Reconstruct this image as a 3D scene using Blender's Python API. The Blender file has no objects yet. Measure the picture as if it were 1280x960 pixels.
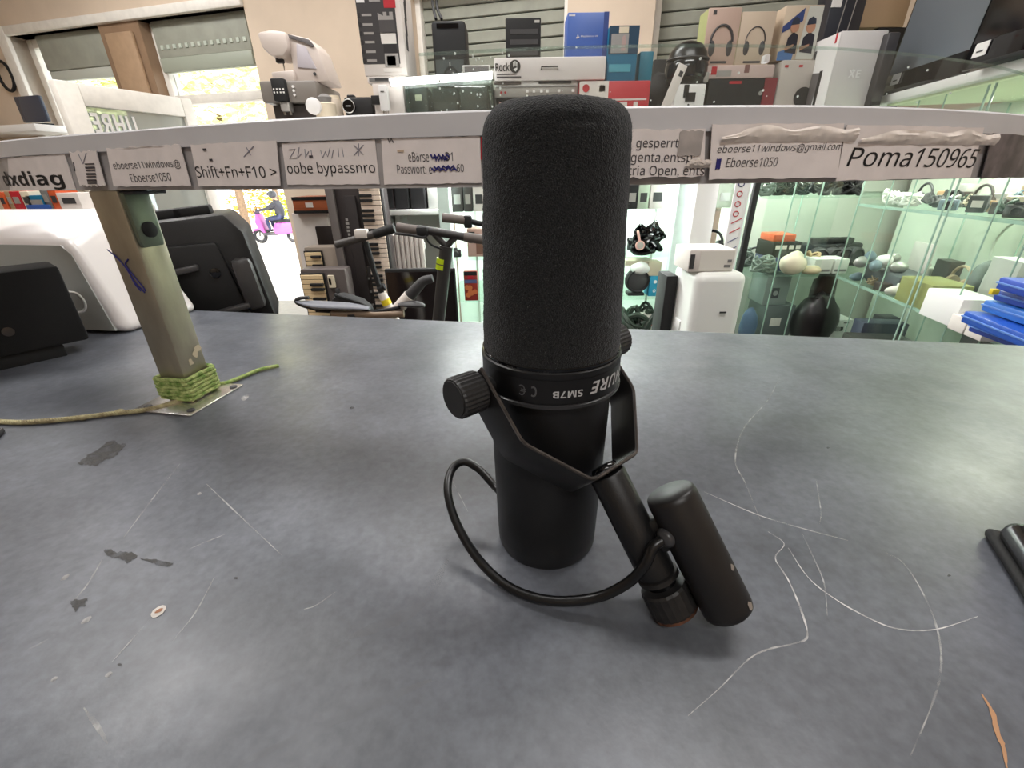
import bpy, bmesh, math, random
from mathutils import Vector, Matrix, noise
rng = random.Random(7)
S = bpy.context.scene
C = S.collection
PI = math.pi

# ------------------------------------------------------------------ camera
F_PX = 550.0
CAM_H = 0.23                                    # camera above the counter top (z = 0)
TH = math.atan2(F_PX, 1164.0)                   # pitch down
PH = -math.asin(18 / 1164)                      # roll
_R0 = Vector((1, 0, 0)); _U0 = Vector((0, math.sin(TH), math.cos(TH))); FW = Vector((0, math.cos(TH), -math.sin(TH)))
RT = math.cos(PH) * _R0 + math.sin(PH) * _U0
UP = -math.sin(PH) * _R0 + math.cos(PH) * _U0
EYE = Vector((0, 0, CAM_H))
cd = bpy.data.cameras.new('camera'); cam = bpy.data.objects.new('camera', cd); C.objects.link(cam)
cd.sensor_width = 36; cd.lens = F_PX / 1280 * 36; cd.clip_start = 0.01; cd.clip_end = 200
cam.matrix_world = Matrix(((RT.x, UP.x, -FW.x, 0), (RT.y, UP.y, -FW.y, 0), (RT.z, UP.z, -FW.z, CAM_H), (0, 0, 0, 1)))
S.camera = cam

# ------------------------------------------------------------------ world, sun, lamps, exposure
w = bpy.data.worlds.new('sky'); S.world = w; w.use_nodes = True
bg = w.node_tree.nodes['Background']; bg.inputs['Color'].default_value = (0.93, 0.97, 1.0, 1); bg.inputs['Strength'].default_value = 3.0
sd = bpy.data.lights.new('sun', 'SUN'); sd.energy = 11.0; sd.angle = 0.02; sd.color = (1, 0.96, 0.88)
sun = bpy.data.objects.new('sun', sd); C.objects.link(sun); sun.rotation_euler = (math.radians(38), math.radians(22), 0)
S.view_settings.view_transform = 'Standard'; S.view_settings.look = 'None'
S.view_settings.gamma = 1; S.view_settings.use_curve_mapping = False; S.view_settings.exposure = 0.35
def area(name, loc, sx, sy, energy, color=(1, 1, 1), rot=(0, 0, 0)):
    l = bpy.data.lights.new(name, 'AREA'); l.shape = 'RECTANGLE'; l.size = sx; l.size_y = sy; l.energy = energy; l.color = color
    o = bpy.data.objects.new(name, l); C.objects.link(o); o.location = loc; o.rotation_euler = rot
    return o
CEIL = 2.0
CEILING_LAMPS = [(-1.3, 1.2, 26), (0.75, 0.75, 20), (-0.3, 2.2, 23), (0.2, -1.2, 20), (-2.6, 2.7, 26)]  # last lamp is added, to brighten the window wall
for x, y, e in CEILING_LAMPS:
    area('ceiling_light', (x, y, CEIL - 0.06), 1.2, 0.3, e, (1, 0.98, 0.96))

# ------------------------------------------------------------------ pixel rays (photo pixels to points at a real depth)
def ray(px, py): return FW + RT * ((px - 640) / F_PX) - UP * ((py - 480) / F_PX)
def atz(px, py, z):
    d = ray(px, py); return EYE + d * ((z - CAM_H) / d.z)
def aty(px, py, y):
    d = ray(px, py); return EYE + d * (y / d.y)
def atx(px, py, x):
    d = ray(px, py); return EYE + d * (x / d.x)
def proj(p):
    d = Vector(p) - EYE; z = d.dot(FW); return (640 + F_PX * d.dot(RT) / z, 480 - F_PX * d.dot(UP) / z)

# ------------------------------------------------------------------ materials
def lin(c):
    f = lambda v: v / 12.92 if v <= 0.04045 else ((v + 0.055) / 1.055) ** 2.4
    return tuple(f(v / 255) for v in c) + (1,)
_mats = {}
def mat(name, c, rough=0.5, metal=0.0, spec=0.5, var=0.0, vscale=20, bump=0.0, bscale=200, emit=0.0, stretch=None, c2=None, lo=0.35, hi=0.65):
    if name in _mats: return _mats[name]
    m = bpy.data.materials.new(name); m.use_nodes = True; nt = m.node_tree; p = nt.nodes['Principled BSDF']
    p.inputs['Base Color'].default_value = lin(c); p.inputs['Roughness'].default_value = rough
    p.inputs['Metallic'].default_value = metal; p.inputs['Specular IOR Level'].default_value = spec
    if var or bump or c2:
        tc = nt.nodes.new('ShaderNodeTexCoord'); mp = nt.nodes.new('ShaderNodeMapping'); nt.links.new(tc.outputs['Object'], mp.inputs[0])
        if stretch: mp.inputs['Scale'].default_value = stretch
    if var or c2:
        n = nt.nodes.new('ShaderNodeTexNoise'); n.inputs['Scale'].default_value = vscale; n.inputs['Detail'].default_value = 6; nt.links.new(mp.outputs[0], n.inputs[0])
        r = nt.nodes.new('ShaderNodeValToRGB'); nt.links.new(n.outputs[0], r.inputs[0])
        a = lin(c)
        r.color_ramp.elements[0].position = lo; r.color_ramp.elements[1].position = hi
        if c2: r.color_ramp.elements[0].color = a; r.color_ramp.elements[1].color = lin(c2)
        else:
            r.color_ramp.elements[0].color = tuple(v * (1 - var) for v in a[:3]) + (1,); r.color_ramp.elements[1].color = tuple(min(1, v * (1 + var)) for v in a[:3]) + (1,)
        nt.links.new(r.outputs[0], p.inputs['Base Color'])
    if bump:
        n = nt.nodes.new('ShaderNodeTexNoise'); n.inputs['Scale'].default_value = bscale; n.inputs['Detail'].default_value = 4; nt.links.new(mp.outputs[0], n.inputs[0])
        b = nt.nodes.new('ShaderNodeBump'); b.inputs['Strength'].default_value = bump; b.inputs['Distance'].default_value = 0.001; nt.links.new(n.outputs[0], b.inputs['Height']); nt.links.new(b.outputs[0], p.inputs['Normal'])
    if emit: p.inputs['Emission Color'].default_value = lin(c); p.inputs['Emission Strength'].default_value = emit
    _mats[name] = m; return m
def glass(name, tint, haze=0.03, refl=0.07, hazec=(200, 215, 205)):
    m = bpy.data.materials.new(name); m.use_nodes = True; nt = m.node_tree; nt.nodes.remove(nt.nodes['Principled BSDF']); out = nt.nodes['Material Output']
    t = nt.nodes.new('ShaderNodeBsdfTransparent'); t.inputs[0].default_value = lin(tint)
    g = nt.nodes.new('ShaderNodeBsdfGlossy'); g.inputs['Roughness'].default_value = 0.03; g.inputs[0].default_value = (1, 1, 1, 1)
    d = nt.nodes.new('ShaderNodeBsdfDiffuse'); d.inputs[0].default_value = lin(hazec)
    m1 = nt.nodes.new('ShaderNodeMixShader'); m1.inputs[0].default_value = refl; nt.links.new(t.outputs[0], m1.inputs[1]); nt.links.new(g.outputs[0], m1.inputs[2])
    m2 = nt.nodes.new('ShaderNodeMixShader'); m2.inputs[0].default_value = haze; nt.links.new(m1.outputs[0], m2.inputs[1]); nt.links.new(d.outputs[0], m2.inputs[2])
    nt.links.new(m2.outputs[0], out.inputs[0]); return m
def worn(name, c, alpha_lo, alpha_hi, scale=60):      # thin wear marks broken up by noise
    m = mat(name, c, 0.6); nt = m.node_tree; p = nt.nodes['Principled BSDF']
    tc = nt.nodes.new('ShaderNodeTexCoord'); n = nt.nodes.new('ShaderNodeTexNoise'); n.inputs['Scale'].default_value = scale; n.inputs['Detail'].default_value = 5
    mr = nt.nodes.new('ShaderNodeMapRange'); mr.inputs[1].default_value = 0.35; mr.inputs[2].default_value = 0.65; mr.inputs[3].default_value = alpha_lo; mr.inputs[4].default_value = alpha_hi
    nt.links.new(tc.outputs['Object'], n.inputs[0]); nt.links.new(n.outputs[0], mr.inputs[0]); nt.links.new(mr.outputs[0], p.inputs['Alpha']); return m

# ------------------------------------------------------------------ mesh helpers
def B(): return bmesh.new()
def box(bm, c, s, rot=None, bev=0.0, seg=2):
    g = bmesh.ops.create_cube(bm, size=1); vs = g['verts']
    M = Matrix.Translation(c) @ (rot.to_4x4() if rot else Matrix()) @ Matrix.Diagonal((s[0], s[1], s[2], 1))
    bmesh.ops.transform(bm, matrix=M, verts=vs)
    if bev:
        es = list({e for v in vs for e in v.link_edges})
        bmesh.ops.bevel(bm, geom=es, offset=min(bev, min(s) * 0.49), segments=seg, profile=0.5, affect='EDGES')
    return bm
def frame_of(d):
    d = Vector(d).normalized(); a = Vector((0, 0, 1)) if abs(d.z) < 0.9 else Vector((1, 0, 0))
    x = a.cross(d).normalized(); return x, d.cross(x).normalized(), d
def cyl(bm, p0, p1, r0, r1=None, n=24, cap=True, knurl=0.0):
    r1 = r0 if r1 is None else r1; p0 = Vector(p0); p1 = Vector(p1); x, y, d = frame_of(p1 - p0); R = []
    for p, r in ((p0, r0), (p1, r1)):
        R.append([bm.verts.new(p + (x * math.cos(2 * PI * k / n) + y * math.sin(2 * PI * k / n)) * (r * (1 - knurl * (k % 2)))) for k in range(n)])
    for k in range(n): bm.faces.new((R[0][k], R[0][(k + 1) % n], R[1][(k + 1) % n], R[1][k]))
    if cap: bm.faces.new(R[0][::-1]); bm.faces.new(R[1])
    return bm
def lathe(bm, prof, n=48, org=(0, 0, 0), axis=(0, 0, 1), knurl=0.0):
    x, y, d = frame_of(axis); o = Vector(org); R = []
    for r, z in prof:
        R.append([bm.verts.new(o + d * z + (x * math.cos(2 * PI * k / n) + y * math.sin(2 * PI * k / n)) * (max(r, 1e-5) * (1 - (knurl * (k % 2))))) for k in range(n)])
    for i in range(len(R) - 1):
        for k in range(n): bm.faces.new((R[i][k], R[i][(k + 1) % n], R[i + 1][(k + 1) % n], R[i + 1][k]))
    bm.faces.new(R[0][::-1]); bm.faces.new(R[-1]); return bm
def catmull(pts, k=8):
    P = [Vector(p) for p in pts]; P = [P[0] * 2 - P[1]] + P + [P[-1] * 2 - P[-2]]; out = []
    for i in range(1, len(P) - 2):
        a, b, c, d = P[i - 1:i + 3]
        for j in range(k):
            t = j / k; out.append(0.5 * (2 * b + (c - a) * t + (2 * a - 5 * b + 4 * c - d) * t * t + (3 * b - a - 3 * c + d) * t ** 3))
    out.append(P[-2]); return out
def tube(bm, pts, r, n=10, smooth=0, cap=True):
    P = catmull(pts, smooth) if smooth else [Vector(p) for p in pts]; R = []; px = None
    for i, p in enumerate(P):
        d = (P[min(i + 1, len(P) - 1)] - P[max(i - 1, 0)]).normalized()
        if px is None: px = frame_of(d)[0]
        px = (px - d * px.dot(d)); px = px.normalized() if px.length > 1e-6 else frame_of(d)[0]
        py = d.cross(px); rr = r(i / (len(P) - 1)) if callable(r) else r
        R.append([bm.verts.new(p + (px * math.cos(2 * PI * k / n) + py * math.sin(2 * PI * k / n)) * rr) for k in range(n)])
    for i in range(len(R) - 1):
        for k in range(n): bm.faces.new((R[i][k], R[i][(k + 1) % n], R[i + 1][(k + 1) % n], R[i + 1][k]))
    if cap: bm.faces.new(R[0][::-1]); bm.faces.new(R[-1])
    return bm
def rope(bm, pts, r, smooth=6, pitch=0.009):
    P = catmull(pts, smooth); L = [0]
    for a, b in zip(P, P[1:]): L.append(L[-1] + (b - a).length)
    n = max(4, int(L[-1] / pitch * 6)); Q = []; i = 0
    for k in range(n + 1):
        s = L[-1] * k / n
        while i < len(L) - 2 and L[i + 1] < s: i += 1
        t = (s - L[i]) / max(1e-9, L[i + 1] - L[i]); Q.append(P[i].lerp(P[i + 1], min(1, t)))
    for st in range(3):
        W = []
        for k, q in enumerate(Q):
            d = (Q[min(k + 1, n)] - Q[max(k - 1, 0)]).normalized(); x, y, _ = frame_of(d); a = 2 * PI * (k / 6 + st / 3)
            W.append(q + (x * math.cos(a) + y * math.sin(a)) * r * 0.48)
        tube(bm, W, r * 0.56, 6)
    return bm
def prism(bm, poly, depth, M=None, bev=0.0):
    """polygon in local x,z extruded along +y by depth"""
    a = [bm.verts.new((x, 0, z)) for x, z in poly]; b = [bm.verts.new((x, depth, z)) for x, z in poly]; n = len(poly)
    fs = [bm.faces.new(a), bm.faces.new(b[::-1])]
    for k in range(n): fs.append(bm.faces.new((a[k], b[k], b[(k + 1) % n], a[(k + 1) % n])))
    if bev: bmesh.ops.bevel(bm, geom=list({e for f in fs for e in f.edges}), offset=bev, segments=2, profile=0.5, affect='EDGES')
    if M is not None: bmesh.ops.transform(bm, matrix=M, verts=bm.verts)
    return bm
def sph(bm, c, r, s=(1, 1, 1), u=16, v=10, rot=None):
    g = bmesh.ops.create_uvsphere(bm, u_segments=u, v_segments=v, radius=r)
    bmesh.ops.transform(bm, matrix=Matrix.Translation(c) @ (rot.to_4x4() if rot else Matrix()) @ Matrix.Diagonal((s[0], s[1], s[2], 1)), verts=g['verts']); return bm
def mesh_of(name, bm, m, sharp=0.7):
    bmesh.ops.recalc_face_normals(bm, faces=bm.faces)
    me = bpy.data.meshes.new(name); bm.to_mesh(me); bm.free()
    me.shade_smooth(); me.set_sharp_from_angle(angle=sharp)
    if m: me.materials.append(m)
    return me
def obj(name, bm, m, parent=None, loc=None, rot=None, sharp=0.7):
    o = bpy.data.objects.new(name, mesh_of(name, bm, m, sharp)); C.objects.link(o)
    if parent is not None: o.parent = parent
    if loc is not None: o.location = loc
    if rot is not None: o.rotation_euler = rot
    return o
def share(name, me, parent, loc, rot=(0, 0, 0), scale=(1, 1, 1)):
    o = bpy.data.objects.new(name, me); C.objects.link(o); o.parent = parent; o.location = loc; o.rotation_euler = rot; o.scale = scale; return o
def tag(o, label, cat, group=None):
    o['label'] = label; o['category'] = cat
    if group: o['group'] = group
    return o
def thing(name, label, cat, loc=(0, 0, 0), rz=0.0, group=None, rot=None):
    o = bpy.data.objects.new(name, None); C.objects.link(o); o.location = loc; o.rotation_euler = rot if rot else (0, 0, rz); o.empty_display_size = 0.05
    return tag(o, label, cat, group)
def struct(name, bm, m, parent=None):
    o = obj(name, bm, m, parent)
    if parent is None: o['kind'] = 'structure'
    return o
def dup(root, loc, rz, label=None, group=None, scale=None):
    r = root.copy(); C.objects.link(r); r.location = loc; r.rotation_euler = (0, 0, rz)
    if scale: r.scale = (scale,) * 3
    if label: r['label'] = label
    if group: r['group'] = group
    for ch in list(root.children):
        c = ch.copy(); C.objects.link(c); c.parent = r
        for g in list(ch.children):
            d = g.copy(); C.objects.link(d); d.parent = c
    return r
def sans(s, bold=False):                  # plain sans-serif letterforms, regular or bold
    A, a, n = (0x1D5D4, 0x1D5EE, 0x1D7EC) if bold else (0x1D5A0, 0x1D5BA, 0x1D7E2)
    f = lambda c: chr(A + ord(c) - 65) if 'A' <= c <= 'Z' else chr(a + ord(c) - 97) if 'a' <= c <= 'z' else chr(n + ord(c) - 48) if '0' <= c <= '9' else c
    return ''.join(f(c) for c in s)
def text_mesh(s, bold=0.0, shear=0.0, plain=False):
    cu = bpy.data.curves.new('lettering', 'FONT'); cu.body = s if plain else sans(s, bold >= 0.02); cu.shear = shear; cu.resolution_u = 2; cu.align_x = 'LEFT'
    o = bpy.data.objects.new('lettering', cu); C.objects.link(o)
    dg = bpy.context.evaluated_depsgraph_get(); me = bpy.data.meshes.new_from_object(o.evaluated_get(dg))
    bpy.data.objects.remove(o); bpy.data.curves.remove(cu); return me
def text_fit(s, fn, m, parent, bold=0.0, shear=0.0, name='lettering', flip=False):
    """lay text into the unit square and map (u, v) in 0..1 by fn to a point; flip turns it upside down"""
    me = text_mesh(s, bold, shear)
    xs = [v.co.x for v in me.vertices]; ys = [v.co.y for v in me.vertices]; x0, x1, y0, y1 = min(xs), max(xs), min(ys), max(ys)
    for v in me.vertices:
        u, t = (v.co.x - x0) / (x1 - x0), (v.co.y - y0) / (y1 - y0)
        if flip: u, t = 1 - u, 1 - t
        v.co = fn(u, t)
    me.materials.clear(); me.materials.append(m); o = bpy.data.objects.new(name, me); C.objects.link(o); o.parent = parent; return o
def front_fn(x0, x1, z0, z1, y):         # a flat front face (local x,z) at local y
    return lambda u, v: Vector((x0 + (x1 - x0) * u, y, z0 + (z1 - z0) * v))

# shared materials
K = {}
K['black'] = mat('black plastic', (22, 22, 24), 0.45, bump=0.15, bscale=900)
K['blackm'] = mat('matt black', (17, 17, 18), 0.7)
K['blackg'] = mat('gloss black', (9, 9, 11), 0.08)
K['grey'] = mat('grey plastic', (120, 118, 116), 0.5)
K['dgrey'] = mat('dark grey plastic', (58, 57, 58), 0.55)
K['white'] = mat('white plastic', (226, 224, 222), 0.4)
K['cream'] = mat('cream plastic', (215, 203, 180), 0.5)
K['card'] = mat('white card', (214, 206, 200), 0.7, var=0.04, vscale=15)
K['kraft'] = mat('brown card', (164, 132, 98), 0.8, var=0.08)
K['red'] = mat('red print', (176, 30, 42), 0.5)
K['blue'] = mat('blue print', (46, 84, 156), 0.45)
K['teal'] = mat('teal print', (14, 104, 138), 0.45)
K['green'] = mat('dark green', (40, 66, 52), 0.5)
K['orange'] = mat('orange print', (196, 84, 42), 0.5)
K['yellow'] = mat('yellow print', (226, 200, 40), 0.5)
K['pink'] = mat('pink plastic', (214, 170, 160), 0.45)
K['steel'] = mat('brushed steel', (150, 146, 138), 0.32, 0.9, var=0.15, vscale=40, stretch=(1, 1, 0.1))
K['silver'] = mat('silver paint', (176, 174, 170), 0.35, 0.5)
K['ink'] = mat('black ink', (26, 24, 26), 0.7)
K['inkgrey'] = mat('grey ink', (70, 66, 70), 0.7)
K['inkblue'] = mat('blue pen ink', (40, 38, 120), 0.6)
K['pencil'] = mat('faint pen', (150, 148, 160), 0.7)
K['skin'] = mat('skin', (200, 150, 120), 0.5)
K['glass'] = glass('clear pane', (252, 254, 253), 0.01, 0.04)
K['glassedge'] = mat('glass edge', (158, 184, 170), 0.15, var=0.1)
K['glassshelf'] = glass('glass shelf', (243, 250, 246), 0.02, 0.06, (200, 215, 205))
K['glassdoor'] = glass('glass door', (250, 253, 251), 0.012, 0.035, (200, 215, 205))

# ================================================================== THE SETTING
FLOOR = -0.95
FP = Vector((0, 3.25, 0)); FA = math.radians(-15); FE = Vector((math.cos(FA), math.sin(FA), 0)); FN = Vector((-math.sin(FA), math.cos(FA), 0)); FR = Matrix.Rotation(FA, 3, 'Z')
def atf(px, py, off=0.0):                    # pixel ray onto the street wall: distance along it, height
    d = ray(px, py); t = (FP + FN * off - EYE).dot(FN) / d.dot(FN); p = EYE + d * t
    return (p - FP).dot(FE), p.z
def fbox(bm, s0, s1, z0, z1, off, th, bev=0.0):
    return box(bm, FP + FE * ((s0 + s1) / 2) + FN * (off + th / 2) + Vector((0, 0, (z0 + z1) / 2)), (s1 - s0, th, z1 - z0), FR, bev)
M_wall = mat('beige plaster', (214, 196, 176), 0.85, var=0.06, vscale=3, bump=0.2, bscale=120)
M_floor = mat('grey shop floor', (120, 116, 112), 0.5, var=0.1)
M_ceil = mat('white ceiling', (226, 222, 216), 0.9)
M_trim = mat('white window paint', (232, 228, 220), 0.5, var=0.05)
b = B(); box(b, (-1.2, 1.0, FLOOR - 0.05), (7.2, 7.4, 0.1)); struct('floor', b, M_floor)
b = B(); box(b, (-1.2, 1.0, CEIL + 0.15), (7.2, 7.4, 0.3)); struct('ceiling', b, M_ceil)
b = B(); box(b, (-4.7, 1.0, 0.5), (0.2, 7.4, 3.0)); struct('wall_left', b, M_wall)
b = B(); box(b, (2.35, 1.0, 0.5), (0.2, 7.4, 3.0)); struct('wall_right', b, M_wall)
b = B(); box(b, (-1.2, -2.6, 0.5), (7.2, 0.2, 3.0)); struct('wall_rear', b, M_wall)
HZ = 1.27
SL0, SL1, SP1, SD1 = -4.02, -3.10, -2.72, -1.80        # left window, brown pillar, door opening
SA0, SA1, SB0, SB1 = -0.62, 0.36, 0.84, 2.0            # the two shuttered shop windows
b = B()
fbox(b, -5.2, SL0, FLOOR, CEIL, 0, 0.25); fbox(b, SL0, 2.6, HZ, CEIL, 0, 0.25)
fbox(b, SL0, SP1, FLOOR, -0.25, 0, 0.25)
fbox(b, SD1, SA0, FLOOR, HZ, 0, 0.25); fbox(b, SA0, SB1, FLOOR, 0.25, 0, 0.25)
fbox(b, SA1, SB0, 0.25, HZ, 0, 0.25); fbox(b, SB1, 2.6, FLOOR, HZ, 0, 0.25)
struct('wall_front', b, M_wall)
# brown pillar between the left window and the door
M_pil = mat('brown pillar panel', (142, 116, 92), 0.6, var=0.08, vscale=8)
b = B(); fbox(b, SL1, SP1, -0.25, HZ, 0.0, 0.2); struct('trim_1', b, M_pil)
b = B(); fbox(b, SL1 + 0.07, SP1 - 0.06, -0.25, HZ - 0.06, -0.03, 0.03, 0.01); o = struct('trim_2', b, mat('tan pillar panel', (168, 140, 112), 0.55, var=0.06))
# white surround on the room side
b = B(); fbox(b, SL0 - 0.10, SL0, -0.25, HZ + 0.06, -0.03, 0.28, 0.01); struct('trim_3', b, M_trim)
b = B(); fbox(b, SL0, SD1, HZ, HZ + 0.06, -0.03, 0.28, 0.01); struct('trim_4', b, M_trim)
# left window: frame, pane, roller box
M_shut = mat('grey green shutter', (156, 158, 146), 0.6, var=0.08, vscale=10)
def window(name, s0, s1, z0, z1, transom=None):
    b = B(); t = 0.06
    for (a, c, e, f) in ((s0, s0 + t, z0, z1), (s1 - t, s1, z0, z1), (s0 + t, s1 - t, z0, z0 + t), (s0 + t, s1 - t, z1 - t, z1)): fbox(b, a, c, e, f, 0.1, 0.06, 0.006)
    o = struct(name, b, M_trim)
    b = B(); fbox(b, s0 + t, s1 - t, z0 + t, z1 - t, 0.125, 0.008); obj('pane', b, K['glass'], o)
    return o
w1 = window('window_1', SL0, SL1, -0.25, HZ)
b = B(); fbox(b, SL0 + 0.2, SL1 - 0.03, atf(110, 82)[1], HZ, 0.04, 0.055, 0.01); obj('roller_box', b, M_shut, w1)
b = B(); fbox(b, SL0 + 0.2, SL1 - 0.03, atf(110, 96)[1], atf(110, 82)[1], 0.05, 0.045, 0.008); obj('blind_rail', b, mat('pale blind rail', (196, 200, 190), 0.5), w1)
# door opening: transom window above, open below
zt = atf(285, 118)[1]
b = B()
fbox(b, SP1, SP1 + 0.05, FLOOR, HZ, 0.08, 0.09, 0.006); fbox(b, SD1 - 0.05, SD1, FLOOR, HZ, 0.08, 0.09, 0.006); fbox(b, SP1 + 0.05, SD1 - 0.05, zt - 0.03, zt + 0.03, 0.08, 0.09, 0.006)
d1 = struct('door_1', b, M_trim)
zs0 = atf(285, 62)[1]
b = B(); fbox(b, SP1 + 0.05, SD1 - 0.05, zs0, HZ, 0.05, 0.03, 0.004); sh = obj('roller_shutter', b, M_shut, d1)
b = B()
for k in range(14): fbox(b, SP1 + 0.09 + k * 0.056, SP1 + 0.115 + k * 0.056, zs0 + 0.05, zs0 + 0.075, 0.043, 0.008)
o = obj('light_slot', b, mat('pale slot', (190, 198, 186), 0.5), sh); o['kind'] = 'stuff'
b = B(); fbox(b, SP1 + 0.05, SD1 - 0.05, zs0 - 0.09, zs0, 0.04, 0.05, 0.01); obj('shutter_rail', b, mat('shutter rail', (160, 166, 152), 0.5), d1)
b = B(); fbox(b, SP1 + 0.05, SD1 - 0.05, zt + 0.03, zs0 - 0.09, 0.12, 0.008); obj('pane', b, K['glass'], d1)
# white sash swung into the room, with mirrored window lettering
s_r, z_r = atf(240, 125); HR = FP + FE * s_r + FN * -0.03
HL = atz(62, 99, z_r); dv = Vector((HL.x - HR.x, HL.y - HR.y, 0)); Lw = dv.length; ang = math.atan2(-dv.y, -dv.x)
sash = thing('window_sash', 'white window sash swung open into the room beside the brown pillar', 'window', (HL.x, HL.y, -0.2), ang)
zh = z_r + 0.2
b = B()
for (x0, x1, z0, z1) in ((0, 0.12, 0, zh), (Lw - 0.08, Lw, 0, zh), (0.12, Lw - 0.08, 0, 0.12), (0.12, Lw - 0.08, zh - 0.12, zh)): box(b, ((x0 + x1) / 2, 0, (z0 + z1) / 2), (x1 - x0, 0.06, z1 - z0), None, 0.008)
obj('sash_frame', b, M_trim, sash)
b = B(); box(b, (Lw / 2 + 0.02, 0, zh / 2), (Lw - 0.2, 0.008, zh - 0.24)); obj('pane', b, glass('sash pane', (225, 232, 230), 0.35, 0.08, (206, 212, 208)), sash)
def onsash(px, py):
    o = Vector((HL.x, HL.y, 0)); e_ = Vector((math.cos(ang), math.sin(ang), 0)); n_ = Vector((-e_.y, e_.x, 0)); d = ray(px, py); p = EYE + d * ((o - EYE).dot(n_) / d.dot(n_)); return (p - o).dot(e_), p.z + 0.2
sA, sB = onsash(117, 160), onsash(170, 158); zt0, zt1 = onsash(135, 168)[1], onsash(135, 143)[1]
text_fit('UHRE', lambda u, v: Vector((sB[0] + (sA[0] - sB[0]) * u, (0.010 if FN.x > 9 else -0.010), zt0 + (zt1 - zt0) * v)), K['white'], sash, 0.03, name='window_lettering')
text_fit('UHRE', lambda u, v: Vector((sB[0] + (sA[0] - sB[0]) * u, 0.010, zt0 + (zt1 - zt0) * v)), K['white'], sash, 0.03, name='window_lettering')
# shuttered windows on the right: slats one by one
def shutter(n, s0, s1):
    b = B(); fbox(b, s0, s1, 0.25, HZ, 0.16, 0.02)
    o = struct('window_%d' % n, b, mat('shutter back', (84, 92, 82), 0.7))
    bm = B(); box(bm, (0, 0, 0), (s1 - s0 - 0.06, 0.014, 0.06), None, 0.006, 1); me = mesh_of('slat', bm, M_shut)
    k = 0; z = 0.3
    while z < HZ - 0.03:
        p = FP + FE * ((s0 + s1) / 2) + FN * 0.15 + Vector((0, 0, z)); share('slat', me, o, p, (0.12, 0, FA)); z += 0.066
    b = B(); fbox(b, s0, s0 + 0.035, 0.25, HZ, 0.1, 0.06, 0.004); fbox(b, s1 - 0.035, s1, 0.25, HZ, 0.1, 0.06, 0.004); obj('guide_rail', b, M_trim, o)
shutter(2, SA0, SA1); shutter(3, SB0, SB1)
# left of the window: white shelf with a dark screen and boxes
p0 = atf(0, 158, -0.25)
b = B(); fbox(b, -5.0, atf(52, 156, -0.25)[0], p0[1] - 0.05, p0[1], -0.3, 0.3, 0.006)
sz = p0[1]
o = obj('wall_shelf', b, K['white'], None); tag(o, 'white wall shelf at the left edge beside the window', 'shelf')
def fthing(name, label, cat, s, z, off, group=None):
    p = FP + FE * s + FN * off; return thing(name, label, cat, (p.x, p.y, z), FA, group)
s0, z1 = atf(12, 122, -0.2); s1 = atf(43, 122, -0.2)[0]
t = fthing('small_monitor', 'small dark blue screen on the white wall shelf at the left edge', 'screen', (s0 + s1) / 2 + 0.06, sz, -0.2)
b = B(); box(b, (0, 0, (z1 - sz) / 2 + 0.01), (s1 - s0, 0.03, z1 - sz - 0.02), None, 0.006); obj('screen_body', b, mat('dark blue screen', (52, 58, 74), 0.25), t)
b = B(); box(b, (0, 0.02, 0.006), (0.16, 0.08, 0.012), None, 0.003); obj('foot', b, K['blackm'], t)
s0 = atf(2, 100, -0.05)[0]
b = B(); bmesh.ops.create_circle(b, segments=8, radius=1); b.free()
b = B(); cs = FP + FE * atf(4, 97, -0.05)[0] + FN * -0.03 + Vector((0, 0, atf(4, 97)[1]))
tube(b, [cs + FE * (0.075 * math.cos(a)) + Vector((0, 0, 0.1 * math.sin(a))) for a in [2 * PI * k / 20 for k in range(21)]], 0.012, 8)
o = obj('cable_loop', b, K['blackm']); tag(o, 'dark green-black cable loop hanging on the beige wall at the left edge', 'cable')
# the rear ceiling lamps and the added window-side one
for k, (x, y, e) in enumerate(CEILING_LAMPS):
    t = thing('ceiling_lamp', 'long white ceiling lamp above the ' + ['left end of the counter', 'right end of the counter', 'stock shelves', 'area behind the camera', 'window side, added to brighten that wall'][k], 'lamp', (x, y, CEIL - 0.04), 0, 'ceiling lamps')
    b = B(); box(b, (0, 0, 0.02), (1.24, 0.34, 0.03), None, 0.005); obj('housing', b, K['white'], t)

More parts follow.
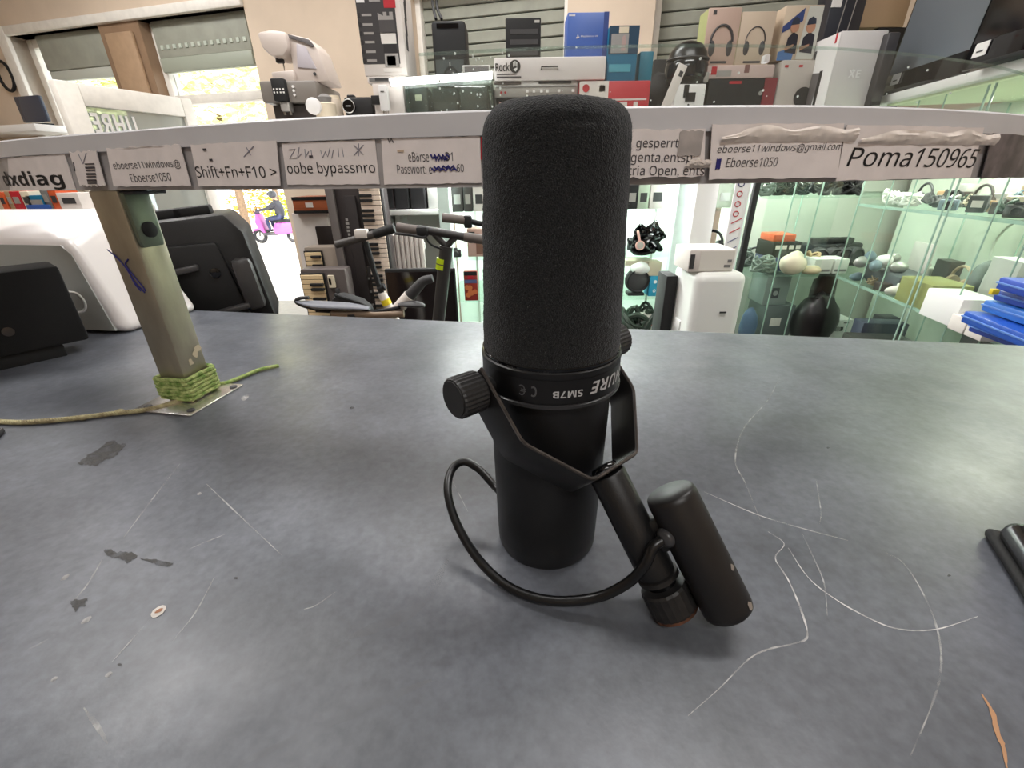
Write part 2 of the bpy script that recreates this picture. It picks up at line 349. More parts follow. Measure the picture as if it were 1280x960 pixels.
# ---- the street outside
GND = -1.88
b = B()
prof = [(FP.y - 0.2, -1.0), (5.4, -1.0), (12.0, GND), (34, GND)]
vs = [[b.verts.new((x, y + (0 if i > 1 else -0.268 * x + 0.45), z)) for x in (-30, 14)] for i, (y, z) in enumerate(prof)]
for i in range(3): b.faces.new((vs[i][0], vs[i][1], vs[i + 1][1], vs[i + 1][0]))
g = bmesh.ops.extrude_face_region(b, geom=b.faces[:]); bmesh.ops.translate(b, vec=(0, 0, -0.2), verts=[v for v in g['geom'] if isinstance(v, bmesh.types.BMVert)])
o = struct('ground', b, mat('pale street paving', (206, 202, 196), 0.85, var=0.05))
M_leaf = mat('yellow green leaves', (238, 238, 184), 0.6, var=0.2, vscale=1.5)
M_bark = mat('bark', (96, 78, 60), 0.9, var=0.2)
def leaf_ball(n, r, size, flat=0.8):
    vs = []; fs = []
    for k in range(n):
        while True:
            p = Vector((rng.uniform(-1, 1), rng.uniform(-1, 1), rng.uniform(-1, 1)))
            if 0.25 < p.length < 1: break
        p = Vector((p.x * r, p.y * r, p.z * r * flat)); q = Matrix.Rotation(rng.uniform(0, 6.28), 3, 'Z') @ Matrix.Rotation(rng.uniform(0, 3.14), 3, 'X'); i = len(vs); s = size * rng.uniform(0.6, 1.3)
        for a in ((-s, 0, 0), (0, s * 0.45, 0.1 * s), (s, 0, 0), (0, -s * 0.45, 0.1 * s)): vs.append(p + q @ Vector(a))
        fs.append((i, i + 1, i + 2, i + 3))
    me = bpy.data.meshes.new('foliage'); me.from_pydata(vs, [], fs); me.materials.append(M_leaf); return me
def tree(px, py, y, r, label):
    c = aty(px, py, y); t = thing('street_tree', label, 'tree', (c.x, c.y, GND), 0, 'trees across the street')
    o = bpy.data.objects.new('foliage', leaf_ball(2600, r, 0.16)); C.objects.link(o); o.parent = t; o.location = (0, 0, c.z - GND); o['kind'] = 'stuff'
    b = B(); tube(b, [(0, 0, 0), (0.05, 0, (c.z - GND) * 0.6), (0, 0, c.z - GND)], lambda u: 0.14 * (1 - 0.6 * u), 8); obj('trunk', b, M_bark, t)
tree(262, 104, 15.0, 2.0, 'yellow-green tree across the street, seen left in the transom window')
tree(318, 128, 21.0, 2.2, 'yellow-green tree across the street, beside the machines on the shelf')
tree(110, 108, 17.0, 1.6, 'yellow-green tree across the street, behind the open white sash')
def hedge(px, py, y, r, mcol, label, name='flower_bush'):
    c = aty(px, py, y); me = leaf_ball(700, r, 0.11, 0.7); me.materials.clear(); me.materials.append(mcol)
    t = thing(name, label, 'bush', (c.x, c.y, GND))
    o = bpy.data.objects.new('foliage', me); C.objects.link(o); o.parent = t; o.location = (0, 0, r * 0.75); o['kind'] = 'stuff'
    b = B(); tube(b, [(0, 0, 0), (0, 0, r * 0.7)], 0.04, 6); obj('stem', b, M_bark, t)
hedge(316, 244, 24.0, 1.3, mat('autumn leaves', (212, 160, 70), 0.6, var=0.3, vscale=2), 'orange and yellow bush across the street left of the rider')
hedge(356, 246, 23.0, 1.1, mat('lime leaves', (196, 206, 60), 0.6, var=0.25, vscale=2), 'yellow-green bush across the street right of the rider')

# ================================================================== COUNTER
CA = Vector((-0.447, 0.819, 0)); CB = Vector((0.738, 0.592, 0)); ce = (CB - CA).normalized(); cn = Vector((-ce.y, ce.x, 0))
CYAW = math.atan2(ce.y, ce.x); CR = Matrix.Rotation(CYAW, 3, 'Z')
M_top = mat('dark grey laminate', (87, 90, 97), 0.42, spec=0.5, var=0.20, vscale=13, bump=0.08, bscale=260)
_nt = M_top.node_tree; _p = _nt.nodes['Principled BSDF']; _tc = _nt.nodes.new('ShaderNodeTexCoord')
_n1 = _nt.nodes.new('ShaderNodeTexNoise'); _n1.inputs['Scale'].default_value = 5; _n1.inputs['Detail'].default_value = 9; _n1.inputs['Roughness'].default_value = 0.7; _nt.links.new(_tc.outputs['Object'], _n1.inputs[0])
_r1 = _nt.nodes.new('ShaderNodeMapRange'); _r1.inputs[1].default_value = 0.35; _r1.inputs[2].default_value = 0.65; _r1.inputs[3].default_value = 0.33; _r1.inputs[4].default_value = 0.50; _nt.links.new(_n1.outputs[0], _r1.inputs[0]); _nt.links.new(_r1.outputs[0], _p.inputs['Roughness'])
_n2 = _nt.nodes.new('ShaderNodeTexNoise'); _n2.inputs['Scale'].default_value = 170; _n2.inputs['Detail'].default_value = 6; _nt.links.new(_tc.outputs['Object'], _n2.inputs[0])
_r2 = _nt.nodes.new('ShaderNodeValToRGB'); _r2.color_ramp.elements[0].position = 0.3; _r2.color_ramp.elements[0].color = (0.82, 0.82, 0.82, 1); _r2.color_ramp.elements[1].position = 0.72; _r2.color_ramp.elements[1].color = (1.2, 1.2, 1.2, 1); _nt.links.new(_n2.outputs[0], _r2.inputs[0])
_mx = _nt.nodes.new('ShaderNodeMix'); _mx.data_type = 'RGBA'; _mx.blend_type = 'MULTIPLY'; _mx.inputs[0].default_value = 1.0
_nt.links.new(_p.inputs['Base Color'].links[0].from_socket, _mx.inputs[6]); _nt.links.new(_r2.outputs[0], _mx.inputs[7]); _nt.links.new(_mx.outputs[2], _p.inputs['Base Color'])
cnt = thing('shop_counter', 'dark grey laminate shop counter with scratches and stains under the microphone', 'counter', (0, 0, FLOOR))
def ctr(s, t): return CA + ce * s + cn * t       # along the back edge, away from the camera
b = B(); c = ctr(0.25, -0.62); box(b, (c.x, c.y, -0.02 - FLOOR), (2.7, 1.24, 0.04), CR, 0.004); obj('counter_top', b, M_top, cnt)
b = B(); c = ctr(0.25, -0.66); box(b, (c.x, c.y, (-0.04 - FLOOR) / 2), (2.5, 1.0, -0.04 - FLOOR), CR, 0.004); obj('counter_base', b, K['dgrey'], cnt)
M_scr = worn('pale scratch', (206, 204, 202), 0.2, 0.95, 90); M_scr2 = worn('faint scratch', (186, 186, 184), 0.05, 0.7, 90)
def ribbon(name, pts, wd, m, z=0.0003):
    P = catmull([atz(x, y, 0) for x, y in pts], 6); b = B(); n = len(P); R = []
    for i, p in enumerate(P):
        d = (P[min(i + 1, n - 1)] - P[max(i - 1, 0)]).normalized(); q = Vector((-d.y, d.x, 0)) * wd * (0.25 + 0.75 * math.sin(PI * (i + 0.5) / n)) * rng.uniform(0.6, 1.2) / 2
        R.append((b.verts.new((p.x + q.x, p.y + q.y, z - FLOOR)), b.verts.new((p.x - q.x, p.y - q.y, z - FLOOR))))
    for i in range(n - 1): b.faces.new((R[i][0], R[i][1], R[i + 1][1], R[i + 1][0]))
    obj(name, b, m, cnt)
for pts, wd, m in [
    ([(880, 615), (945, 643), (1000, 660), (1060, 676)], 0.0010, M_scr),
    ([(960, 665), (980, 680), (969, 698), (985, 725), (1000, 760), (1009, 795), (992, 805), (960, 812), (935, 825), (900, 860), (860, 895)], 0.0011, M_scr),
    ([(985, 685), (1010, 722), (1045, 750), (1090, 775), (1125, 787), (1170, 787), (1222, 771)], 0.0010, M_scr),
    ([(1105, 690), (1130, 705), (1155, 745), (1172, 790), (1176, 835), (1165, 880), (1138, 945)], 0.0012, M_scr2),
    ([(975, 470), (960, 500), (930, 535), (919, 575), (932, 605), (950, 650)], 0.0011, M_scr2),
    ([(1003, 668), (1018, 700), (1030, 730), (1034, 770)], 0.0008, M_scr2),
    ([(1020, 600), (1026, 640), (1024, 655)], 0.0008, M_scr2),
    ([(225, 580), (190, 625), (155, 672)], 0.0010, M_scr2), ([(268, 722), (245, 765), (216, 802)], 0.0009, M_scr2),
    ([(258, 605), (305, 650), (352, 694)], 0.0009, M_scr2), ([(282, 668), (262, 676), (238, 686)], 0.0009, M_scr2),
    ([(128, 700), (110, 730), (92, 752)], 0.0012, M_scr2), ([(190, 772), (165, 800), (140, 828)], 0.0010, M_scr2), ([(60, 800), (45, 808), (33, 813)], 0.0016, M_scr2),
    ([(560, 590), (575, 620), (585, 640)], 0.0007, M_scr2), ([(420, 740), (395, 757), (380, 762)], 0.0009, M_scr2)]:
    ribbon('scratch', pts, wd, m)
ribbon('rust_scratch', [(1227, 868), (1240, 890), (1246, 915), (1254, 935), (1258, 960)], 0.0022, mat('rust scratch', (176, 132, 96), 0.7))
def blot(name, poly, m, jit=3, z=0.0004, label=None):
    b = B(); n = len(poly); P = [Vector(p + (0,)) for p in poly]; vs = []
    for i in range(n):                                    # a rounded, ragged outline
        a, p, c = P[i - 1], P[i], P[(i + 1) % n]; s_, e_ = (a + p) / 2, (p + c) / 2
        for k in range(5):
            t = k / 5; q = s_ * (1 - t) ** 2 + p * 2 * t * (1 - t) + e_ * t * t; w_ = atz(q.x + rng.uniform(-jit, jit) * 0.4, q.y + rng.uniform(-jit, jit) * 0.3, 0); vs.append(b.verts.new((w_.x, w_.y, z - FLOOR)))
    b.faces.new(vs); o = obj(name, b, m, cnt)
    if label: o['label'] = label
M_res = worn('dark residue', (58, 56, 54), 0.35, 0.95, 120)
blot('tape_residue', [(95, 580), (108, 572), (110, 567), (126, 561), (132, 554), (146, 551), (148, 556), (161, 555), (150, 562), (146, 571), (128, 576), (122, 583), (108, 582)], M_res, 4, label='dark rectangle of old tape residue')
blot('smudge', [(129, 688), (138, 686), (146, 692), (152, 689), (162, 692), (166, 690), (174, 697), (166, 699), (160, 706), (154, 699), (144, 698), (136, 696)], M_res, 3, label='dark smudge with a thin tail')
blot('smudge', [(172, 697), (186, 700), (196, 699), (206, 703), (218, 704), (214, 708), (200, 709), (192, 704), (180, 701)], M_res, 2.5)
blot('smudge', [(87, 752), (95, 749), (102, 751), (111, 747), (106, 754), (108, 758), (98, 759), (95, 767), (91, 758)], M_res, 3)
M_chip = mat('chipped pale laminate', (196, 190, 184), 0.8, var=0.1, vscale=200)
blot('chip', [(187, 770), (195, 759), (209, 756), (206, 766), (193, 774)], M_chip, 1, 0.0004, 'pale oval chip with a brown centre')
blot('chip', [(192, 768), (198, 762), (205, 760), (202, 766)], mat('chip core', (150, 104, 78), 0.8), 0.8, 0.0006)
for poly in ([(100, 782), (104, 774), (116, 769), (113, 777)], [(74, 727), (80, 720), (89, 717), (83, 725)], [(62, 852), (68, 846), (74, 846), (68, 854)], [(130, 846), (137, 839), (143, 842), (135, 848)], [(300, 500), (306, 494), (313, 494), (306, 502)], [(246, 618), (251, 615), (253, 618), (248, 620)]): blot('chip', poly, worn('faint chip', (168, 166, 164), 0.3, 0.9, 150), 1)
ribbon('worn_streak', [(300, 955), (420, 900), (540, 850)], 0.006, worn('worn streak', (130, 132, 136), 0.0, 0.22, 40))
ribbon('worn_streak', [(430, 800), (520, 760), (560, 700)], 0.009, worn('worn streak', (130, 132, 136), 0.0, 0.22, 40))
ribbon('worn_streak', [(950, 850), (985, 875), (1000, 900)], 0.004, worn('worn streak', (130, 132, 136), 0.0, 0.22, 40))
ribbon('worn_streak', [(105, 885), (120, 905), (135, 930)], 0.002, M_scr2)
for (x, y, s) in [(440, 510, 4), (1035, 560, 3), (150, 831, 4), (295, 723, 4), (1186, 720, 3)]: blot('dark_speck', [(x - s, y), (x, y - s * 0.5), (x + s, y), (x, y + s * 0.5)], M_res, 1)

# ================================================================== MICROPHONE
BX, BY = 0.0226, 0.237
mic = thing('microphone', 'black broadcast microphone with a foam windscreen standing upside down on the grey counter', 'microphone', (BX, BY, 0))
M_mic = mat('satin black paint', (23, 23, 24), 0.42, spec=0.45, bump=0.1, bscale=1500)
M_micd = mat('worn black paint', (26, 25, 25), 0.5, var=0.3, vscale=60)
# windscreen: a turned foam cap, roughened vertex by vertex
FZ0, FZ1 = 0.1405, 0.2600
prof = []
for k in range(150): u = k / 149; prof.append((0.0385 + (0.0345 - 0.0385) * u, FZ0 + (FZ1 - 0.013 - FZ0) * u))
for k in range(1, 15): a = PI / 2 * k / 14; prof.append((0.0345 - 0.012 + 0.012 * math.cos(a), FZ1 - 0.013 + 0.013 * math.sin(a)))
for k in range(1, 12): prof.append((0.0225 * (1 - k / 12), FZ1 + 0.0006 * k / 12))
b = B(); lathe(b, prof, 300)
for v in b.verts:
    p = v.co; rad = Vector((p.x, p.y, 0)); n = (rad.normalized() if p.z < FZ1 - 0.012 else (Vector((p.x, p.y, 0.02 * (p.z - FZ1 + 0.014) / 0.014))).normalized()) if rad.length > 1e-4 else Vector((0, 0, 1))
    q = p * 1.0
    d = noise.noise(q * 1100) * 0.00030 + noise.noise(q * 520 + Vector((3, 1, 7))) * 0.00012 + rng.uniform(-1, 1) * 0.00010 + noise.noise(q * 60) * 0.0006
    # a soft crease near the front of the top
    d -= 0.0014 * math.exp(-(((p.x - 0.006) / 0.009) ** 2 + ((p.y + 0.031) / 0.006) ** 2 + ((p.z - FZ1 + 0.010) / 0.0016) ** 2))
    v.co = p + n * d
M_foam = bpy.data.materials.new('charcoal foam'); M_foam.use_nodes = True; nt = M_foam.node_tree; pb = nt.nodes['Principled BSDF']; pb.inputs['Roughness'].default_value = 1; pb.inputs['Specular IOR Level'].default_value = 0.1
pb.inputs['Sheen Weight'].default_value = 0.35; pb.inputs['Sheen Roughness'].default_value = 0.5; pb.inputs['Sheen Tint'].default_value = (0.48, 0.49, 0.5, 1)
tc = nt.nodes.new('ShaderNodeTexCoord'); n1 = nt.nodes.new('ShaderNodeTexNoise'); n1.inputs['Scale'].default_value = 1300; n1.inputs['Detail'].default_value = 5
n2 = nt.nodes.new('ShaderNodeTexVoronoi'); n2.inputs['Scale'].default_value = 1500
r = nt.nodes.new('ShaderNodeValToRGB'); r.color_ramp.elements[0].color = lin((24, 25, 26)); r.color_ramp.elements[1].color = lin((54, 55, 56)); r.color_ramp.elements[0].position = 0.30; r.color_ramp.elements[1].position = 0.78
bp = nt.nodes.new('ShaderNodeBump'); bp.inputs['Strength'].default_value = 0.8; bp.inputs['Distance'].default_value = 0.0006
for n in (n1, n2): nt.links.new(tc.outputs['Object'], n.inputs[0])
mx = nt.nodes.new('ShaderNodeMath'); mx.operation = 'ADD'; nt.links.new(n1.outputs[0], mx.inputs[0]); nt.links.new(n2.outputs[0], mx.inputs[1])
nt.links.new(n1.outputs[0], r.inputs[0]); nt.links.new(r.outputs[0], pb.inputs['Base Color']); nt.links.new(mx.outputs[0], bp.inputs['Height']); nt.links.new(bp.outputs[0], pb.inputs['Normal'])
o = obj('windscreen', b, M_foam, mic, sharp=3); o['label'] = 'charcoal foam windscreen'
# lint: a fuzz of short fibres on the foam
b = B()
for k in range(5200):
    a = rng.uniform(0, 2 * PI); zz = FZ0 + 0.003 + (FZ1 - FZ0 - 0.004) * rng.random() ** 0.8
    if zz < FZ1 - 0.013: rr = 0.0385 + (0.0345 - 0.0385) * (zz - FZ0) / (FZ1 - 0.013 - FZ0)
    else: s_ = (zz - FZ1 + 0.013) / 0.013; rr = 0.0225 + 0.012 * math.sqrt(max(0, 1 - s_ * s_)); 
    p = Vector((rr * math.sin(a), -rr * math.cos(a), zz)); q = p + Vector((math.sin(a), -math.cos(a), 0.25)) * 0.0011 + Vector([rng.uniform(-1, 1) * 0.0011 for _ in range(3)])
    x, y, _ = frame_of(q - p); h = 0.00009; vs = [b.verts.new(p + x * h), b.verts.new(p - x * h), b.verts.new(q)]; b.faces.new(vs)
o = obj('lint', b, mat('grey lint', (92, 92, 92), 1), mic); o['kind'] = 'stuff'
# body tube and rear cap
b = B(); lathe(b, [(0.0300, 0.0), (0.0322, 0.0006), (0.0332, 0.003), (0.0336, 0.012), (0.0350, 0.08), (0.0358, 0.1235), (0.02, 0.1236)], 72); obj('body', b, M_mic, mic)
b = B(); lathe(b, [(0.036, 0.1215), (0.0386, 0.1222), (0.0393, 0.1235), (0.0393, 0.1385), (0.0396, 0.1392), (0.0396, 0.1412), (0.0388, 0.1418), (0.0384, 0.1404), (0.03, 0.1402)], 96); col = obj('collar', b, M_mic, mic)
b = B(); lathe(b, [(0.0392, 0.1215), (0.0402, 0.1220), (0.0402, 0.1236), (0.0392, 0.1241)], 96); obj('collar_ring', b, mat('ring edge glint', (52, 52, 54), 0.3), mic)  # edge glint put into a greyer ring colour
b = B(); lathe(b, [(0.0384, 0.1404), (0.0390, 0.1436), (0.0386, 0.1440), (0.0375, 0.1440)], 96); obj('rim_ring', b, K['blackg'], mic)
def col_angle(px, z):
    best = min(((abs(proj((BX + 0.0395 * math.sin(a), BY - 0.0395 * math.cos(a), z))[0] - px), a) for a in [k * 0.005 - 1.6 for k in range(640)])); return best[1]
def col_fn(px0, px1, z0, z1, r=0.0395):
    a0, a1 = col_angle(px0, z0), col_angle(px1, z0)
    return lambda u, v: Vector((r * math.sin(a0 + (a1 - a0) * u), -r * math.cos(a0 + (a1 - a0) * u), z0 + (z1 - z0) * v))
b = B(); f = col_fn(612, 773, 0.1248, 0.1378, 0.03945); N = 48; q = [(b.verts.new(f(k / N, 0)), b.verts.new(f(k / N, 1))) for k in range(N + 1)]
for k in range(N): b.faces.new((q[k][0], q[k + 1][0], q[k + 1][1], q[k][1]))
plate = obj('name_band', b, mat('band black', (14, 14, 15), 0.35), mic)
M_prn = mat('white print', (196, 196, 198), 0.5); M_prg = mat('grey print', (88, 88, 90), 0.5)
text_fit('SHURE', col_fn(737, 774.5, 0.1282, 0.1352, 0.0397), M_prn, plate, 0.035, 0.25, flip=True)
text_fit('SM7B', col_fn(691, 728, 0.1283, 0.1322, 0.0397), M_prn, plate, 0.03, flip=True)
text_fit('C', col_fn(664, 671, 0.1284, 0.1344, 0.0397), M_prg, plate, 0.02, flip=True, name='marking')
text_fit('\u20ac', col_fn(649, 658, 0.1284, 0.1344, 0.0397), M_prg, plate, 0.02, flip=True, name='marking')
# yoke
YZ, YAL, YBE, YW, YA, YWB, YB = 0.1335, 0.70, 0.75, 0.0462, 0.0366, 0.0192, 0.0700
yu = Vector((math.cos(YAL), math.sin(YAL), 0)); yh = Vector((math.sin(YAL), -math.cos(YAL), 0)); yv = yh * math.cos(YBE) - Vector((0, 0, 1)) * math.sin(YBE); yn = yh * math.sin(YBE) + Vector((0, 0, 1)) * math.cos(YBE)
P0 = Vector((0, 0, YZ))
top = P0 - yv * 0.010
path = [P0 - yu * YW - yv * 0.008, P0 - yu * YW + yv * YA, P0 - yu * YWB + yv * YB, P0 + yu * YWB + yv * YB, P0 + yu * YW + yv * YA, P0 + yu * YW - yv * 0.008]
Q = []                                               # round the bends a little
for i, p in enumerate(path):
    if i in (0, len(path) - 1): Q.append(p); continue
    a = p + (path[i - 1] - p).normalized() * 0.004; c = p + (path[i + 1] - p).normalized() * 0.004
    for k in range(5): t_ = k / 4; Q.append(a * (1 - t_) ** 2 + p * 2 * t_ * (1 - t_) + c * t_ * t_)
b = B(); R = []; wid = 0.0225; tk = 0.0024; bias = 0.30
for i, p in enumerate(Q):
    d = (Q[min(i + 1, len(Q) - 1)] - Q[max(i - 1, 0)]).normalized(); sd_ = d.cross(yn).normalized() * tk / 2
    hi_, lo_ = p + yn * wid * bias * 0.2, p - yn * wid * 0.94
    R.append([b.verts.new(v) for v in (hi_ + sd_, hi_ - sd_, lo_ - sd_, lo_ + sd_)])
for i in range(len(R) - 1):
    for k in range(4): b.faces.new((R[i][k], R[i][(k + 1) % 4], R[i + 1][(k + 1) % 4], R[i + 1][k]))
b.faces.new(R[0][::-1]); b.faces.new(R[-1])
bmesh.ops.recalc_face_normals(b, faces=b.faces)
bmesh.ops.bevel(b, geom=[e for e in b.edges if e.calc_face_angle(0) > 0.9], offset=0.0005, segments=2, profile=0.5, affect='EDGES')
obj('yoke', b, mat('yoke black paint', (25, 24, 24), 0.38, spec=0.5, var=0.25, vscale=80), mic, sharp=0.5)
wear = [v + yn * wid * 0.055 for v in Q]
b = B(); tube(b, wear, 0.0009, 6); o = obj('yoke_edge', b, mat('worn yoke edge', (66, 60, 57), 0.45, var=0.4, vscale=120), mic); o['label'] = 'worn brownish edge of the yoke'
def knob(side):
    a = P0 + yu * side * YW - yn * 0.0085; c = P0 + yu * side * (YW + (0.0175 if side < 0 else 0.027)) - yn * 0.0085; b = B()
    ax = (c - a).normalized(); L = (c - a).length
    lathe(b, [(0.0062, -0.001), (0.0064, 0.002), (0.0108, 0.0022), (0.0113, 0.0032), (0.0113, L - 0.0012), (0.0106, L), (0.004, L + 0.0001)], 56, a, ax, 0.035)
    k = obj('knob', b, mat('knob grey black', (44, 44, 45), 0.5, bump=0.2, bscale=700), mic, sharp=0.3)
    b = B(); cyl(b, c, c + ax * 0.0006, 0.0097, 0.0096, 40); obj('knob_face', b, M_micd, k)
    b = B(); cyl(b, P0 + yu * side * 0.037 - yn * 0.0085, a, 0.005); obj('pivot_pin', b, M_mic, mic)
knob(-1); knob(1)
# stem from the yoke to the thread nut
yb = P0 + yv * YB - yn * 0.0085
NUT = atz(842, 772, 0.0) - Vector((BX, BY, 0))
nut_end = Vector((NUT.x, NUT.y, 0.0065)); sdv = (nut_end - yb).normalized(); SL = (nut_end - yb).length
b = B(); lathe(b, [(0.0096, 0.001), (0.0104, 0.0022), (0.0106, SL - 0.026), (0.0104, SL - 0.024), (0.006, SL - 0.0238)], 40, yb, sdv); obj('stem', b, M_mic, mic)
b = B(); lathe(b, [(0.0106, SL - 0.0245), (0.0118, SL - 0.0238), (0.0118, SL - 0.0212), (0.0106, SL - 0.0205)], 40, yb, sdv); obj('lock_ring', b, M_micd, mic)
b = B(); lathe(b, [(0.0085, SL - 0.021), (0.0085, SL - 0.016), (0.0085, SL - 0.0155)], 32, yb, sdv); obj('thread', b, K['blackg'], mic)
b = B(); lathe(b, [(0.0100, SL - 0.0172), (0.0128, SL - 0.0165), (0.0135, SL - 0.015), (0.0135, SL - 0.002), (0.0128, SL - 0.0008), (0.0100, SL - 0.0005)], 44, yb, sdv, 0.02); nt_ = obj('thread_nut', b, mat('nut black', (30, 29, 29), 0.5, var=0.5, vscale=120), mic, sharp=0.3)
b = B(); lathe(b, [(0.0128, SL - 0.0012), (0.0130, SL + 0.0004), (0.0112, SL + 0.0010), (0.0098, SL + 0.0008)], 40, yb, sdv); o = obj('brass_insert', b, mat('worn brass', (92, 62, 48), 0.45, 0.5, var=0.6, vscale=150), nt_); o['label'] = 'worn brown metal end ring of the nut'
# bolt head inside the yoke base
ib = yb - yv * 0.0012
b = B(); lathe(b, [(0.0078, 0), (0.0078, 0.0010), (0.0068, 0.0022), (0.0040, 0.0026)], 32, ib, -yv); bo = obj('yoke_bolt', b, K['blackg'], mic)
# cable box: the connector housing beside the stem
hb = atz(911, 764, 0.0135) - Vector((BX, BY, 0)); HL_ = 0.074; hd = -sdv
hq = hd
b = B(); lathe(b, [(0.004, 0.0), (0.0120, 0.0003), (0.0134, 0.0016), (0.0137, 0.004), (0.0137, HL_ - 0.004), (0.0132, HL_ - 0.0012), (0.0120, HL_ - 0.0002), (0.0020, HL_)], 56, hb, hq); hs = obj('connector_housing', b, mat('housing black paint', (25, 23, 23), 0.42, var=0.12, vscale=60), mic)
for (px, py, rr) in ((915, 709, 0.0021), (937, 757, 0.0022)):
    # small paint chips: project onto the cylinder facing the camera
    d = ray(px, py); best = None
    for k in range(400):
        p = EYE + d * (0.12 + k * 0.0006) - Vector((BX, BY, 0)); q = p - hb; ax_ = q.dot(hq); rad = (q - hq * ax_).length
        if rad < 0.0137: best = (p, (q - hq * ax_).normalized()); break
    if best:
        b = B(); x, y, _ = frame_of(best[1]); bmesh.ops.create_circle(b, cap_ends=True, segments=9, radius=rr)
        for v in b.verts: c0 = v.co.copy(); v.co = best[0] + best[1] * 0.0003 + (x * c0.x + y * c0.y) * rng.uniform(0.7, 1.2)
        obj('paint_chip', b, mat('bare metal', (170, 160, 150), 0.4, 0.5), hs)
# bracket between stem and housing
hm = hb + hq * (HL_ * 0.72); sm_ = yb + sdv * max(0.0, (hm - yb).dot(sdv))
b = B(); dd = hm - sm_; x = dd.normalized(); y = sdv; z = x.cross(y); RM = Matrix((x, y, z)).transposed()
box(b, sm_ + dd * 0.5, (dd.length, 0.020, 0.0085), RM, 0.002); obj('housing_bracket', b, M_mic, mic)
# cable grommet and cable
gp = aty(832, 672, 0.1); d = ray(834, 671); g0 = None
for k in range(500):
    p = EYE + d * (0.12 + k * 0.0005) - Vector((BX, BY, 0)); q = p - hb
    if (q - hq * q.dot(hq)).length < 0.0137: g0 = p; break
if g0 is None: g0 = hb + hq * (HL_ * 0.7) + Vector((-0.0125, -0.002, 0))
gn = ((g0 - hb) - hq * (g0 - hb).dot(hq)).normalized()
b = B(); lathe(b, [(0.0040, -0.003), (0.0055, 0.0006), (0.0052, 0.0022), (0.0032, 0.0040), (0.0024, 0.0042)], 28, g0, gn); obj('cable_grommet', b, mat('grommet grey', (62, 62, 64), 0.3), mic)
def mp(px, py, z): p = atz(px, py, z); return Vector((p.x - BX, p.y - BY, p.z))
body_in = Vector((-0.031, 0.008, 0.030))
cab = [g0, g0 + gn * 0.007 + Vector((-0.002, 0, -0.002)), mp(806, 706, 0.042), mp(784, 729, 0.028), mp(745, 747, 0.014), mp(690, 751, 0.007), mp(640, 736, 0.005), mp(602, 704, 0.008), mp(574, 661, 0.018), mp(560, 618, 0.030), mp(564, 589, 0.037), mp(579, 577, 0.040), mp(598, 586, 0.037), mp(616, 605, 0.031), body_in]
b = B(); tube(b, cab, 0.0029, 14, 8); obj('cable', b, mat('cable rubber', (14, 14, 15), 0.32, spec=0.5), mic)

# ================================================================== RAIL, POST, LABELS
rk = 0.97
RP = [(-0.90, 0.80), (-0.70, 0.655), (-0.5415 * rk, 0.5266 * rk), (-0.360 * rk, 0.460 * rk), (-0.1885 * rk, 0.385 * rk), (-0.0193 * rk, 0.348 * rk), (0.1336 * rk, 0.343 * rk), (0.2714 * rk, 0.363 * rk), (0.4585 * rk, 0.438 * rk), (0.62, 0.545), (0.80, 0.69)]
RC = catmull([Vector((x, y, 0)) for x, y in RP], 14)
for _ in range(60):                                   # ease the bends
    RC = [RC[0]] + [(RC[i - 1] + RC[i] * 2 + RC[i + 1]) / 4 for i in range(1, len(RC) - 1)] + [RC[-1]]
RS = [0]
for a, c in zip(RC, RC[1:]): RS.append(RS[-1] + (c - a).length)
ZB, ZM, ZT = 0.2232, 0.2549, 0.2695
def rail_pt(s, off=0.0, z=0.0):
    for i in range(len(RS) - 1):
        if RS[i + 1] >= s or i == len(RS) - 2:
            t = (s - RS[i]) / (RS[i + 1] - RS[i]); d = (RC[i + 1] - RC[i]).normalized(); p = RC[i].lerp(RC[i + 1], t); break
    n = Vector((d.y, -d.x, 0)); p = p + n * off; return Vector((p.x, p.y, z))
_tab = [(proj(rail_pt(s, 0, 0.24))[0], s) for s in [RS[-1] * k / 900 for k in range(901)] if rail_pt(s).y > 0.05]
def rail_s(px): return min(_tab, key=lambda t: abs(t[0] - px))[1]
def rail_sz(px, py, off=0.004):
    """pixel to (s, z) on the rail face"""
    s = rail_s(px); 
    for _ in range(40):
        p = rail_pt(s, off); h = math.hypot(p.x, p.y); d = ray(px, py); k = h / math.hypot(d.x, d.y); z = CAM_H + d.z * k
        e = proj(rail_pt(s, off, z))[0] - px; s -= e * 0.0006
    return s, z
def rail_strip(bm, z0, z1, off, depth, s0=0, s1=None, bev=0.0, n=110):
    s1 = RS[-1] if s1 is None else s1; R = []
    for k in range(n + 1):
        s = s0 + (s1 - s0) * k / n
        R.append([bm.verts.new(v) for v in (rail_pt(s, off, z0), rail_pt(s, off, z1 - bev), rail_pt(s, off - bev, z1), rail_pt(s, off - depth, z1), rail_pt(s, off - depth, z0))])
    for k in range(n):
        for j in range(5): bm.faces.new((R[k][j], R[k][(j + 1) % 5], R[k + 1][(j + 1) % 5], R[k + 1][j]))
    bm.faces.new(R[0][::-1]); bm.faces.new(R[-1])
rail = thing('counter_rail', 'long white rail above the counter covered in taped paper labels', 'rail', rail_pt(rail_s(640), 0, ZB))
RO = rail.location.copy()
def rl(bm): bmesh.ops.translate(bm, vec=-RO, verts=bm.verts); return bm
b = B(); rail_strip(b, ZM, ZT, 0.0025, 0.07, bev=0.0012); obj('upper_edge', rl(b), mat('white rail', (214, 214, 218), 0.4, var=0.03), rail)
b = B(); rail_strip(b, ZB, ZM, 0.0, 0.066, bev=0.0002); obj('lower_face', rl(b), mat('grey rail face', (170, 166, 166), 0.5, var=0.2, vscale=30), rail)

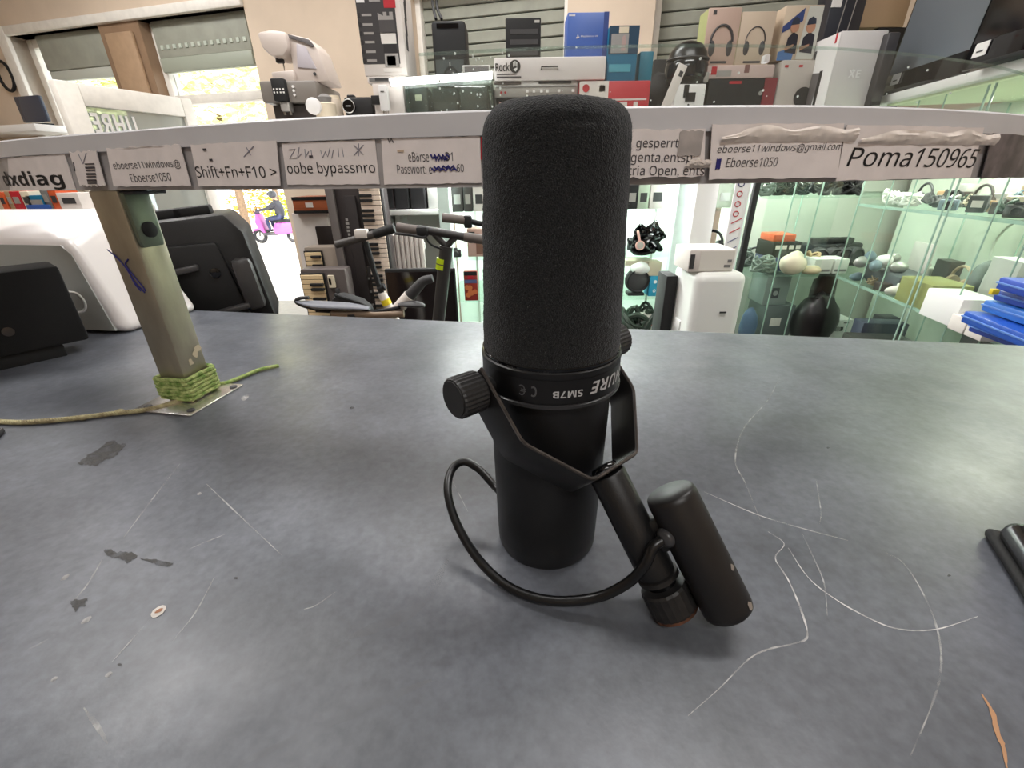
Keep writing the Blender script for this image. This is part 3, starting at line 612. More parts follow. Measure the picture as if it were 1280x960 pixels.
# post with base plate, clamp, scribble
PC = Vector((-0.378, 0.468, 0)); PW = 0.033
post = thing('rail_post', 'square steel post on a base plate holding up the label rail', 'post', PC, CYAW)
M_post = mat('tarnished steel', (168, 160, 142), 0.36, 0.75, var=0.22, vscale=26, stretch=(1, 1, 0.35), bump=0.1, bscale=300)
b = B(); box(b, (0, 0, ZB / 2 + 0.001), (PW, PW, ZB - 0.002), None, 0.002); obj('tube', b, M_post, post)
b = B(); box(b, (0.003, -0.006, 0.0012), (0.075, 0.079, 0.0024), None, 0.0006); pl = obj('base_plate', b, mat('bright steel plate', (214, 210, 204), 0.25, 0.9, var=0.15, vscale=30), post)
for dx, dy in ((0.03, -0.036), (-0.026, -0.036), (0.032, 0.024)):
    b = B(); lathe(b, [(0.0042, 0.0024), (0.0040, 0.0036), (0.0022, 0.0044)], 16, (dx + 0.003, dy, 0)); obj('screw', b, K['dgrey'], pl)
b = B(); prism(b, [(-0.011, -0.022), (0.011, -0.022), (0.013, -0.016), (0.013, 0.028), (-0.013, 0.028), (-0.013, -0.016)], 0.005, Matrix.Translation((PW / 2 + 0.005, -0.002, ZB - 0.03)) @ Matrix.Rotation(PI / 2, 4, 'Z'), 0.001)
cl = obj('clamp', b, mat('green grey clamp', (104, 112, 98), 0.35, 0.6, var=0.2), post)
b = B(); lathe(b, [(0.0075, 0), (0.0075, 0.002), (0.0050, 0.0035)], 20, (PW / 2 + 0.005, -0.002, ZB - 0.036), (1, 0, 0)); obj('clamp_screw', b, K['blackm'], cl)
b = B(); box(b, (0.006, 0.004, ZB - 0.0025), (0.05, 0.036, 0.003), None, 0.001); obj('top_plate', b, K['dgrey'], post)
def pface(px, py):                                    # point on the post's front face (post space)
    inv = Matrix.Rotation(-CYAW, 3, 'Z'); o = inv @ (EYE - PC); d = inv @ ray(px, py); t = (-PW / 2 - 0.0006 - o.y) / d.y; return o + d * t
for pts in ([(134, 312), (146, 322), (158, 336), (168, 352), (181, 366)], [(160, 324), (157, 331), (168, 346), (178, 358), (182, 364)], [(158, 334), (168, 354), (176, 364)]):
    b = B(); tube(b, [pface(*p) for p in pts], 0.0006, 6, 5); obj('pen_scribble', b, K['inkblue'], post)
for dx, dz, s in ((0.006, 0.052, 0.004), (0.011, 0.057, 0.005), (-0.003, 0.045, 0.0035)):
    b = B(); bmesh.ops.create_circle(b, cap_ends=True, segments=10, radius=s)
    for v in b.verts: c0 = v.co.copy(); v.co = Vector((PW / 2 + 0.0005, dx + c0.x * rng.uniform(0.6, 1.2), dz + c0.y * rng.uniform(0.7, 1.3)))
    obj('paint_residue', b, mat('pale residue', (196, 182, 156), 0.8), post)
# green rope
rp = thing('green_rope', 'pale green rope wound around the foot of the steel post, ends trailing on the counter', 'rope', PC, CYAW)
q = PW / 2 + 0.003; wraps = []
for k in range(6):
    z = 0.007 + k * 0.0046
    for (x, y) in ((-q, -q), (0, -q - 0.0005), (q, -q), (q + 0.0005, 0), (q, q), (-q, q)): wraps.append((x + rng.uniform(-0.0004, 0.0004), y, z + 0.0012 * (y > 0)))
M_rope = mat('green rope', (104, 134, 62), 0.9, c2=(176, 186, 122), vscale=160)
b = B(); rope(b, wraps, 0.0026, 5, 0.008); obj('rope_coil', b, M_rope, rp)
inv = Matrix.Rotation(-CYAW, 3, 'Z')
def rpt(px, py, z): return inv @ (atz(px, py, z) - PC)
b = B(); rope(b, [(q, -q, 0.006), rpt(240, 496, 0.004)] + [rpt(*p, 0.003) for p in ((205, 507), (178, 513), (140, 517), (100, 522), (60, 526), (25, 528), (-12, 526), (-40, 522))], 0.0028, 6, 0.008); o = obj('rope_tail', b, mat('soiled rope', (128, 116, 88), 0.9, c2=(176, 168, 130), vscale=120), rp)
b = B(); sph(b, rpt(150, 515, 0.003), 0.0042, (1.3, 1, 0.8)); sph(b, rpt(103, 522, 0.003), 0.0036, (1.4, 1, 0.8)); obj('knot', b, mat('soiled rope', (168, 160, 132)), rp)
b = B(); rope(b, [(q, q * 0.4, 0.006), rpt(272, 480, 0.004), rpt(285, 478, 0.003), rpt(305, 470, 0.003), rpt(325, 462, 0.003), rpt(348, 457, 0.003)], 0.0026, 6, 0.008); obj('rope_tail', b, M_rope, rp)

# paper labels taped to the rail
M_paper = mat('label paper', (246, 238, 236), 0.75, var=0.04, vscale=60, bump=0.1, bscale=200)
M_tape = mat('torn backing', (186, 178, 174), 0.7, var=0.15, vscale=80)
def sheet(bm, s0, s1, z0, z1, off, th=0.0006, jit=0.0, slant=(0, 0), n=18):
    top = []; bot = []
    for k in range(n + 1):
        u = k / n
        zt_ = z1 + rng.uniform(-jit, jit * 0.3); zb_ = z0 + rng.uniform(-jit * 0.3, jit)
        st = s0 + (s1 - s0) * u + slant[0] * (1 - u) + slant[1] * u; sb = s0 + (s1 - s0) * u
        top.append((st, zt_)); bot.append((sb, zb_))
    R = []
    for (st, zt_), (sb, zb_) in zip(top, bot): R.append([bm.verts.new(v) for v in (rail_pt(sb, off, zb_), rail_pt(st, off, zt_), rail_pt(st, off - th, zt_), rail_pt(sb, off - th, zb_))])
    for k in range(n):
        for j in range(4): bm.faces.new((R[k][j], R[k][(j + 1) % 4], R[k + 1][(j + 1) % 4], R[k + 1][j]))
    bm.faces.new(R[0][::-1]); bm.faces.new(R[-1])
LABS = []
def paper(name, label, x0, x1, yt0, yt1, yb0, yb1, off=0.0012, jit=0.0006, m=None, cat='label', dxt=(0, 0)):
    """pixel corners of a label: x range at the bottom, top y left/right, bottom y left/right, top shifts in pixels"""
    xm = (x0 + x1) / 2; s0, za = rail_sz(x0, yb0); s1, zc = rail_sz(x1, yb1); z1 = (rail_sz(x0 + dxt[0], yt0)[1] + rail_sz(x1 + dxt[1], yt1)[1]) / 2; z0 = (za + zc) / 2
    z0 = max(z0, ZB - 0.001); z1 = min(z1, ZM + 0.004)
    sl = (rail_sz(x0 + dxt[0], yt0)[0] - s0, rail_sz(x1 + dxt[1], yt1)[0] - s1)
    c = rail_pt((s0 + s1) / 2, off, z0)
    t = thing(name, label, cat, c)
    b = B(); sheet(b, s0, s1, z0, z1, off + 0.0026 * (z1 > ZM), 0.0007, jit, sl); bmesh.ops.translate(b, vec=-c, verts=b.verts); obj('paper', b, m or M_paper, t)
    t_off = off + 0.0026 * (z1 > ZM) + 0.0003
    def write(s, a0, a1, b0, b1, m=K['ink'], bold=0.0, shear=0.0, part='lettering', dy=0):
        """text into pixel box x a0..a1, y b0 (top)..b1 (bottom); dy: how much lower the right end is"""
        sa, _ = rail_sz(a0, b1); sb, _ = rail_sz(a1, b1 + dy); zl0, zl1 = rail_sz(a0, b1)[1], rail_sz(a0, b0)[1]; zr0, zr1 = rail_sz(a1, b1 + dy)[1], rail_sz(a1, b0 + dy)[1]
        text_fit(s, lambda u, v: rail_pt(sa + (sb - sa) * u, t_off, (zl0 + (zr0 - zl0) * u) * (1 - v) + (zl1 + (zr1 - zl1) * u) * v) - c, m, t, bold, shear, part)
    def stroke(pts, r=0.00025, m=K['pencil'], part='pen_mark'):
        b = B(); tube(b, [rail_pt(rail_sz(*p)[0], t_off + 0.0001, rail_sz(*p)[1]) - c for p in pts], r, 5); obj(part, b, m, t)
    def patch(x0, x1, y0, y1, m, part, jit=0.0004, lift=0.0004, slant=(0, 0)):
        sa, zb_ = rail_sz(x0, y1); sb, zt_ = rail_sz(x1, y0); b = B(); sheet(b, sa, sb, zb_, zt_, t_off + lift, 0.0003, jit, slant, 8); bmesh.ops.translate(b, vec=-c, verts=b.verts); obj(part, b, m, t)
    def curl(x0, x1, y0, y1, m, part='torn_flap'):
        """a torn strip of paper curling off the face"""
        sa, sb = rail_s(x0), rail_s(x1); zt_ = rail_sz(x0, y0)[1]; zb_ = rail_sz(x0, y1)[1]; b = B(); n = 44; R = []
        zt_ = min(zt_, ZM + 0.006)
        for k in range(n + 1):
            u = k / n; s = sa + (sb - sa) * u; row = []; h = (zt_ - zb_) * (0.72 + 0.28 * noise.noise(Vector((u * 5, x0, 0)))) * min(1, 0.35 + u * 4)
            for j in range(7): a = PI * (j / 6) * 0.9; row.append(b.verts.new(rail_pt(s, t_off + 0.0005 + 0.0020 * math.sin(a) + 0.0010 * noise.noise(Vector((u * 14, j * 0.9, x0))), zb_ + h * (j / 6)) - c))
            R.append(row)
        for k in range(n):
            for j in range(6): b.faces.new((R[k][j], R[k + 1][j], R[k + 1][j + 1], R[k][j + 1]))
        obj(part, b, m, t)
    return write, stroke, patch, curl
M_flap = mat('torn paper flap', (232, 222, 214), 0.8, var=0.1, vscale=120)
wr, st, pa, cu = paper('paper_label', 'paper label with bold black dxdiag lettering at the left end of the rail', 8, 90, 196, 193, 239, 237, dxt=(-4, -14))
wr('dxdiag', 6, 80, 214, 238, K['ink'], 0.03, dy=-1)
wr, st, pa, cu = paper('paper_label', 'small torn price sticker with a tiny barcode left of the steel post top', 100, 131, 190, 187, 234, 232, m=M_paper, jit=0.0018, dxt=(-14, -12))
for k in range(7): pa(107 + 0.6 * k, 118 + 0.5 * k, 204 + k * 4, 206 + k * 4 + (k % 2), K['inkgrey'], 'barcode_bar', 0)
st([(98, 192), (104, 205), (108, 191)], 0.0003); st([(92, 203), (94, 214)], 0.0004, K['inkgrey'])
wr, st, pa, cu = paper('paper_label', 'paper label with two small grey lines ending in an at sign above the post', 142, 238, 184, 181, 234, 232, jit=0.001, dxt=(-10, -14))
wr('eboerse11windows@', 144, 227, 202, 214, K['inkgrey'], 0.008, dy=-3); wr('Eboerse1050', 165, 215, 217, 228, K['inkgrey'], 0.008, dy=-2)
pa(155, 205, 182, 185, M_tape, 'tear', 0.0006)
wr, st, pa, cu = paper('paper_label', 'paper label reading Shift+Fn+F10 with a faint pen cross', 248, 350, 179, 177, 233, 232, dxt=(-11, -5))
wr('Shift+Fn+F10 >', 247, 347, 207, 222, K['ink'], 0.012, dy=0)
st([(305, 196), (317, 183)], 0.0003); st([(308, 184), (314, 194)], 0.0003)
for (x, y) in ((256, 187), (264, 200)): pa(x - 1.5, x + 1.5, y - 1.5, y + 1.5, K['inkgrey'], 'ink_dot', 0)
wr, st, pa, cu = paper('paper_label', 'paper label reading oobe bypassnro with pale pen scribbles above', 356, 472, 177, 175, 232, 230, dxt=(-8, -6))
wr('oobe bypassnro', 358, 468, 203, 221, K['ink'], 0.008, dy=-1)
for pts in ([(358, 187), (366, 186), (359, 198), (368, 197)], [(371, 184), (369, 197), (374, 192)], [(378, 186), (379, 197), (383, 189)], [(386, 187), (387, 196)], [(398, 188), (401, 197), (404, 189), (407, 196), (410, 184)], [(414, 187), (412, 198)], [(420, 185), (421, 196)], [(425, 184), (427, 196)], [(440, 181), (452, 193)], [(452, 181), (440, 194)], [(446, 179), (446, 195)]): st(pts, 0.00026)
pa(384, 388, 194, 197, K['inkgrey'], 'ink_dot', 0)
wr, st, pa, cu = paper('paper_label', 'paper label with two small printed lines partly struck out in blue ink', 478, 601, 172, 170, 231, 229, dxt=(-4, -2))
wr('eB\u00f6rse', 509, 535, 190, 202, K['inkgrey'], 0.004); wr('D1', 556, 565, 190, 201, K['inkgrey'], 0.004)
wr('Passwort: e', 495, 539, 206, 217, K['inkgrey'], 0.004); wr('60', 570, 579, 205, 215, K['inkgrey'], 0.004)
for (x0, x1, y) in ((537, 560, 195), (542, 558, 198), (541, 568, 209), (538, 570, 212)):
    st([(x0 + (x1 - x0) * k / 9, y + (2 if k % 2 else -2) + rng.uniform(-1, 1)) for k in range(10)], 0.0007, K['inkblue'], 'ink_strike')
st([(483, 173), (485, 178), (487, 173), (490, 178)], 0.0004, K['inkgrey']); pa(495, 503, 187, 190, mat('tan stain', (206, 182, 158), 0.8), 'stain', 0.0002)
wr, st, pa, cu = paper('red_tag', 'narrow dark red paper edge just left of the microphone foam', 600, 608, 170, 170, 200, 200, m=K['red'], off=0.0014)
wr, st, pa, cu = paper('paper_label', 'paper label reading gesperrt and Open, half hidden right of the microphone foam', 735, 880, 162, 161, 224, 222, dxt=(0, 2), jit=0.0012)
wr('A1 gesperrt', 774, 847, 173, 188, K['inkgrey'], 0.008); wr('Magenta,entsp', 768, 864, 191, 206, K['inkgrey'], 0.008); wr('Austria Open, ents', 760, 879, 207, 223, K['inkgrey'], 0.008, dy=0)
pa(846, 880, 162, 196, M_tape, 'torn_patch', 0.0012); cu(852, 884, 196, 210, M_flap)
wr, st, pa, cu = paper('paper_label', 'paper label with an email address and a round blue ink stamp, its top edge torn', 886, 1045, 155, 153, 223, 224, dxt=(4, 10), off=0.0020)
wr('eboerse11windows@gmail.com', 895, 1050, 182, 194, K['inkgrey'], 0.01, 0.12, dy=-4); wr('Eboerse1050', 906, 970, 197, 209, K['inkgrey'], 0.012, 0.12, dy=-1)
pa(893, 901, 198, 212, K['inkblue'], 'ink_stamp', 0.0006); st([(895, 207), (898, 201), (900, 203)], 0.0003, K['white'], 'stamp_mark')
cu(893, 1054, 153, 178, M_flap)
wr, st, pa, cu = paper('paper_label', 'paper label with large italic Poma150965 lettering at the right end of the rail', 1046, 1211, 158, 157, 222, 226, dxt=(12, 20), off=0.0016)
wr('Poma150965', 1057, 1216, 184, 208, K['ink'], 0.01, 0.14, dy=2)
cu(1060, 1228, 156, 180, M_flap)
wr, st, pa, cu = paper('torn_label', 'dark torn remains of a peeled label at the far right of the rail', 1227, 1310, 168, 172, 226, 230, dxt=(16, 18), m=mat('dark tape remains', (104, 96, 98), 0.5, var=0.4, vscale=60), jit=0.0008, off=0.0006)

# low clear pane standing on the rail, with its clip
gl = thing('glass_screen', 'low clear glass pane standing on the white rail in front of the stock shelves', 'glass', rail_pt(rail_s(800), -0.03, ZT))
GO = gl.location.copy(); sG0 = rail_s(515); zG = rail_sz(560, 66, -0.0325)[1]
b = B(); n = 60; R = []
for k in range(n + 1):
    s = sG0 + (RS[-1] - 0.02 - sG0) * k / n; R.append([b.verts.new(v - GO) for v in (rail_pt(s, -0.03, ZT), rail_pt(s, -0.03, zG), rail_pt(s, -0.035, zG), rail_pt(s, -0.035, ZT))])
for k in range(n):
    for j in range(4): b.faces.new((R[k][j], R[k][(j + 1) % 4], R[k + 1][(j + 1) % 4], R[k + 1][j]))
b.faces.new(R[0][::-1]); b.faces.new(R[-1]); obj('pane', b, glass('dusty pane', (250, 252, 251), 0.02, 0.03, (160, 172, 166)), gl)
b = B(); tube(b, [rail_pt(sG0 + (RS[-1] - 0.02 - sG0) * k / 60, -0.0325, zG) - GO for k in range(61)], 0.0010, 6); obj('top_edge', b, glass('edge glass', (242, 248, 245), 0.06, 0.06, (150, 165, 158)), gl)
s_, z_ = rail_sz(957, 74, -0.028); b = B(); p = rail_pt(s_, -0.028, z_) - GO; box(b, p, (0.0036, 0.005, 0.0046), None, 0.0006); obj('clip', b, K['white'], gl)
b = B()
for k in range(70):
    s = rail_s(rng.choice([rng.uniform(540, 640), rng.uniform(640, 1270)])); z = ZT + (zG - ZT) * rng.random() ** 1.3; sph(b, rail_pt(s, -0.0298, z) - GO, rng.uniform(0.00035, 0.0009), u=6, v=4)
o = obj('dust_speck', b, mat('dust', (214, 220, 214), 0.9), gl); o['kind'] = 'stuff'

# ================================================================== THINGS STANDING ON THE COUNTER
def hull8(name, pts, m, parent, bev, seg=4):
    b = B(); v = [b.verts.new(p) for p in pts]
    for f in ((0, 3, 2, 1), (4, 5, 6, 7), (0, 1, 5, 4), (1, 2, 6, 5), (2, 3, 7, 6), (3, 0, 4, 7)): b.faces.new([v[i] for i in f])
    bmesh.ops.recalc_face_normals(b, faces=b.faces); bmesh.ops.bevel(b, geom=b.edges[:], offset=bev, segments=seg, profile=0.5, affect='EDGES'); return obj(name, b, m, parent, sharp=1.2)
lf = Vector((-0.985, 0.17, 0))
fr = atz(160, 418, 0); br = fr + Vector((0.03, 0.15, 0)); tfr = aty(86, 302, fr.y + 0.02); tbr = aty(152, 258, fr.y + 0.20)
wb = thing('white_case', 'large white rounded plastic case on the counter behind the steel post', 'case', fr)
hull8('shell', [p - fr for p in (fr + lf * 0.62, fr, br, br + lf * 0.62, tfr + lf * 0.55, tfr, tbr, tbr + lf * 0.6)], mat('glossy white shell', (232, 226, 224), 0.28), wb, 0.016)
b = B()
fpts = [fr + lf * 0.60, fr + lf * 0.02 + Vector((0, 0, 0.006)), tfr + lf * 0.004 + Vector((0, 0, -0.020)), tfr + lf * 0.018 + Vector((0, 0, -0.006)), tfr + lf * 0.53 + Vector((0, 0, -0.004))]
nf = (fpts[1] - fpts[0]).cross(fpts[2] - fpts[1]).normalized(); nf = nf if nf.y < 0 else -nf
v0 = [b.verts.new(p + nf * 0.0015 - fr) for p in fpts]; v1 = [b.verts.new(p - nf * 0.004 - fr) for p in fpts]
b.faces.new(v0); b.faces.new(v1[::-1])
for k in range(5): b.faces.new((v0[k], v1[k], v1[(k + 1) % 5], v0[(k + 1) % 5]))
o = obj('shaded_front', b, mat('shaded front grey', (176, 180, 176), 0.35), wb); o['label'] = 'flat front with its shade put in as pale grey'  # shade on the white front put into a pale grey sheet
bx = atz(113, 424, 0.018); yw = math.radians(51)
sp = thing('black_box_speaker', 'black cloth-covered box speaker at the left edge of the counter', 'speaker', (bx.x, bx.y, 0), yw)
b = B(); box(b, (-0.13, 0.034, 0.018 + 0.054), (0.26, 0.068, 0.108), None, 0.004); obj('cabinet', b, mat('black speaker cloth', (13, 12, 13), 0.9, bump=0.5, bscale=1400), sp)
b = B(); box(b, (-0.15, 0.036, 0.009), (0.24, 0.06, 0.019), None, 0.002); obj('foot', b, K['blackm'], sp)
b = B(); lathe(b, [(0.006, 0), (0.0062, 0.0012), (0.003, 0.0018)], 18, (-0.075, 0.0, 0.05), (0, -1, 0)); obj('badge', b, mat('dull badge', (90, 84, 80), 0.3, 0.8), sp)
b = B(); tube(b, [(0.0, 0.03, 0.085), (0.010, 0.03, 0.08), (0.014, 0.03, 0.066), (0.010, 0.03, 0.055), (0.0, 0.03, 0.053)], 0.0022, 8, 5); obj('side_handle', b, K['silver'], sp)
# PA speaker lying behind the counter, on a hidden stand
YP = math.radians(25); pr_ = aty(347, 396, 0.98); pn = Vector((math.sin(YP), -math.cos(YP), 0)); pe = Vector((math.cos(YP), math.sin(YP), 0))
def onp(px, py): d = ray(px, py); return EYE + d * ((pr_ - EYE).dot(pn) / d.dot(pn))
ZP = pr_.z - 0.02; pf = Vector((pr_.x, pr_.y, ZP))
pa_ = thing('stage_speaker', 'large black moulded stage speaker tilted behind the white case', 'speaker', pf)
pa_.rotation_euler = (0, math.radians(-5), YP)
xl, xr = (onp(225, 396) - pr_).dot(pe), 0.0; zt_ = onp(300, 264).z - ZP
M_pa = mat('moulded black plastic', (17, 16, 17), 0.5, bump=0.4, bscale=500)
b = B(); prism(b, [(xl, 0), (xr, 0), (xr - 0.006, zt_ * 0.84), (xr - 0.03, zt_), (xl, zt_)], 0.22, None, 0.008); obj('cabinet', b, M_pa, pa_)
W_ = xr - xl
b = B(); prism(b, [(xl + 0.02, 0.03), (xr - 0.045, 0.03), (xr - 0.06, zt_ - 0.05), (xl + 0.02, zt_ - 0.045)], 0.02, Matrix.Translation((0, -0.012, 0)), 0.006); obj('back_panel', b, mat('recess black', (12, 11, 12), 0.6), pa_)
for (u0, u1, v) in ((0.10, 0.42, 0.62), (0.36, 0.78, 0.24)):
    b = B(); box(b, (xl + W_ * (u0 + u1) / 2, -0.018, zt_ * v), (W_ * (u1 - u0), 0.02, 0.012), Matrix.Rotation(-0.08, 3, 'Y'), 0.004); obj('rib', b, mat('grey black plastic', (62, 60, 60), 0.4), pa_)
b = B(); box(b, (xr - 0.03, -0.006, zt_ * 0.42), (0.04, 0.03, 0.11), None, 0.012); obj('handle', b, mat('grey black plastic', (62, 60, 60)), pa_)
b = B(); lathe(b, [(0.010, 0), (0.010, 0.006), (0.006, 0.007)], 18, (xl + W_ * 0.55, -0.01, zt_ * 0.56), (0, -1, 0)); obj('socket', b, K['blackg'], pa_)
for x in (0.14, 0.42):
    b = B(); box(b, (xl + W_ * x + 0.01, 0.1, zt_ + 0.008), (0.07, 0.05, 0.018), None, 0.004); obj('rubber_foot', b, K['blackm'], pa_)
b = B(); c = pf + pe * (xl * 0.5) - pn * 0.12; box(b, (c.x, c.y, (ZP - 0.03 + FLOOR) / 2), (-xl * 0.8, 0.2, ZP - 0.03 - FLOOR), Matrix.Rotation(YP, 3, 'Z'), 0.004); o = obj('stand_box', b, K['kraft']); tag(o, 'plain box stand behind the counter under the stage speaker', 'stand')
# black device at the right edge
dp = atz(1236, 672, 0.0)
ax_ = math.atan2(-0.86, -0.45)
dv_ = thing('black_device', 'glossy black rounded device lying at the right edge of the counter', 'device', dp)
RM = Matrix.Rotation(ax_, 3, 'Z')
b = B(); box(b, RM @ Vector((0.07, 0.026, 0.011)), (0.14, 0.052, 0.020), RM, 0.009, 4); obj('body', b, mat('glossy black case', (14, 14, 16), 0.2), dv_, sharp=1.2)
b = B(); box(b, RM @ Vector((0.07, 0.026, 0.0035)), (0.146, 0.058, 0.007), RM, 0.003, 3); obj('lower_shell', b, K['blackm'], dv_)
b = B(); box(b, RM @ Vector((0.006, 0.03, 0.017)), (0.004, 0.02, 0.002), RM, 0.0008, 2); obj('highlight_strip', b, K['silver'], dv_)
# small clutter at the left edge
p = atz(-4, 545, 0.0); b = B(); box(b, (p.x, p.y, 0.003), (0.010, 0.014, 0.006), Matrix.Rotation(0.5, 3, 'Z'), 0.002); o = obj('small_clip', b, K['dgrey']); tag(o, 'tiny dark clip just below the rope at the left edge of the counter', 'clip')

# ================================================================== BEHIND THE COUNTER
ZS = 0.44                                             # top of the display shelf
def span(xl, xr, yt, yb, y):
    xm, ym = (xl + xr) / 2, (yt + yb) / 2; a, c = aty(xl, ym, y), aty(xr, ym, y); return a.x, c.x, aty(xm, yb, y).z, aty(xm, yt, y).z
class Box:
    """a box-shaped thing: its front face comes from the photo at a real distance y, z from a given base"""
    def __init__(s, name, label, cat, xl, xr, yt, yb, y, depth, m, zbase=None, yaw=0.0, bev=0.004, group=None, part='box', tilt=0.0):
        x0, x1, z0, z1 = span(xl, xr, yt, yb, y); z0 = z0 if zbase is None else zbase
        s.w, s.h, s.d, s.top = x1 - x0, z1 - z0, depth, z1
        s.t = thing(name, label, cat, ((x0 + x1) / 2, y, z0), yaw, group, rot=(tilt, 0, yaw)); b = B(); box(b, (0, depth / 2, s.h / 2), (s.w, depth, s.h), None, bev)
        s.o = obj(part, b, m, s.t)
    def panel(s, x0, x1, z0, z1, m, name='print_panel', lift=0.0012, parent=None, bev=0):
        b = B(); box(b, (s.w * ((x0 + x1) / 2 - 0.5), -lift / 2, s.h * (z0 + z1) / 2), (s.w * (x1 - x0), lift, s.h * (z1 - z0)), None, bev); return obj(name, b, m, parent or s.t)
    def side(s, y0, y1, z0, z1, m, name='side_panel', left=True, lift=0.0012):
        sx = -1 if left else 1; b = B(); box(b, (sx * (s.w / 2 + lift / 2), s.d * (y0 + y1) / 2, s.h * (z0 + z1) / 2), (lift, s.d * (y1 - y0), s.h * (z1 - z0))); return obj(name, b, m, s.t)
    def text(s, txt, x0, x1, z0, z1, m, bold=0.0, shear=0.0, lift=0.0016, name='lettering'):
        return text_fit(txt, front_fn(s.w * (x0 - 0.5), s.w * (x1 - 0.5), s.h * z0, s.h * z1, -lift), m, s.t, bold, shear, name)
    def disc(s, x, z, r, m, name='print_disc', lift=0.0018, r2=None, n=24):
        b = B(); c = Vector((s.w * (x - 0.5), 0, s.h * z))
        if r2:
            A = [[b.verts.new(c + Vector((rr * math.cos(2 * PI * k / n), -lift, rr * 1.15 * math.sin(2 * PI * k / n)))) for k in range(n)] for rr in (r, r2)]
            for k in range(n): b.faces.new((A[0][k], A[0][(k + 1) % n], A[1][(k + 1) % n], A[1][k]))
        else: b.faces.new([b.verts.new(c + Vector((r * math.cos(2 * PI * k / n), -lift, r * math.sin(2 * PI * k / n)))) for k in range(n)])
        return obj(name, b, m, s.t)
    def shape(s, pts, m, name='print_shape', lift=0.0018):
        b = B(); b.faces.new([b.verts.new((s.w * (x - 0.5), -lift, s.h * z)) for x, z in pts]); return obj(name, b, m, s.t)
def loc_prism(name, t, poly, depth, m, y0=0.0, bev=0.002):
    b = B(); prism(b, poly, depth, Matrix.Translation((0, y0, 0)), bev); return obj(name, b, m, t)
def cone_b(name, t, prof, org, axis, m, n=28):
    b = B(); lathe(b, prof, n, org, axis); return obj(name, b, m, t)

# ---- the long display shelf and the showcases under it
x0s = aty(322, 200, 2.0).x
shelf = thing('display_shelf', 'long white display shelf behind the counter carrying the boxed stock', 'shelf', (0, 2.0, FLOOR))
b = B(); box(b, ((x0s + 1.45) / 2, 0.33, ZS - 0.015 - FLOOR), (1.45 - x0s, 0.66, 0.03), None, 0.003); obj('shelf_board', b, K['white'], shelf)
for px in (480, 1150):
    p = aty(px, 300, 2.05 if px < 1000 else 2.6)
    b = B(); box(b, (p.x, 0.5, (ZS - 0.03 - FLOOR) / 2), (0.025, 0.3, ZS - 0.03 - FLOOR), None, 0.002); obj('side_panel', b, mat('off white panel', (206, 204, 200), 0.5), shelf)

M_lit = mat('white showcase back', (240, 242, 240), 0.6)
M_gback = mat('green grey showcase back', (190, 193, 182), 0.6, var=0.06, vscale=4)
# lit white showcase in the middle
ZA1, ZA2, ZA3 = aty(860, 262, 2.05).z, aty(860, 320, 2.05).z, aty(800, 374, 2.05).z
lx0, lx1 = aty(556, 320, 2.05).x, aty(922, 320, 2.05).x
ws = thing('lit_showcase', 'brightly lit white showcase with glass shelves in the middle, behind the microphone', 'showcase', ((lx0 + lx1) / 2, 2.05, FLOOR))
lw = lx1 - lx0; hh = ZS - 0.03 - FLOOR - 0.002
b = B(); box(b, (0, 0.5, hh / 2), (lw, 0.02, hh), None); obj('back_panel', b, M_lit, ws)
b = B(); box(b, (0, 0.25, 0.2), (lw, 0.48, 0.4), None, 0.004); obj('plinth', b, K['white'], ws)
b = B(); box(b, (0, 0.25, hh - 0.01), (lw, 0.5, 0.02), None); obj('top_panel', b, K['white'], ws)
for z in (ZA1, ZA2, ZA3):
    b = B(); box(b, (0, 0.25, z - 0.004 - FLOOR), (lw - 0.02, 0.46, 0.008), None, 0.001); obj('glass_shelf', b, K['glassshelf'], ws)
M_strip = mat('pale glass profile', (214, 236, 228), 0.15, var=0.05)
for px, wd in ((560, 0.05), (846, 0.075), (918, 0.02)):
    p = aty(px, 320, 2.03); b = B(); box(b, (p.x - (lx0 + lx1) / 2, -0.02, 0.4 + (hh - 0.4) / 2), (wd, 0.03, hh - 0.4), None, 0.008); obj('corner_profile', b, M_strip, ws)
for px in (596, 815, 885):
    p = aty(px, 320, 2.5)
    b = B(); box(b, (p.x - (lx0 + lx1) / 2, 0.47, 0.4 + (hh - 0.4) / 2), (0.012, 0.012, hh - 0.4), None, 0.002); obj('shelf_upright', b, K['silver'], ws)
for px in (590, 680, 790, 890):
    p = aty(px, 300, 2.05); area('showcase_light', (p.x, 2.2, ZS - 0.065), 0.3, 0.12, 8.0, (0.97, 1, 0.98))
    b = B(); box(b, (p.x - (lx0 + lx1) / 2, 0.15, hh - 0.026), (0.32, 0.1, 0.01)); obj('light_bar', b, mat('light bar', (235, 240, 238), 0.4), ws)
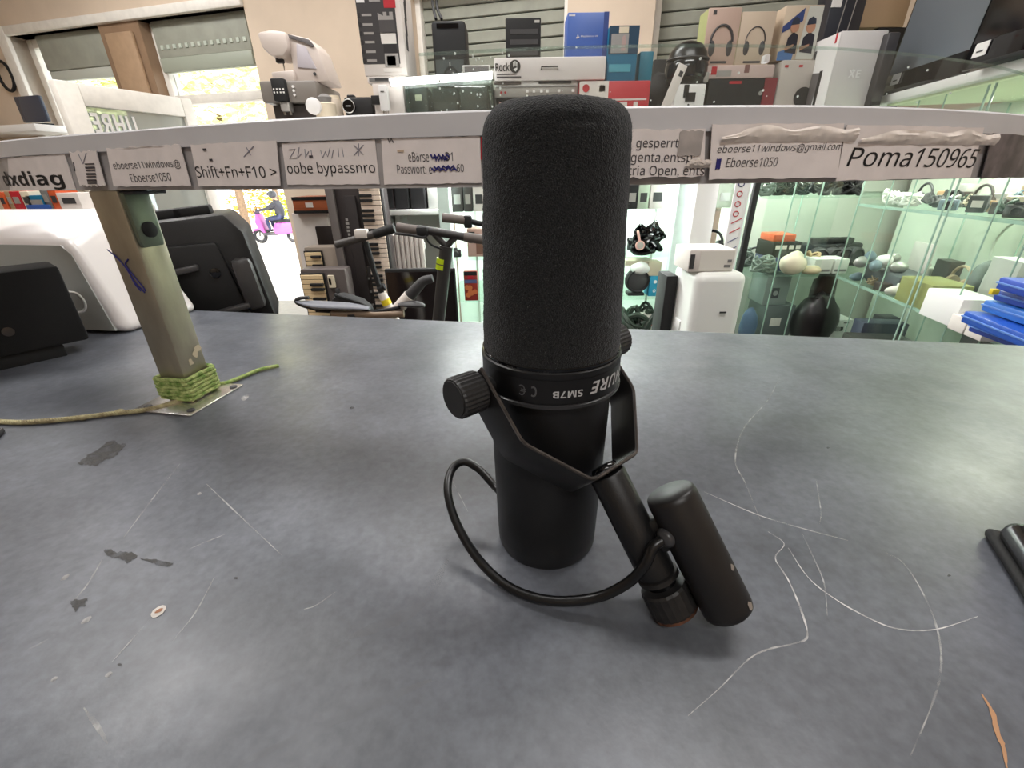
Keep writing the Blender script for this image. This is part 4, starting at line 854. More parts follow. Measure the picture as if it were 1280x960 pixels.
# green-tinted showcases in the corner: one faces the counter, one runs along the right side
ZR1, ZR2 = 0.105, -0.195
gx0 = aty(950, 300, 2.0).x
bs = thing('corner_showcase', 'green-tinted glass showcase in the corner right of the striped ribbon', 'showcase', (gx0, 2.0, FLOOR))
gw = 1.42 - gx0 + 0.62
b = B(); box(b, (gw / 2, 0.42, hh / 2), (gw, 0.02, hh)); obj('back_panel', b, M_gback, bs)
b = B(); box(b, (gw / 2, 0.21, 0.2), (gw, 0.4, 0.4), None, 0.004); obj('plinth', b, K['grey'], bs)
for z in (ZR1 + 0.03, ZR2):
    b = B(); box(b, (gw / 2, 0.21, z - 0.004 - FLOOR), (gw, 0.4, 0.008), None, 0.001); obj('glass_shelf', b, K['glassshelf'], bs)
def edge_line(parent, p, zlo, zhi, m=None, r=0.0032):
    b = B(); o = parent.location; cyl(b, (p[0] - o.x, p[1] - o.y, zlo - o.z), (p[0] - o.x, p[1] - o.y, zhi - o.z), r, n=8); obj('glass_edge', b, m or K['glassedge'], parent)
for px, y in ((974, 2.0), (1006, 2.0), (985, 2.38)):
    p = aty(px, 320, y); edge_line(bs, p, FLOOR + 0.4, ZS - 0.04)
p = aty(986, 320, 2.0); b = B(); box(b, (p.x - gx0, -0.004, 0.4 + (hh - 0.4) / 2), (0.30, 0.006, hh - 0.4)); obj('glass_door', b, K['glassdoor'], bs)
# right side showcase: front runs toward the camera
RA, RB = Vector((1.46, 1.98, 0)), Vector((1.27, 0.86, 0)); re = (RB - RA).normalized(); rn = Vector((-re.y, re.x, 0)); rn = rn if rn.x > 0 else -rn
rlen = (RB - RA).length; RYAW = math.atan2(re.y, re.x); RRM = Matrix.Rotation(RYAW, 3, 'Z')
rs = thing('side_showcase', 'long green-tinted glass showcase running along the right side', 'showcase', (RA.x, RA.y, FLOOR))
def rbox(bm, s0, s1, d0, d1, z0, z1, bev=0.0): return box(bm, re * ((s0 + s1) / 2) + rn * ((d0 + d1) / 2) + Vector((0, 0, (z0 + z1) / 2 - FLOOR)), (s1 - s0, d1 - d0, z1 - z0), RRM, bev)
TVZ = 0.487
b = B(); rbox(b, -0.42, rlen, 0.42, 0.44, FLOOR, TVZ - 0.03); obj('back_panel', b, mat('pale showcase back', (206, 212, 196), 0.6, var=0.05, vscale=4), rs)
b = B(); rbox(b, 0, rlen, 0, 0.42, FLOOR, FLOOR + 0.38, 0.004); obj('plinth', b, K['grey'], rs)
b = B(); rbox(b, -0.05, rlen, -0.03, 0.46, TVZ - 0.028, TVZ, 0.004); obj('top_board', b, K['white'], rs)
b = B(); rbox(b, 0, rlen, 0.0, 0.42, TVZ - 0.034, TVZ - 0.028); obj('board_underside', b, mat('pale green lit board', (214, 222, 190), 0.6), rs)  # greenish light under the board put into this sheet's colour
for z in (ZR1, ZR2):
    b = B(); rbox(b, 0, rlen, 0.01, 0.42, z - 0.008, z, 0.001); obj('glass_shelf', b, K['glassshelf'], rs)
    b = B(); rbox(b, 0, rlen, 0.004, 0.010, z - 0.009, z + 0.001); obj('shelf_edge', b, K['glassedge'], rs)
for s0, s1 in ((0.02, 0.50), (0.53, 0.98)):
    b = B(); rbox(b, s0, s1, -0.006, 0.0, FLOOR + 0.38, TVZ - 0.04); obj('glass_door', b, K['glassdoor'], rs)
for s, d in ((0.005, 0.0), (0.02, 0.40), (0.50, -0.003), (0.525, -0.003), (0.51, 0.4), (0.985, -0.003), (0.98, 0.4)):
    q = RA + re * s + rn * d; edge_line(rs, q, FLOOR + 0.38, TVZ - 0.04, r=0.003)
q = RA + re * 0.62 + rn * 0.33; area('showcase_light', (q.x, q.y, TVZ - 0.05), 0.1, 0.3, 5.0, (0.98, 1, 0.88))
q = RA + re * 0.2 + rn * 0.2; area('showcase_light', (q.x, q.y, TVZ - 0.05), 0.1, 0.2, 2.5, (0.95, 1, 0.9))
p = aty(1010, 300, 2.2); area('showcase_light', (p.x, 2.22, ZS - 0.05), 0.3, 0.1, 2.6, (0.92, 1, 0.9))
b = B(); q = RA + re * 0.56 + rn * 0.3; cyl(b, (q.x - RA.x, q.y - RA.y, TVZ - 0.04 - FLOOR), (q.x - RA.x + 0.01, q.y - RA.y - 0.02, 0.16 - FLOOR), 0.006, 0.004, 10); obj('lamp_rod', b, mat('warm lamp rod', (240, 226, 196), 0.4), rs)

# ---- clutter on the glass shelves: small builders
def gadget_camera(name, label, p, w, group=None, yaw=0.0, cat='camera', m=None):
    t = thing(name, label, cat, p, yaw, group); m = m or K['black']
    b = B(); box(b, (0, 0, w * 0.34), (w, w * 0.42, w * 0.68), None, w * 0.07); obj('body', b, m, t)
    cone_b('lens', t, [(w * 0.26, 0), (w * 0.27, w * 0.28), (w * 0.22, w * 0.32), (w * 0.20, w * 0.27)], (w * 0.03, -w * 0.2, w * 0.34), (0, -1, 0), K['dgrey'], 20)
    b = B(); box(b, (0, 0, w * 0.74), (w * 0.36, w * 0.3, w * 0.2), None, w * 0.05); obj('viewfinder', b, m, t)
    return t
def gadget_box(name, label, p, w, h, d, m, m2, group=None, yaw=0.0, cat='box'):
    t = thing(name, label, cat, p, yaw, group); b = B(); box(b, (0, d / 2, h / 2), (w, d, h), None, 0.003); obj('box', b, m, t)
    b = B(); box(b, (0, -0.0006, h * 0.5), (w * 0.6, 0.0012, h * 0.4)); obj('print_panel', b, m2, t); return t
def gadget_tangle(name, label, p, w, m, group=None, cat='cables', n=5, hgt=0.6):
    t = thing(name, label, cat, p, 0, group); r_ = random.Random(hash((round(p[0] * 1000), round(p[1] * 1000))) & 0xffff)
    for k in range(n):
        b = B(); pts = []; a0 = r_.uniform(0, 6)
        for j in range(7): a = a0 + j * 1.1; rr = w * r_.uniform(0.2, 0.5); pts.append((rr * math.cos(a), rr * 0.6 * math.sin(a), 0.006 + w * hgt * r_.random() * (1 - rr / w)))
        tube(b, pts, w * r_.uniform(0.03, 0.07), 7, 5); obj('cable_loop', b, m, t)
    b = B(); box(b, (w * 0.1, 0, w * 0.16), (w * 0.4, w * 0.3, w * 0.3), Matrix.Rotation(r_.uniform(-0.5, 0.5), 3, 'Z'), w * 0.06); obj('plug_box', b, m, t); return t
def gadget_pouch(name, label, p, w, h, m, group=None, cat='pouch', yaw=0.0):
    b = B(); sph(b, (0, 0, h * 0.5), 1, (w / 2, w * 0.35, h / 2), 20, 12)
    for v in b.verts: v.co = v.co * (1 + 0.12 * noise.noise(v.co * 30 + Vector(p) * 9)); v.co.z = max(0, v.co.z)
    o = obj(name, b, m, None, p, (0, 0, yaw)); return tag(o, label, cat, group)
def gadget_headset(name, label, p, w, m, group=None, yaw=0.0):
    t = thing(name, label, 'headphones', p, yaw, group)
    b = B(); tube(b, [(w * 0.45 * math.cos(a), 0, w * 0.35 + w * 0.5 * math.sin(a)) for a in [PI * k / 12 for k in range(13)]], w * 0.05, 8); obj('headband', b, m, t)
    for s in (-1, 1): cone_b('ear_cup', t, [(w * 0.2, 0), (w * 0.24, w * 0.06), (w * 0.22, w * 0.16), (w * 0.1, w * 0.18)], (s * w * 0.42, 0, w * 0.27), (-s, 0, 0), m, 18)
    return t
def on(px, y, z): p = aty(px, 300, y); return aty(px, proj((p.x, y, z))[1], y).x, y, z   # shelf point under a pixel column
# --- lit showcase, top row
for i, (xl, xr, yt, m, nm, lb) in enumerate([
    (784, 798, 230, K['blackm'], 'dark_box', 'dark box on the top glass shelf just right of the foam windscreen'),
    (798, 812, 230, mat('pale green box', (176, 190, 170), 0.6), 'picture_box', 'pale green picture box on the top shelf of the lit showcase'),
    (813, 832, 229, K['card'], 'white_box', 'white box on the top shelf left of the bright glass profile'),
    (862, 886, 230, K['green'], 'green_box', 'dark green box on the top shelf right of the bright glass profile'),
    (887, 894, 230, K['card'], 'white_box', 'slim white box on the top shelf beside the dark green box'),
    (896, 918, 231, mat('sage box', (158, 164, 150), 0.6), 'sage_box', 'sage grey box at the right end of the lit showcase top shelf'),
    (564, 578, 231, mat('dark picture', (70, 66, 64), 0.5), 'picture_box', 'dark picture box on the top shelf right of the scooter handle'),
    (579, 590, 231, mat('dark picture', (70, 66, 64), 0.5), 'picture_box', 'second dark picture box on the top shelf left of the microphone'),
    (591, 606, 231, K['card'], 'white_box', 'white box on the top shelf touching the microphone outline')]):
    q = Box(nm, lb, 'box', xl, xr, yt - 6, 262, 2.12, 0.14, m, zbase=ZA1, bev=0.003)
    q.panel(0.2, 0.8, 0.25, 0.55, K['dgrey'] if m is K['card'] or 'pale' in m.name else K['silver'])
# second row
gadget_tangle('cable_pile', 'tangled pile of black cables and chargers right of the foam windscreen', on(806, 2.15, ZA2), 0.17, K['blackg'], n=14, hgt=1.0)
gadget_camera('black_camera', 'black camera within the cable pile right of the foam windscreen', on(795, 2.25, ZA2), 0.09, yaw=0.4)
x, y, z = on(801, 2.05, ZA2)
t = thing('pink_magnifier', 'small round pink hand mirror leaning on the black cable pile', 'mirror', (x, y + 0.03, z), rot=(-0.15, 0, 0))
b = B(); lathe(b, [(0.018, 0), (0.021, 0.003), (0.021, 0.008), (0.016, 0.009)], 28, (0, 0, 0.045), (0, -1, 0)); obj('frame', b, K['pink'], t)
b = B(); box(b, (-0.008, -0.004, 0.085), (0.011, 0.007, 0.05), Matrix.Rotation(-0.25, 3, 'Y'), 0.003); obj('handle', b, K['pink'], t)
b = B(); cyl(b, (0, -0.009, 0.045), (0, -0.0105, 0.045), 0.015); obj('mirror_disc', b, K['silver'], t)
q = Box('picture_box', 'small card box with a dark printed picture on the middle shelf of the lit showcase', 'box', 848, 866, 285, 320, 2.14, 0.1, mat('tan card', (196, 182, 160), 0.7), zbase=ZA2); q.panel(0.1, 0.75, 0.1, 0.6, K['dgrey'])
q2 = Box('picture_box', 'small flat card box lying on top of the dark picture box in the lit showcase', 'box', 852, 877, 270, 285, 2.14, 0.1, mat('tan card', (196, 182, 160), 0.7), zbase=q.top); q2.panel(0.25, 0.5, 0.3, 0.8, K['dgrey'])
gadget_tangle('headset_pile', 'flat pile of black gadgets behind the white carton', on(862, 2.10, ZA2), 0.12, K['black'], n=7, hgt=0.5, cat='gadgets')
t = gadget_headset('black_headphones', 'rounded black headphones above the white carton in the lit showcase', on(886, 2.10, ZA2), 0.12, K['blackg'])
gadget_tangle('adapter_pile', 'small grey adapters at the right end of the lit showcase middle shelf', on(904, 2.16, ZA2), 0.07, K['dgrey'], cat='adapters')
# third row
gadget_pouch('white_bowl', 'white rounded lamp shade on the lower shelf right of the microphone', on(800, 2.12, ZA3 + 0.10), 0.10, 0.06, K['white'], cat='lamp')
t = thing('desk_fan', 'dark round desk fan on the lower shelf right of the microphone', 'fan', on(793, 2.14, ZA3))
cone_b('fan_housing', t, [(0.045, 0), (0.058, 0.01), (0.058, 0.03), (0.04, 0.04)], (0, 0, 0.075), (0, -1, 0), K['dgrey'])
b = B(); tube(b, [(0.05 * math.cos(a), -0.042, 0.075 + 0.05 * math.sin(a)) for a in [2 * PI * k / 20 for k in range(21)]], 0.004, 6); obj('guard_ring', b, K['black'], t)
b = B(); box(b, (0, 0, 0.008), (0.08, 0.06, 0.016), None, 0.005); obj('foot', b, K['black'], t)
b = B(); box(b, (0, 0.03, 0.155), (0.13, 0.10, 0.025), None, 0.003); o = obj('box_tray', b, K['cream'], t)
q = Box('teal_box', 'small teal box with a round white print left of the bright glass profile', 'box', 811, 825, 345, 374, 2.10, 0.08, mat('bright teal', (28, 140, 176), 0.5), zbase=ZA3); q.disc(0.5, 0.72, 0.008, K['white']); q.disc(0.5, 0.28, 0.007, K['white'], r2=0.004)
q = Box('kraft_box', 'small tan card box on top of the teal box', 'box', 810, 827, 328, 345, 2.10, 0.08, mat('tan card', (196, 182, 160)), zbase=q.top)
gadget_tangle('cable_pile', 'dark green-black cable heap at the bottom right of the microphone', on(792, 2.12, FLOOR + 0.4), 0.22, mat('dark green cable', (46, 58, 48), 0.4), n=12, hgt=1.2)
q = Box('white_box', 'small white box with a red corner on the lowest shelf by the glass profile', 'box', 800, 817, 394, 420, 2.08, 0.08, K['card']); q.panel(0.65, 0.95, 0.5, 0.8, K['red'])
# left half of the lit showcase
q = Box('photo_box', 'pink and brown photo box on the shelf left of the microphone foam', 'box', 584, 606, 286, 320, 2.12, 0.1, mat('dusty pink', (186, 150, 140), 0.6), zbase=ZA2); q.panel(0.1, 0.45, 0.5, 0.9, K['dgrey']); q.panel(0.5, 0.9, 0.1, 0.5, mat('brown print', (120, 84, 70), 0.6))
gadget_camera('grey_camera', 'small grey camera on the shelf beside the pink photo box', on(570, 2.12, ZA2), 0.05, m=K['dgrey'])
zg = aty(588, 373, 2.07).z
q = Box('game_case', 'colourful game case with an orange figure left of the microphone, below the grips', 'game case', 580, 597, 339, 372, 2.07, 0.02, mat('game case red', (150, 50, 40), 0.4), zbase=ZA3)
q.panel(0.03, 0.97, 0.86, 0.99, K['blackm']); q.panel(0.05, 0.95, 0.60, 0.72, mat('dusk blue', (84, 92, 134), 0.5)); q.panel(0.3, 0.7, 0.74, 0.85, K['red'], lift=0.002)
for k in range(6): q.disc(0.2 + 0.6 * rng.random(), 0.12 + 0.42 * rng.random(), 0.012, mat('orange figure', (206, 116, 66), 0.5), lift=0.002 + 0.0002 * k)
t = gadget_headset('dark_headphones', 'dark headphones on the lowest shelf left of the microphone', on(586, 2.12, FLOOR + 0.40), 0.14, K['blackm'])
# --- corner showcase
ORD = ['first', 'second', 'third', 'fourth', 'fifth', 'sixth', 'seventh', 'eighth', 'ninth', 'tenth', 'eleventh', 'twelfth', 'thirteenth', 'fourteenth', 'fifteenth', 'sixteenth']
gr = 'blurred gadgets on the corner showcase top shelf'
for i_, px in enumerate((968, 984, 1000)): gadget_tangle('gadget_heap', ORD[i_] + ' dark green gadget heap from the left on the corner showcase top shelf', on(px, 2.1 + 0.03 * rng.random(), ZR1 + 0.03), 0.10, mat('mossy black', (34, 48, 38), 0.35), gr, 'gadgets', 6, 0.9)
gr = 'black bags on the corner showcase top shelf'
for i_, px in enumerate((1026, 1044, 1058)): gadget_tangle('black_bag', ORD[i_] + ' black bag from the left at the right end of the corner showcase top shelf', on(px, 2.06, ZR1 + 0.03), 0.11, K['blackm'], gr, 'bag', 7, 1.1)
q = Box('orange_box', 'orange-red box on a black box in the corner showcase', 'box', 967, 995, 294, 303, 2.12, 0.12, K['orange'])
q2 = Box('black_box', 'black box with a row of white labels in the corner showcase', 'box', 966, 1001, 303, 322, 2.10, 0.15, K['blackm']); q.t.location.z = q2.top
for k in range(4): q2.panel(0.08 + 0.24 * k, 0.24 + 0.24 * k, 0.55, 0.8, K['card'], 'white_label')
q3 = Box('blue_box', 'dark blue box under the black labelled box in the corner showcase', 'box', 962, 990, 322, 346, 2.10, 0.15, mat('navy box', (54, 62, 108), 0.5), zbase=ZR2); q2.t.location.z = q3.top; q.t.location.z = q3.top + q2.h
gadget_pouch('white_cushion', 'cream white soft pouch in front of the blue box in the corner showcase', on(988, 2.02, ZR2), 0.12, 0.10, K['cream'])
gadget_pouch('beige_puck', 'flat beige round pouch beside the cream pouch', on(1012, 2.02, ZR2), 0.09, 0.04, mat('beige cloth', (206, 188, 156), 0.8))
gadget_tangle('beige_cable', 'coiled beige cable above the flat beige pouch', on(1011, 2.12, ZR2 + 0.0), 0.09, mat('beige cable', (176, 150, 112), 0.6), n=7, hgt=1.3)
gr = 'black cameras behind the white trays'
for i_, px in enumerate((1012, 1024, 1036, 1048)): gadget_camera('black_camera', ORD[i_] + ' black camera from the left in the row behind the white trays', on(px, 2.22, ZR2 + 0.0), 0.16, gr, rng.uniform(-0.5, 0.5))
for k, (xl, xr) in enumerate(((1017, 1040), (1042, 1060))): q = Box('white_tray', ('wide' if k == 0 else 'narrow') + ' white storage tray on the corner showcase shelf', 'tray', xl, xr, 324, 346, 2.03, 0.1, mat('pale tray', (206, 208, 200), 0.4), zbase=ZR2); q.panel(0.1, 0.9, 0.15, 0.3, K['grey'])
gr = 'grey clutter by the striped ribbon'
for lb_, px, z in (('lower left', 944, ZR2), ('lower right', 952, ZR2), ('upper', 948, ZR1 + 0.03)): gadget_tangle('grey_clutter', lb_ + ' grey-green heap of clutter at the left end of the corner showcase', on(px + 6, 2.08, z), 0.10, mat('grey green plastic', (112, 124, 114), 0.5), gr, 'gadgets', 6, 1.0)
q = Box('clear_projector', 'grey semi-clear plastic box on the lowest level of the corner showcase', 'box', 956, 986, 346, 382, 2.06, 0.14, mat('smoky grey', (140, 148, 146), 0.25)); q.panel(0.3, 0.6, 0.25, 0.6, K['dgrey']); q.disc(0.45, 0.42, 0.012, K['silver'], lift=0.003)
zq = q.t.location.z
q2 = Box('grey_crate', 'dark grey crate under the semi-clear plastic box', 'crate', 953, 990, 382, 425, 2.05, 0.16, mat('slate box', (92, 98, 98), 0.5), zbase=FLOOR + 0.4); q.t.location.z = q2.top; q2.panel(0.25, 0.6, 0.5, 0.7, K['card'], 'torn_label')
gadget_pouch('black_bag', 'black leather bag on the lowest level of the corner showcase', on(1008, 2.04, FLOOR + 0.4), 0.22, 0.26, mat('black leather', (30, 26, 27), 0.35), cat='bag')
gadget_pouch('brown_bag', 'dark brown pouch standing behind the black leather bag', on(1012, 2.2, FLOOR + 0.4), 0.12, 0.36, mat('brown leather', (48, 30, 28), 0.3), cat='bag')
x, y, z = on(944, 2.05, ZR2 - 0.12)
gadget_pouch('blue_bag', 'small blue pouch between the air conditioner and the corner showcase', (gx0 + 0.06, 2.05, FLOOR + 0.4), 0.08, 0.20, mat('sky blue cloth', (84, 106, 136), 0.6), cat='bag')
# --- side showcase
def rp_(px, py, z): return atz(px, py, z)
gr = 'white paper bundles on the side showcase top shelf'
def rtop(px, d): 
    best = min([s * 0.01 for s in range(0, 112)], key=lambda s: abs(proj(RA + re * s + rn * d + Vector((0, 0, ZR1)))[0] - px)); q = RA + re * best + rn * d; return (q.x, q.y, ZR1)
for i_, px in enumerate((1110, 1124, 1138)): gadget_tangle('paper_bundle', ORD[i_] + ' white crumpled bundle from the left on the side showcase top shelf', rtop(px, 0.08), 0.08, mat('white paper', (226, 226, 220), 0.7), gr, 'bundle', 6, 0.8)
gr = 'small mixed goods on the side showcase top shelf'
mx = [K['dgrey'], K['kraft'], mat('blue grey', (110, 128, 140), 0.5), K['silver'], mat('dark brown', (62, 48, 44), 0.5), K['green'], K['cream']]
for k in range(16):
    px = 1168 + k * 7.2; p = rtop(px, 0.05 + 0.2 * rng.random()); m = mx[k % 7]
    if k % 3 == 0: gadget_tangle('small_goods', ORD[k] + ' small gadget from the left in the crowded side showcase top row', p, 0.06, m, gr, 'goods', 4, 0.9)
    elif k % 3 == 1: gadget_box('small_goods', ORD[k] + ' small gadget from the left in the crowded side showcase top row', p, 0.045, 0.05, 0.05, m, K['card'], gr, -0.9, 'goods')
    else: gadget_camera('small_goods', ORD[k] + ' small gadget from the left in the crowded side showcase top row', p, 0.05, gr, -0.9, 'goods', m)
p = rp_(1086, 358, ZR2); t = thing('grey_shoe_tray', 'dark grey boat-shaped tray on the side showcase shelf', 'tray', (p.x + 0.05, p.y, ZR2), RYAW)
loc_prism('tray', t, [(-0.10, 0.015), (-0.07, 0.0), (0.11, 0.0), (0.13, 0.06), (-0.11, 0.07)], 0.12, mat('slate grey', (84, 86, 90), 0.45), -0.02, 0.006)
gr = 'grey and white small parts heaped in the boat-shaped tray'
for k in range(7): gadget_pouch('small_part', ORD[k] + ' small ' + ['silver', 'blue-grey', 'white'][k % 3] + ' part in the heap above the boat-shaped tray', (p.x + 0.0 + 0.03 * (k % 4), p.y + 0.08 - 0.05 * (k // 2) * 0.8, ZR2 + 0.06 + 0.02 * (k % 2)), 0.06, 0.045, [K['silver'], mat('blue grey', (110, 128, 140)), K['white']][k % 3], gr, 'parts', k)
gadget_box('white_sign', 'white card standing behind the heaped small parts', (p.x + 0.22, p.y + 0.05, ZR2), 0.12, 0.16, 0.01, K['card'], K['cream'], yaw=RYAW + PI)
def rset(px, py): q = rp_(px, py, ZR2); return (q.x, q.y, ZR2)
gr = 'grey rounded speakers'
for lb_, px, py in (('left', 1152, 371), ('right', 1172, 372)):
    q = rset(px, py); gadget_pouch('grey_speaker', lb_ + ' grey rounded small speaker at the back of the side showcase shelf', (q[0] + 0.22, q[1] + 0.02, ZR2), 0.09, 0.12, mat('grey cloth', (116, 120, 118), 0.8), gr, 'speaker')
q = rset(1140, 383); gadget_box('olive_box', 'olive green box behind the white printer box', (q[0] + 0.12, q[1], ZR2), 0.16, 0.085, 0.12, mat('olive', (138, 136, 76), 0.6), K['cream'], yaw=RYAW + PI)
q = rset(1178, 400); t = gadget_box('white_printer_box', 'white box with a dark printed corner near the front of the side showcase', (q[0] + 0.07, q[1] - 0.02, ZR2), 0.15, 0.085, 0.10, K['white'], mat('pale grey print', (200, 200, 196), 0.6), yaw=RYAW + PI)
b = B(); lathe(b, [(0.016, 0), (0.016, 0.001)], 20, (0.045, -0.0016, 0.03), (0, -1, 0)); obj('print_disc', b, K['dgrey'], t)
q = rset(1214, 392); t = gadget_box('tall_carton', 'tall white and grey carton with a red stripe at the back of the side showcase', (q[0] + 0.12, q[1], ZR2), 0.11, 0.17, 0.07, mat('pale grey card', (196, 194, 190), 0.6), K['grey'], yaw=RYAW + PI)
b = B(); box(b, (0, -0.0015, 0.085), (0.1, 0.001, 0.012)); obj('red_stripe', b, K['red'], t)
t2 = gadget_camera('black_camcorder', 'small black camcorder on top of the tall white and grey carton', (q[0] + 0.12, q[1] - 0.0, ZR2 + 0.17), 0.05, yaw=RYAW + PI)
gr = 'small white boxes along the side showcase shelf'
for lb_, px, py in (('back', 1128, 372), ('middle', 1200, 415), ('front', 1222, 424)):
    q = rset(px, py); gadget_box('small_white_box', lb_ + ' one of three small white boxes along the side showcase middle shelf', (q[0] + 0.05, q[1], ZR2), 0.06, 0.045, 0.06, K['card'], K['dgrey'], gr, RYAW + PI)
q = RA + re * 0.42 + rn * 0.12; gadget_box('dark_case', 'large dark case on the lowest level of the side showcase', (q.x, q.y, FLOOR + 0.38), 0.18, 0.22, 0.2, mat('dark olive case', (48, 50, 44), 0.5), K['dgrey'], yaw=RYAW + PI)
q = RA + re * 0.30 + rn * 0.14; gadget_box('navy_case', 'dark navy case on the lowest level of the side showcase, left', (q.x, q.y, FLOOR + 0.38), 0.07, 0.26, 0.16, mat('navy case', (52, 58, 70), 0.5), K['dgrey'], yaw=RYAW + PI)
x, y, z = on(1048, 2.02, FLOOR + 0.4)
q = Box('camera_box', 'white box printed with a small camera on the lowest level at the corner', 'box', 1037, 1062, 400, 440, 2.0, 0.1, K['white'], zbase=FLOOR + 0.4); q.panel(0.15, 0.55, 0.62, 0.76, K['dgrey']); q.disc(0.3, 0.69, 0.012, K['silver'], lift=0.002); q.panel(0.5, 0.75, 0.88, 0.91, K['inkgrey'])

# --- more crowded rows, item by item
def rrow(s, d, z): q = RA + re * s + rn * d; return (q.x, q.y, z)
mlist = [K['dgrey'], K['card'], mat('blue grey', (110, 128, 140)), K['silver'], mat('dark brown', (62, 48, 44)), mat('pale tray', (206, 208, 200)), K['blackm'], mat('warm tan', (170, 146, 116), 0.6)]
for k in range(14):
    p = rrow(0.06 + 0.072 * k, 0.20 + 0.12 * (k % 2), ZR1); m = mlist[(k * 3) % 8]; lb = ORD[k] + ' item from the left in the rear row on the side showcase top shelf'
    if k % 4 == 0: gadget_headset('small_headset', lb, p, 0.09, m, 'rear row on the side showcase top shelf', RYAW + PI)
    elif k % 4 == 1: gadget_box('small_carton', lb, p, 0.06, 0.075, 0.05, m, K['dgrey'], 'rear row on the side showcase top shelf', RYAW + PI)
    elif k % 4 == 2: gadget_tangle('cable_heap', lb, p, 0.08, m, 'rear row on the side showcase top shelf', 'cables', 5, 0.9)
    else: gadget_camera('small_camera', lb, p, 0.06, 'rear row on the side showcase top shelf', RYAW + PI, m=m)
for k in range(10):
    p = rrow(0.10 + 0.085 * k, 0.03 + 0.02 * (k % 3), ZR2); m = mlist[(k * 5 + 2) % 8]; lb = ORD[k] + ' item from the left along the front edge of the side showcase middle shelf'
    if k % 3 == 0: gadget_pouch('small_pouch', lb, p, 0.06, 0.035, m, 'front edge of the side showcase middle shelf')
    elif k % 3 == 1: gadget_tangle('cable_heap', lb, p, 0.06, m, 'front edge of the side showcase middle shelf', 'cables', 5, 0.8)
    else: gadget_box('small_carton', lb, p, 0.05, 0.03, 0.05, m, K['dgrey'], 'front edge of the side showcase middle shelf', RYAW + PI)
for k in range(9):
    p = rrow(0.06 + 0.10 * k, 0.30 + 0.04 * (k % 2), ZR2); m = mlist[(k * 3 + 1) % 8]; lb = ORD[k] + ' item from the left at the back of the side showcase middle shelf'
    if k % 3 == 0: gadget_camera('small_camera', lb, p, 0.085, 'back of the side showcase middle shelf', RYAW + PI, m=m)
    elif k % 3 == 1: gadget_box('small_carton', lb, p, 0.08, 0.10, 0.05, m, K['silver'], 'back of the side showcase middle shelf', RYAW + PI)
    else: gadget_headset('small_headset', lb, p, 0.11, m, 'back of the side showcase middle shelf', RYAW + PI)
for k in range(8):
    p = rrow(0.10 + 0.09 * k, 0.10 + 0.08 * (k % 3), FLOOR + 0.38); m = [K['blackm'], K['dgrey'], mat('dark brown', (62, 48, 44)), K['cream']][k % 4]; lb = ORD[k] + ' item from the left on the lowest level of the side showcase'
    if k % 2: gadget_box('stored_box', lb, p, 0.07, 0.20 + 0.05 * (k % 3), 0.07, m, K['silver'], 'lowest level of the side showcase', RYAW + PI)
    else: gadget_tangle('cable_heap', lb, p, 0.12, m, 'lowest level of the side showcase', 'cables', 6, 1.2)
for k in range(7):
    p = (gx0 + 0.06 + 0.075 * k, 2.22 + 0.05 * (k % 2), ZR2); m = [mat('grey green plastic', (112, 124, 114)), K['dgrey'], K['silver'], K['blackm']][k % 4]; lb = ORD[k] + ' item from the left at the back of the corner showcase middle shelf'
    if k % 2: gadget_headset('small_headset', lb, p, 0.10, m, 'back of the corner showcase middle shelf')
    else: gadget_tangle('cable_heap', lb, p, 0.10, m, 'back of the corner showcase middle shelf', 'cables', 6, 1.2)
for s_, d_ in ((0.20, -0.003), (0.33, -0.003), (0.70, -0.003), (0.83, -0.003), (0.30, 0.41), (0.72, 0.41)):
    q = RA + re * s_ + rn * d_; edge_line(rs, q, FLOOR + 0.38, TVZ - 0.04, r=0.0022)
p = rrow(0.36, 0.36, ZR1 + 0.0); b = B(); tube(b, [Vector(p) + re * (0.10 * math.cos(a)) - Vector((0, 0, 0.13 - 0.10 * math.sin(a) * 1.0)) - rn * 0.0 for a in [2 * PI * k / 22 for k in range(20)]], 0.004, 6); o = obj('hanging_cable', b, mat('pale cable', (196, 200, 188), 0.5)); tag(o, 'pale looped cable hanging under the side showcase top shelf', 'cable')

# ---- air conditioner with carton, striped ribbon and black post
YA_ = 1.45
x0, x1, z0, z1 = span(866, 930, 342, 415, YA_)
ac = thing('air_conditioner', 'white rounded portable air conditioner standing behind the counter', 'air conditioner', ((x0 + x1) / 2, YA_, FLOOR))
W_, H_ = x1 - x0, z1 - FLOOR
b = B(); box(b, (0, 0.11, H_ / 2 + 0.015), (W_, 0.22, H_ - 0.03), None, 0.030, 5); obj('housing', b, mat('white appliance', (226, 226, 222), 0.3), ac, sharp=1.2)
b = B(); box(b, (0.02, -0.003, H_ - 0.13), (0.022, 0.003, 0.005)); obj('badge', b, K['dgrey'], ac)
b = B(); box(b, (-W_ / 2 - 0.001, 0.1, H_ - 0.20), (0.008, 0.05, 0.035), None, 0.003); obj('side_handle', b, K['white'], ac)
for sx in (-1, 1):
    for yy in (0.05, 0.18):
        b = B(); cyl(b, (sx * W_ * 0.35 - 0.01, yy, 0.015), (sx * W_ * 0.35 + 0.01, yy, 0.015), 0.015); obj('castor', b, K['dgrey'], ac)
q = Box('white_carton', 'white carton with a dark picture on its end, lying on the air conditioner', 'box', 861, 918, 312, 343, YA_ + 0.03, 0.14, K['card'], zbase=z1)
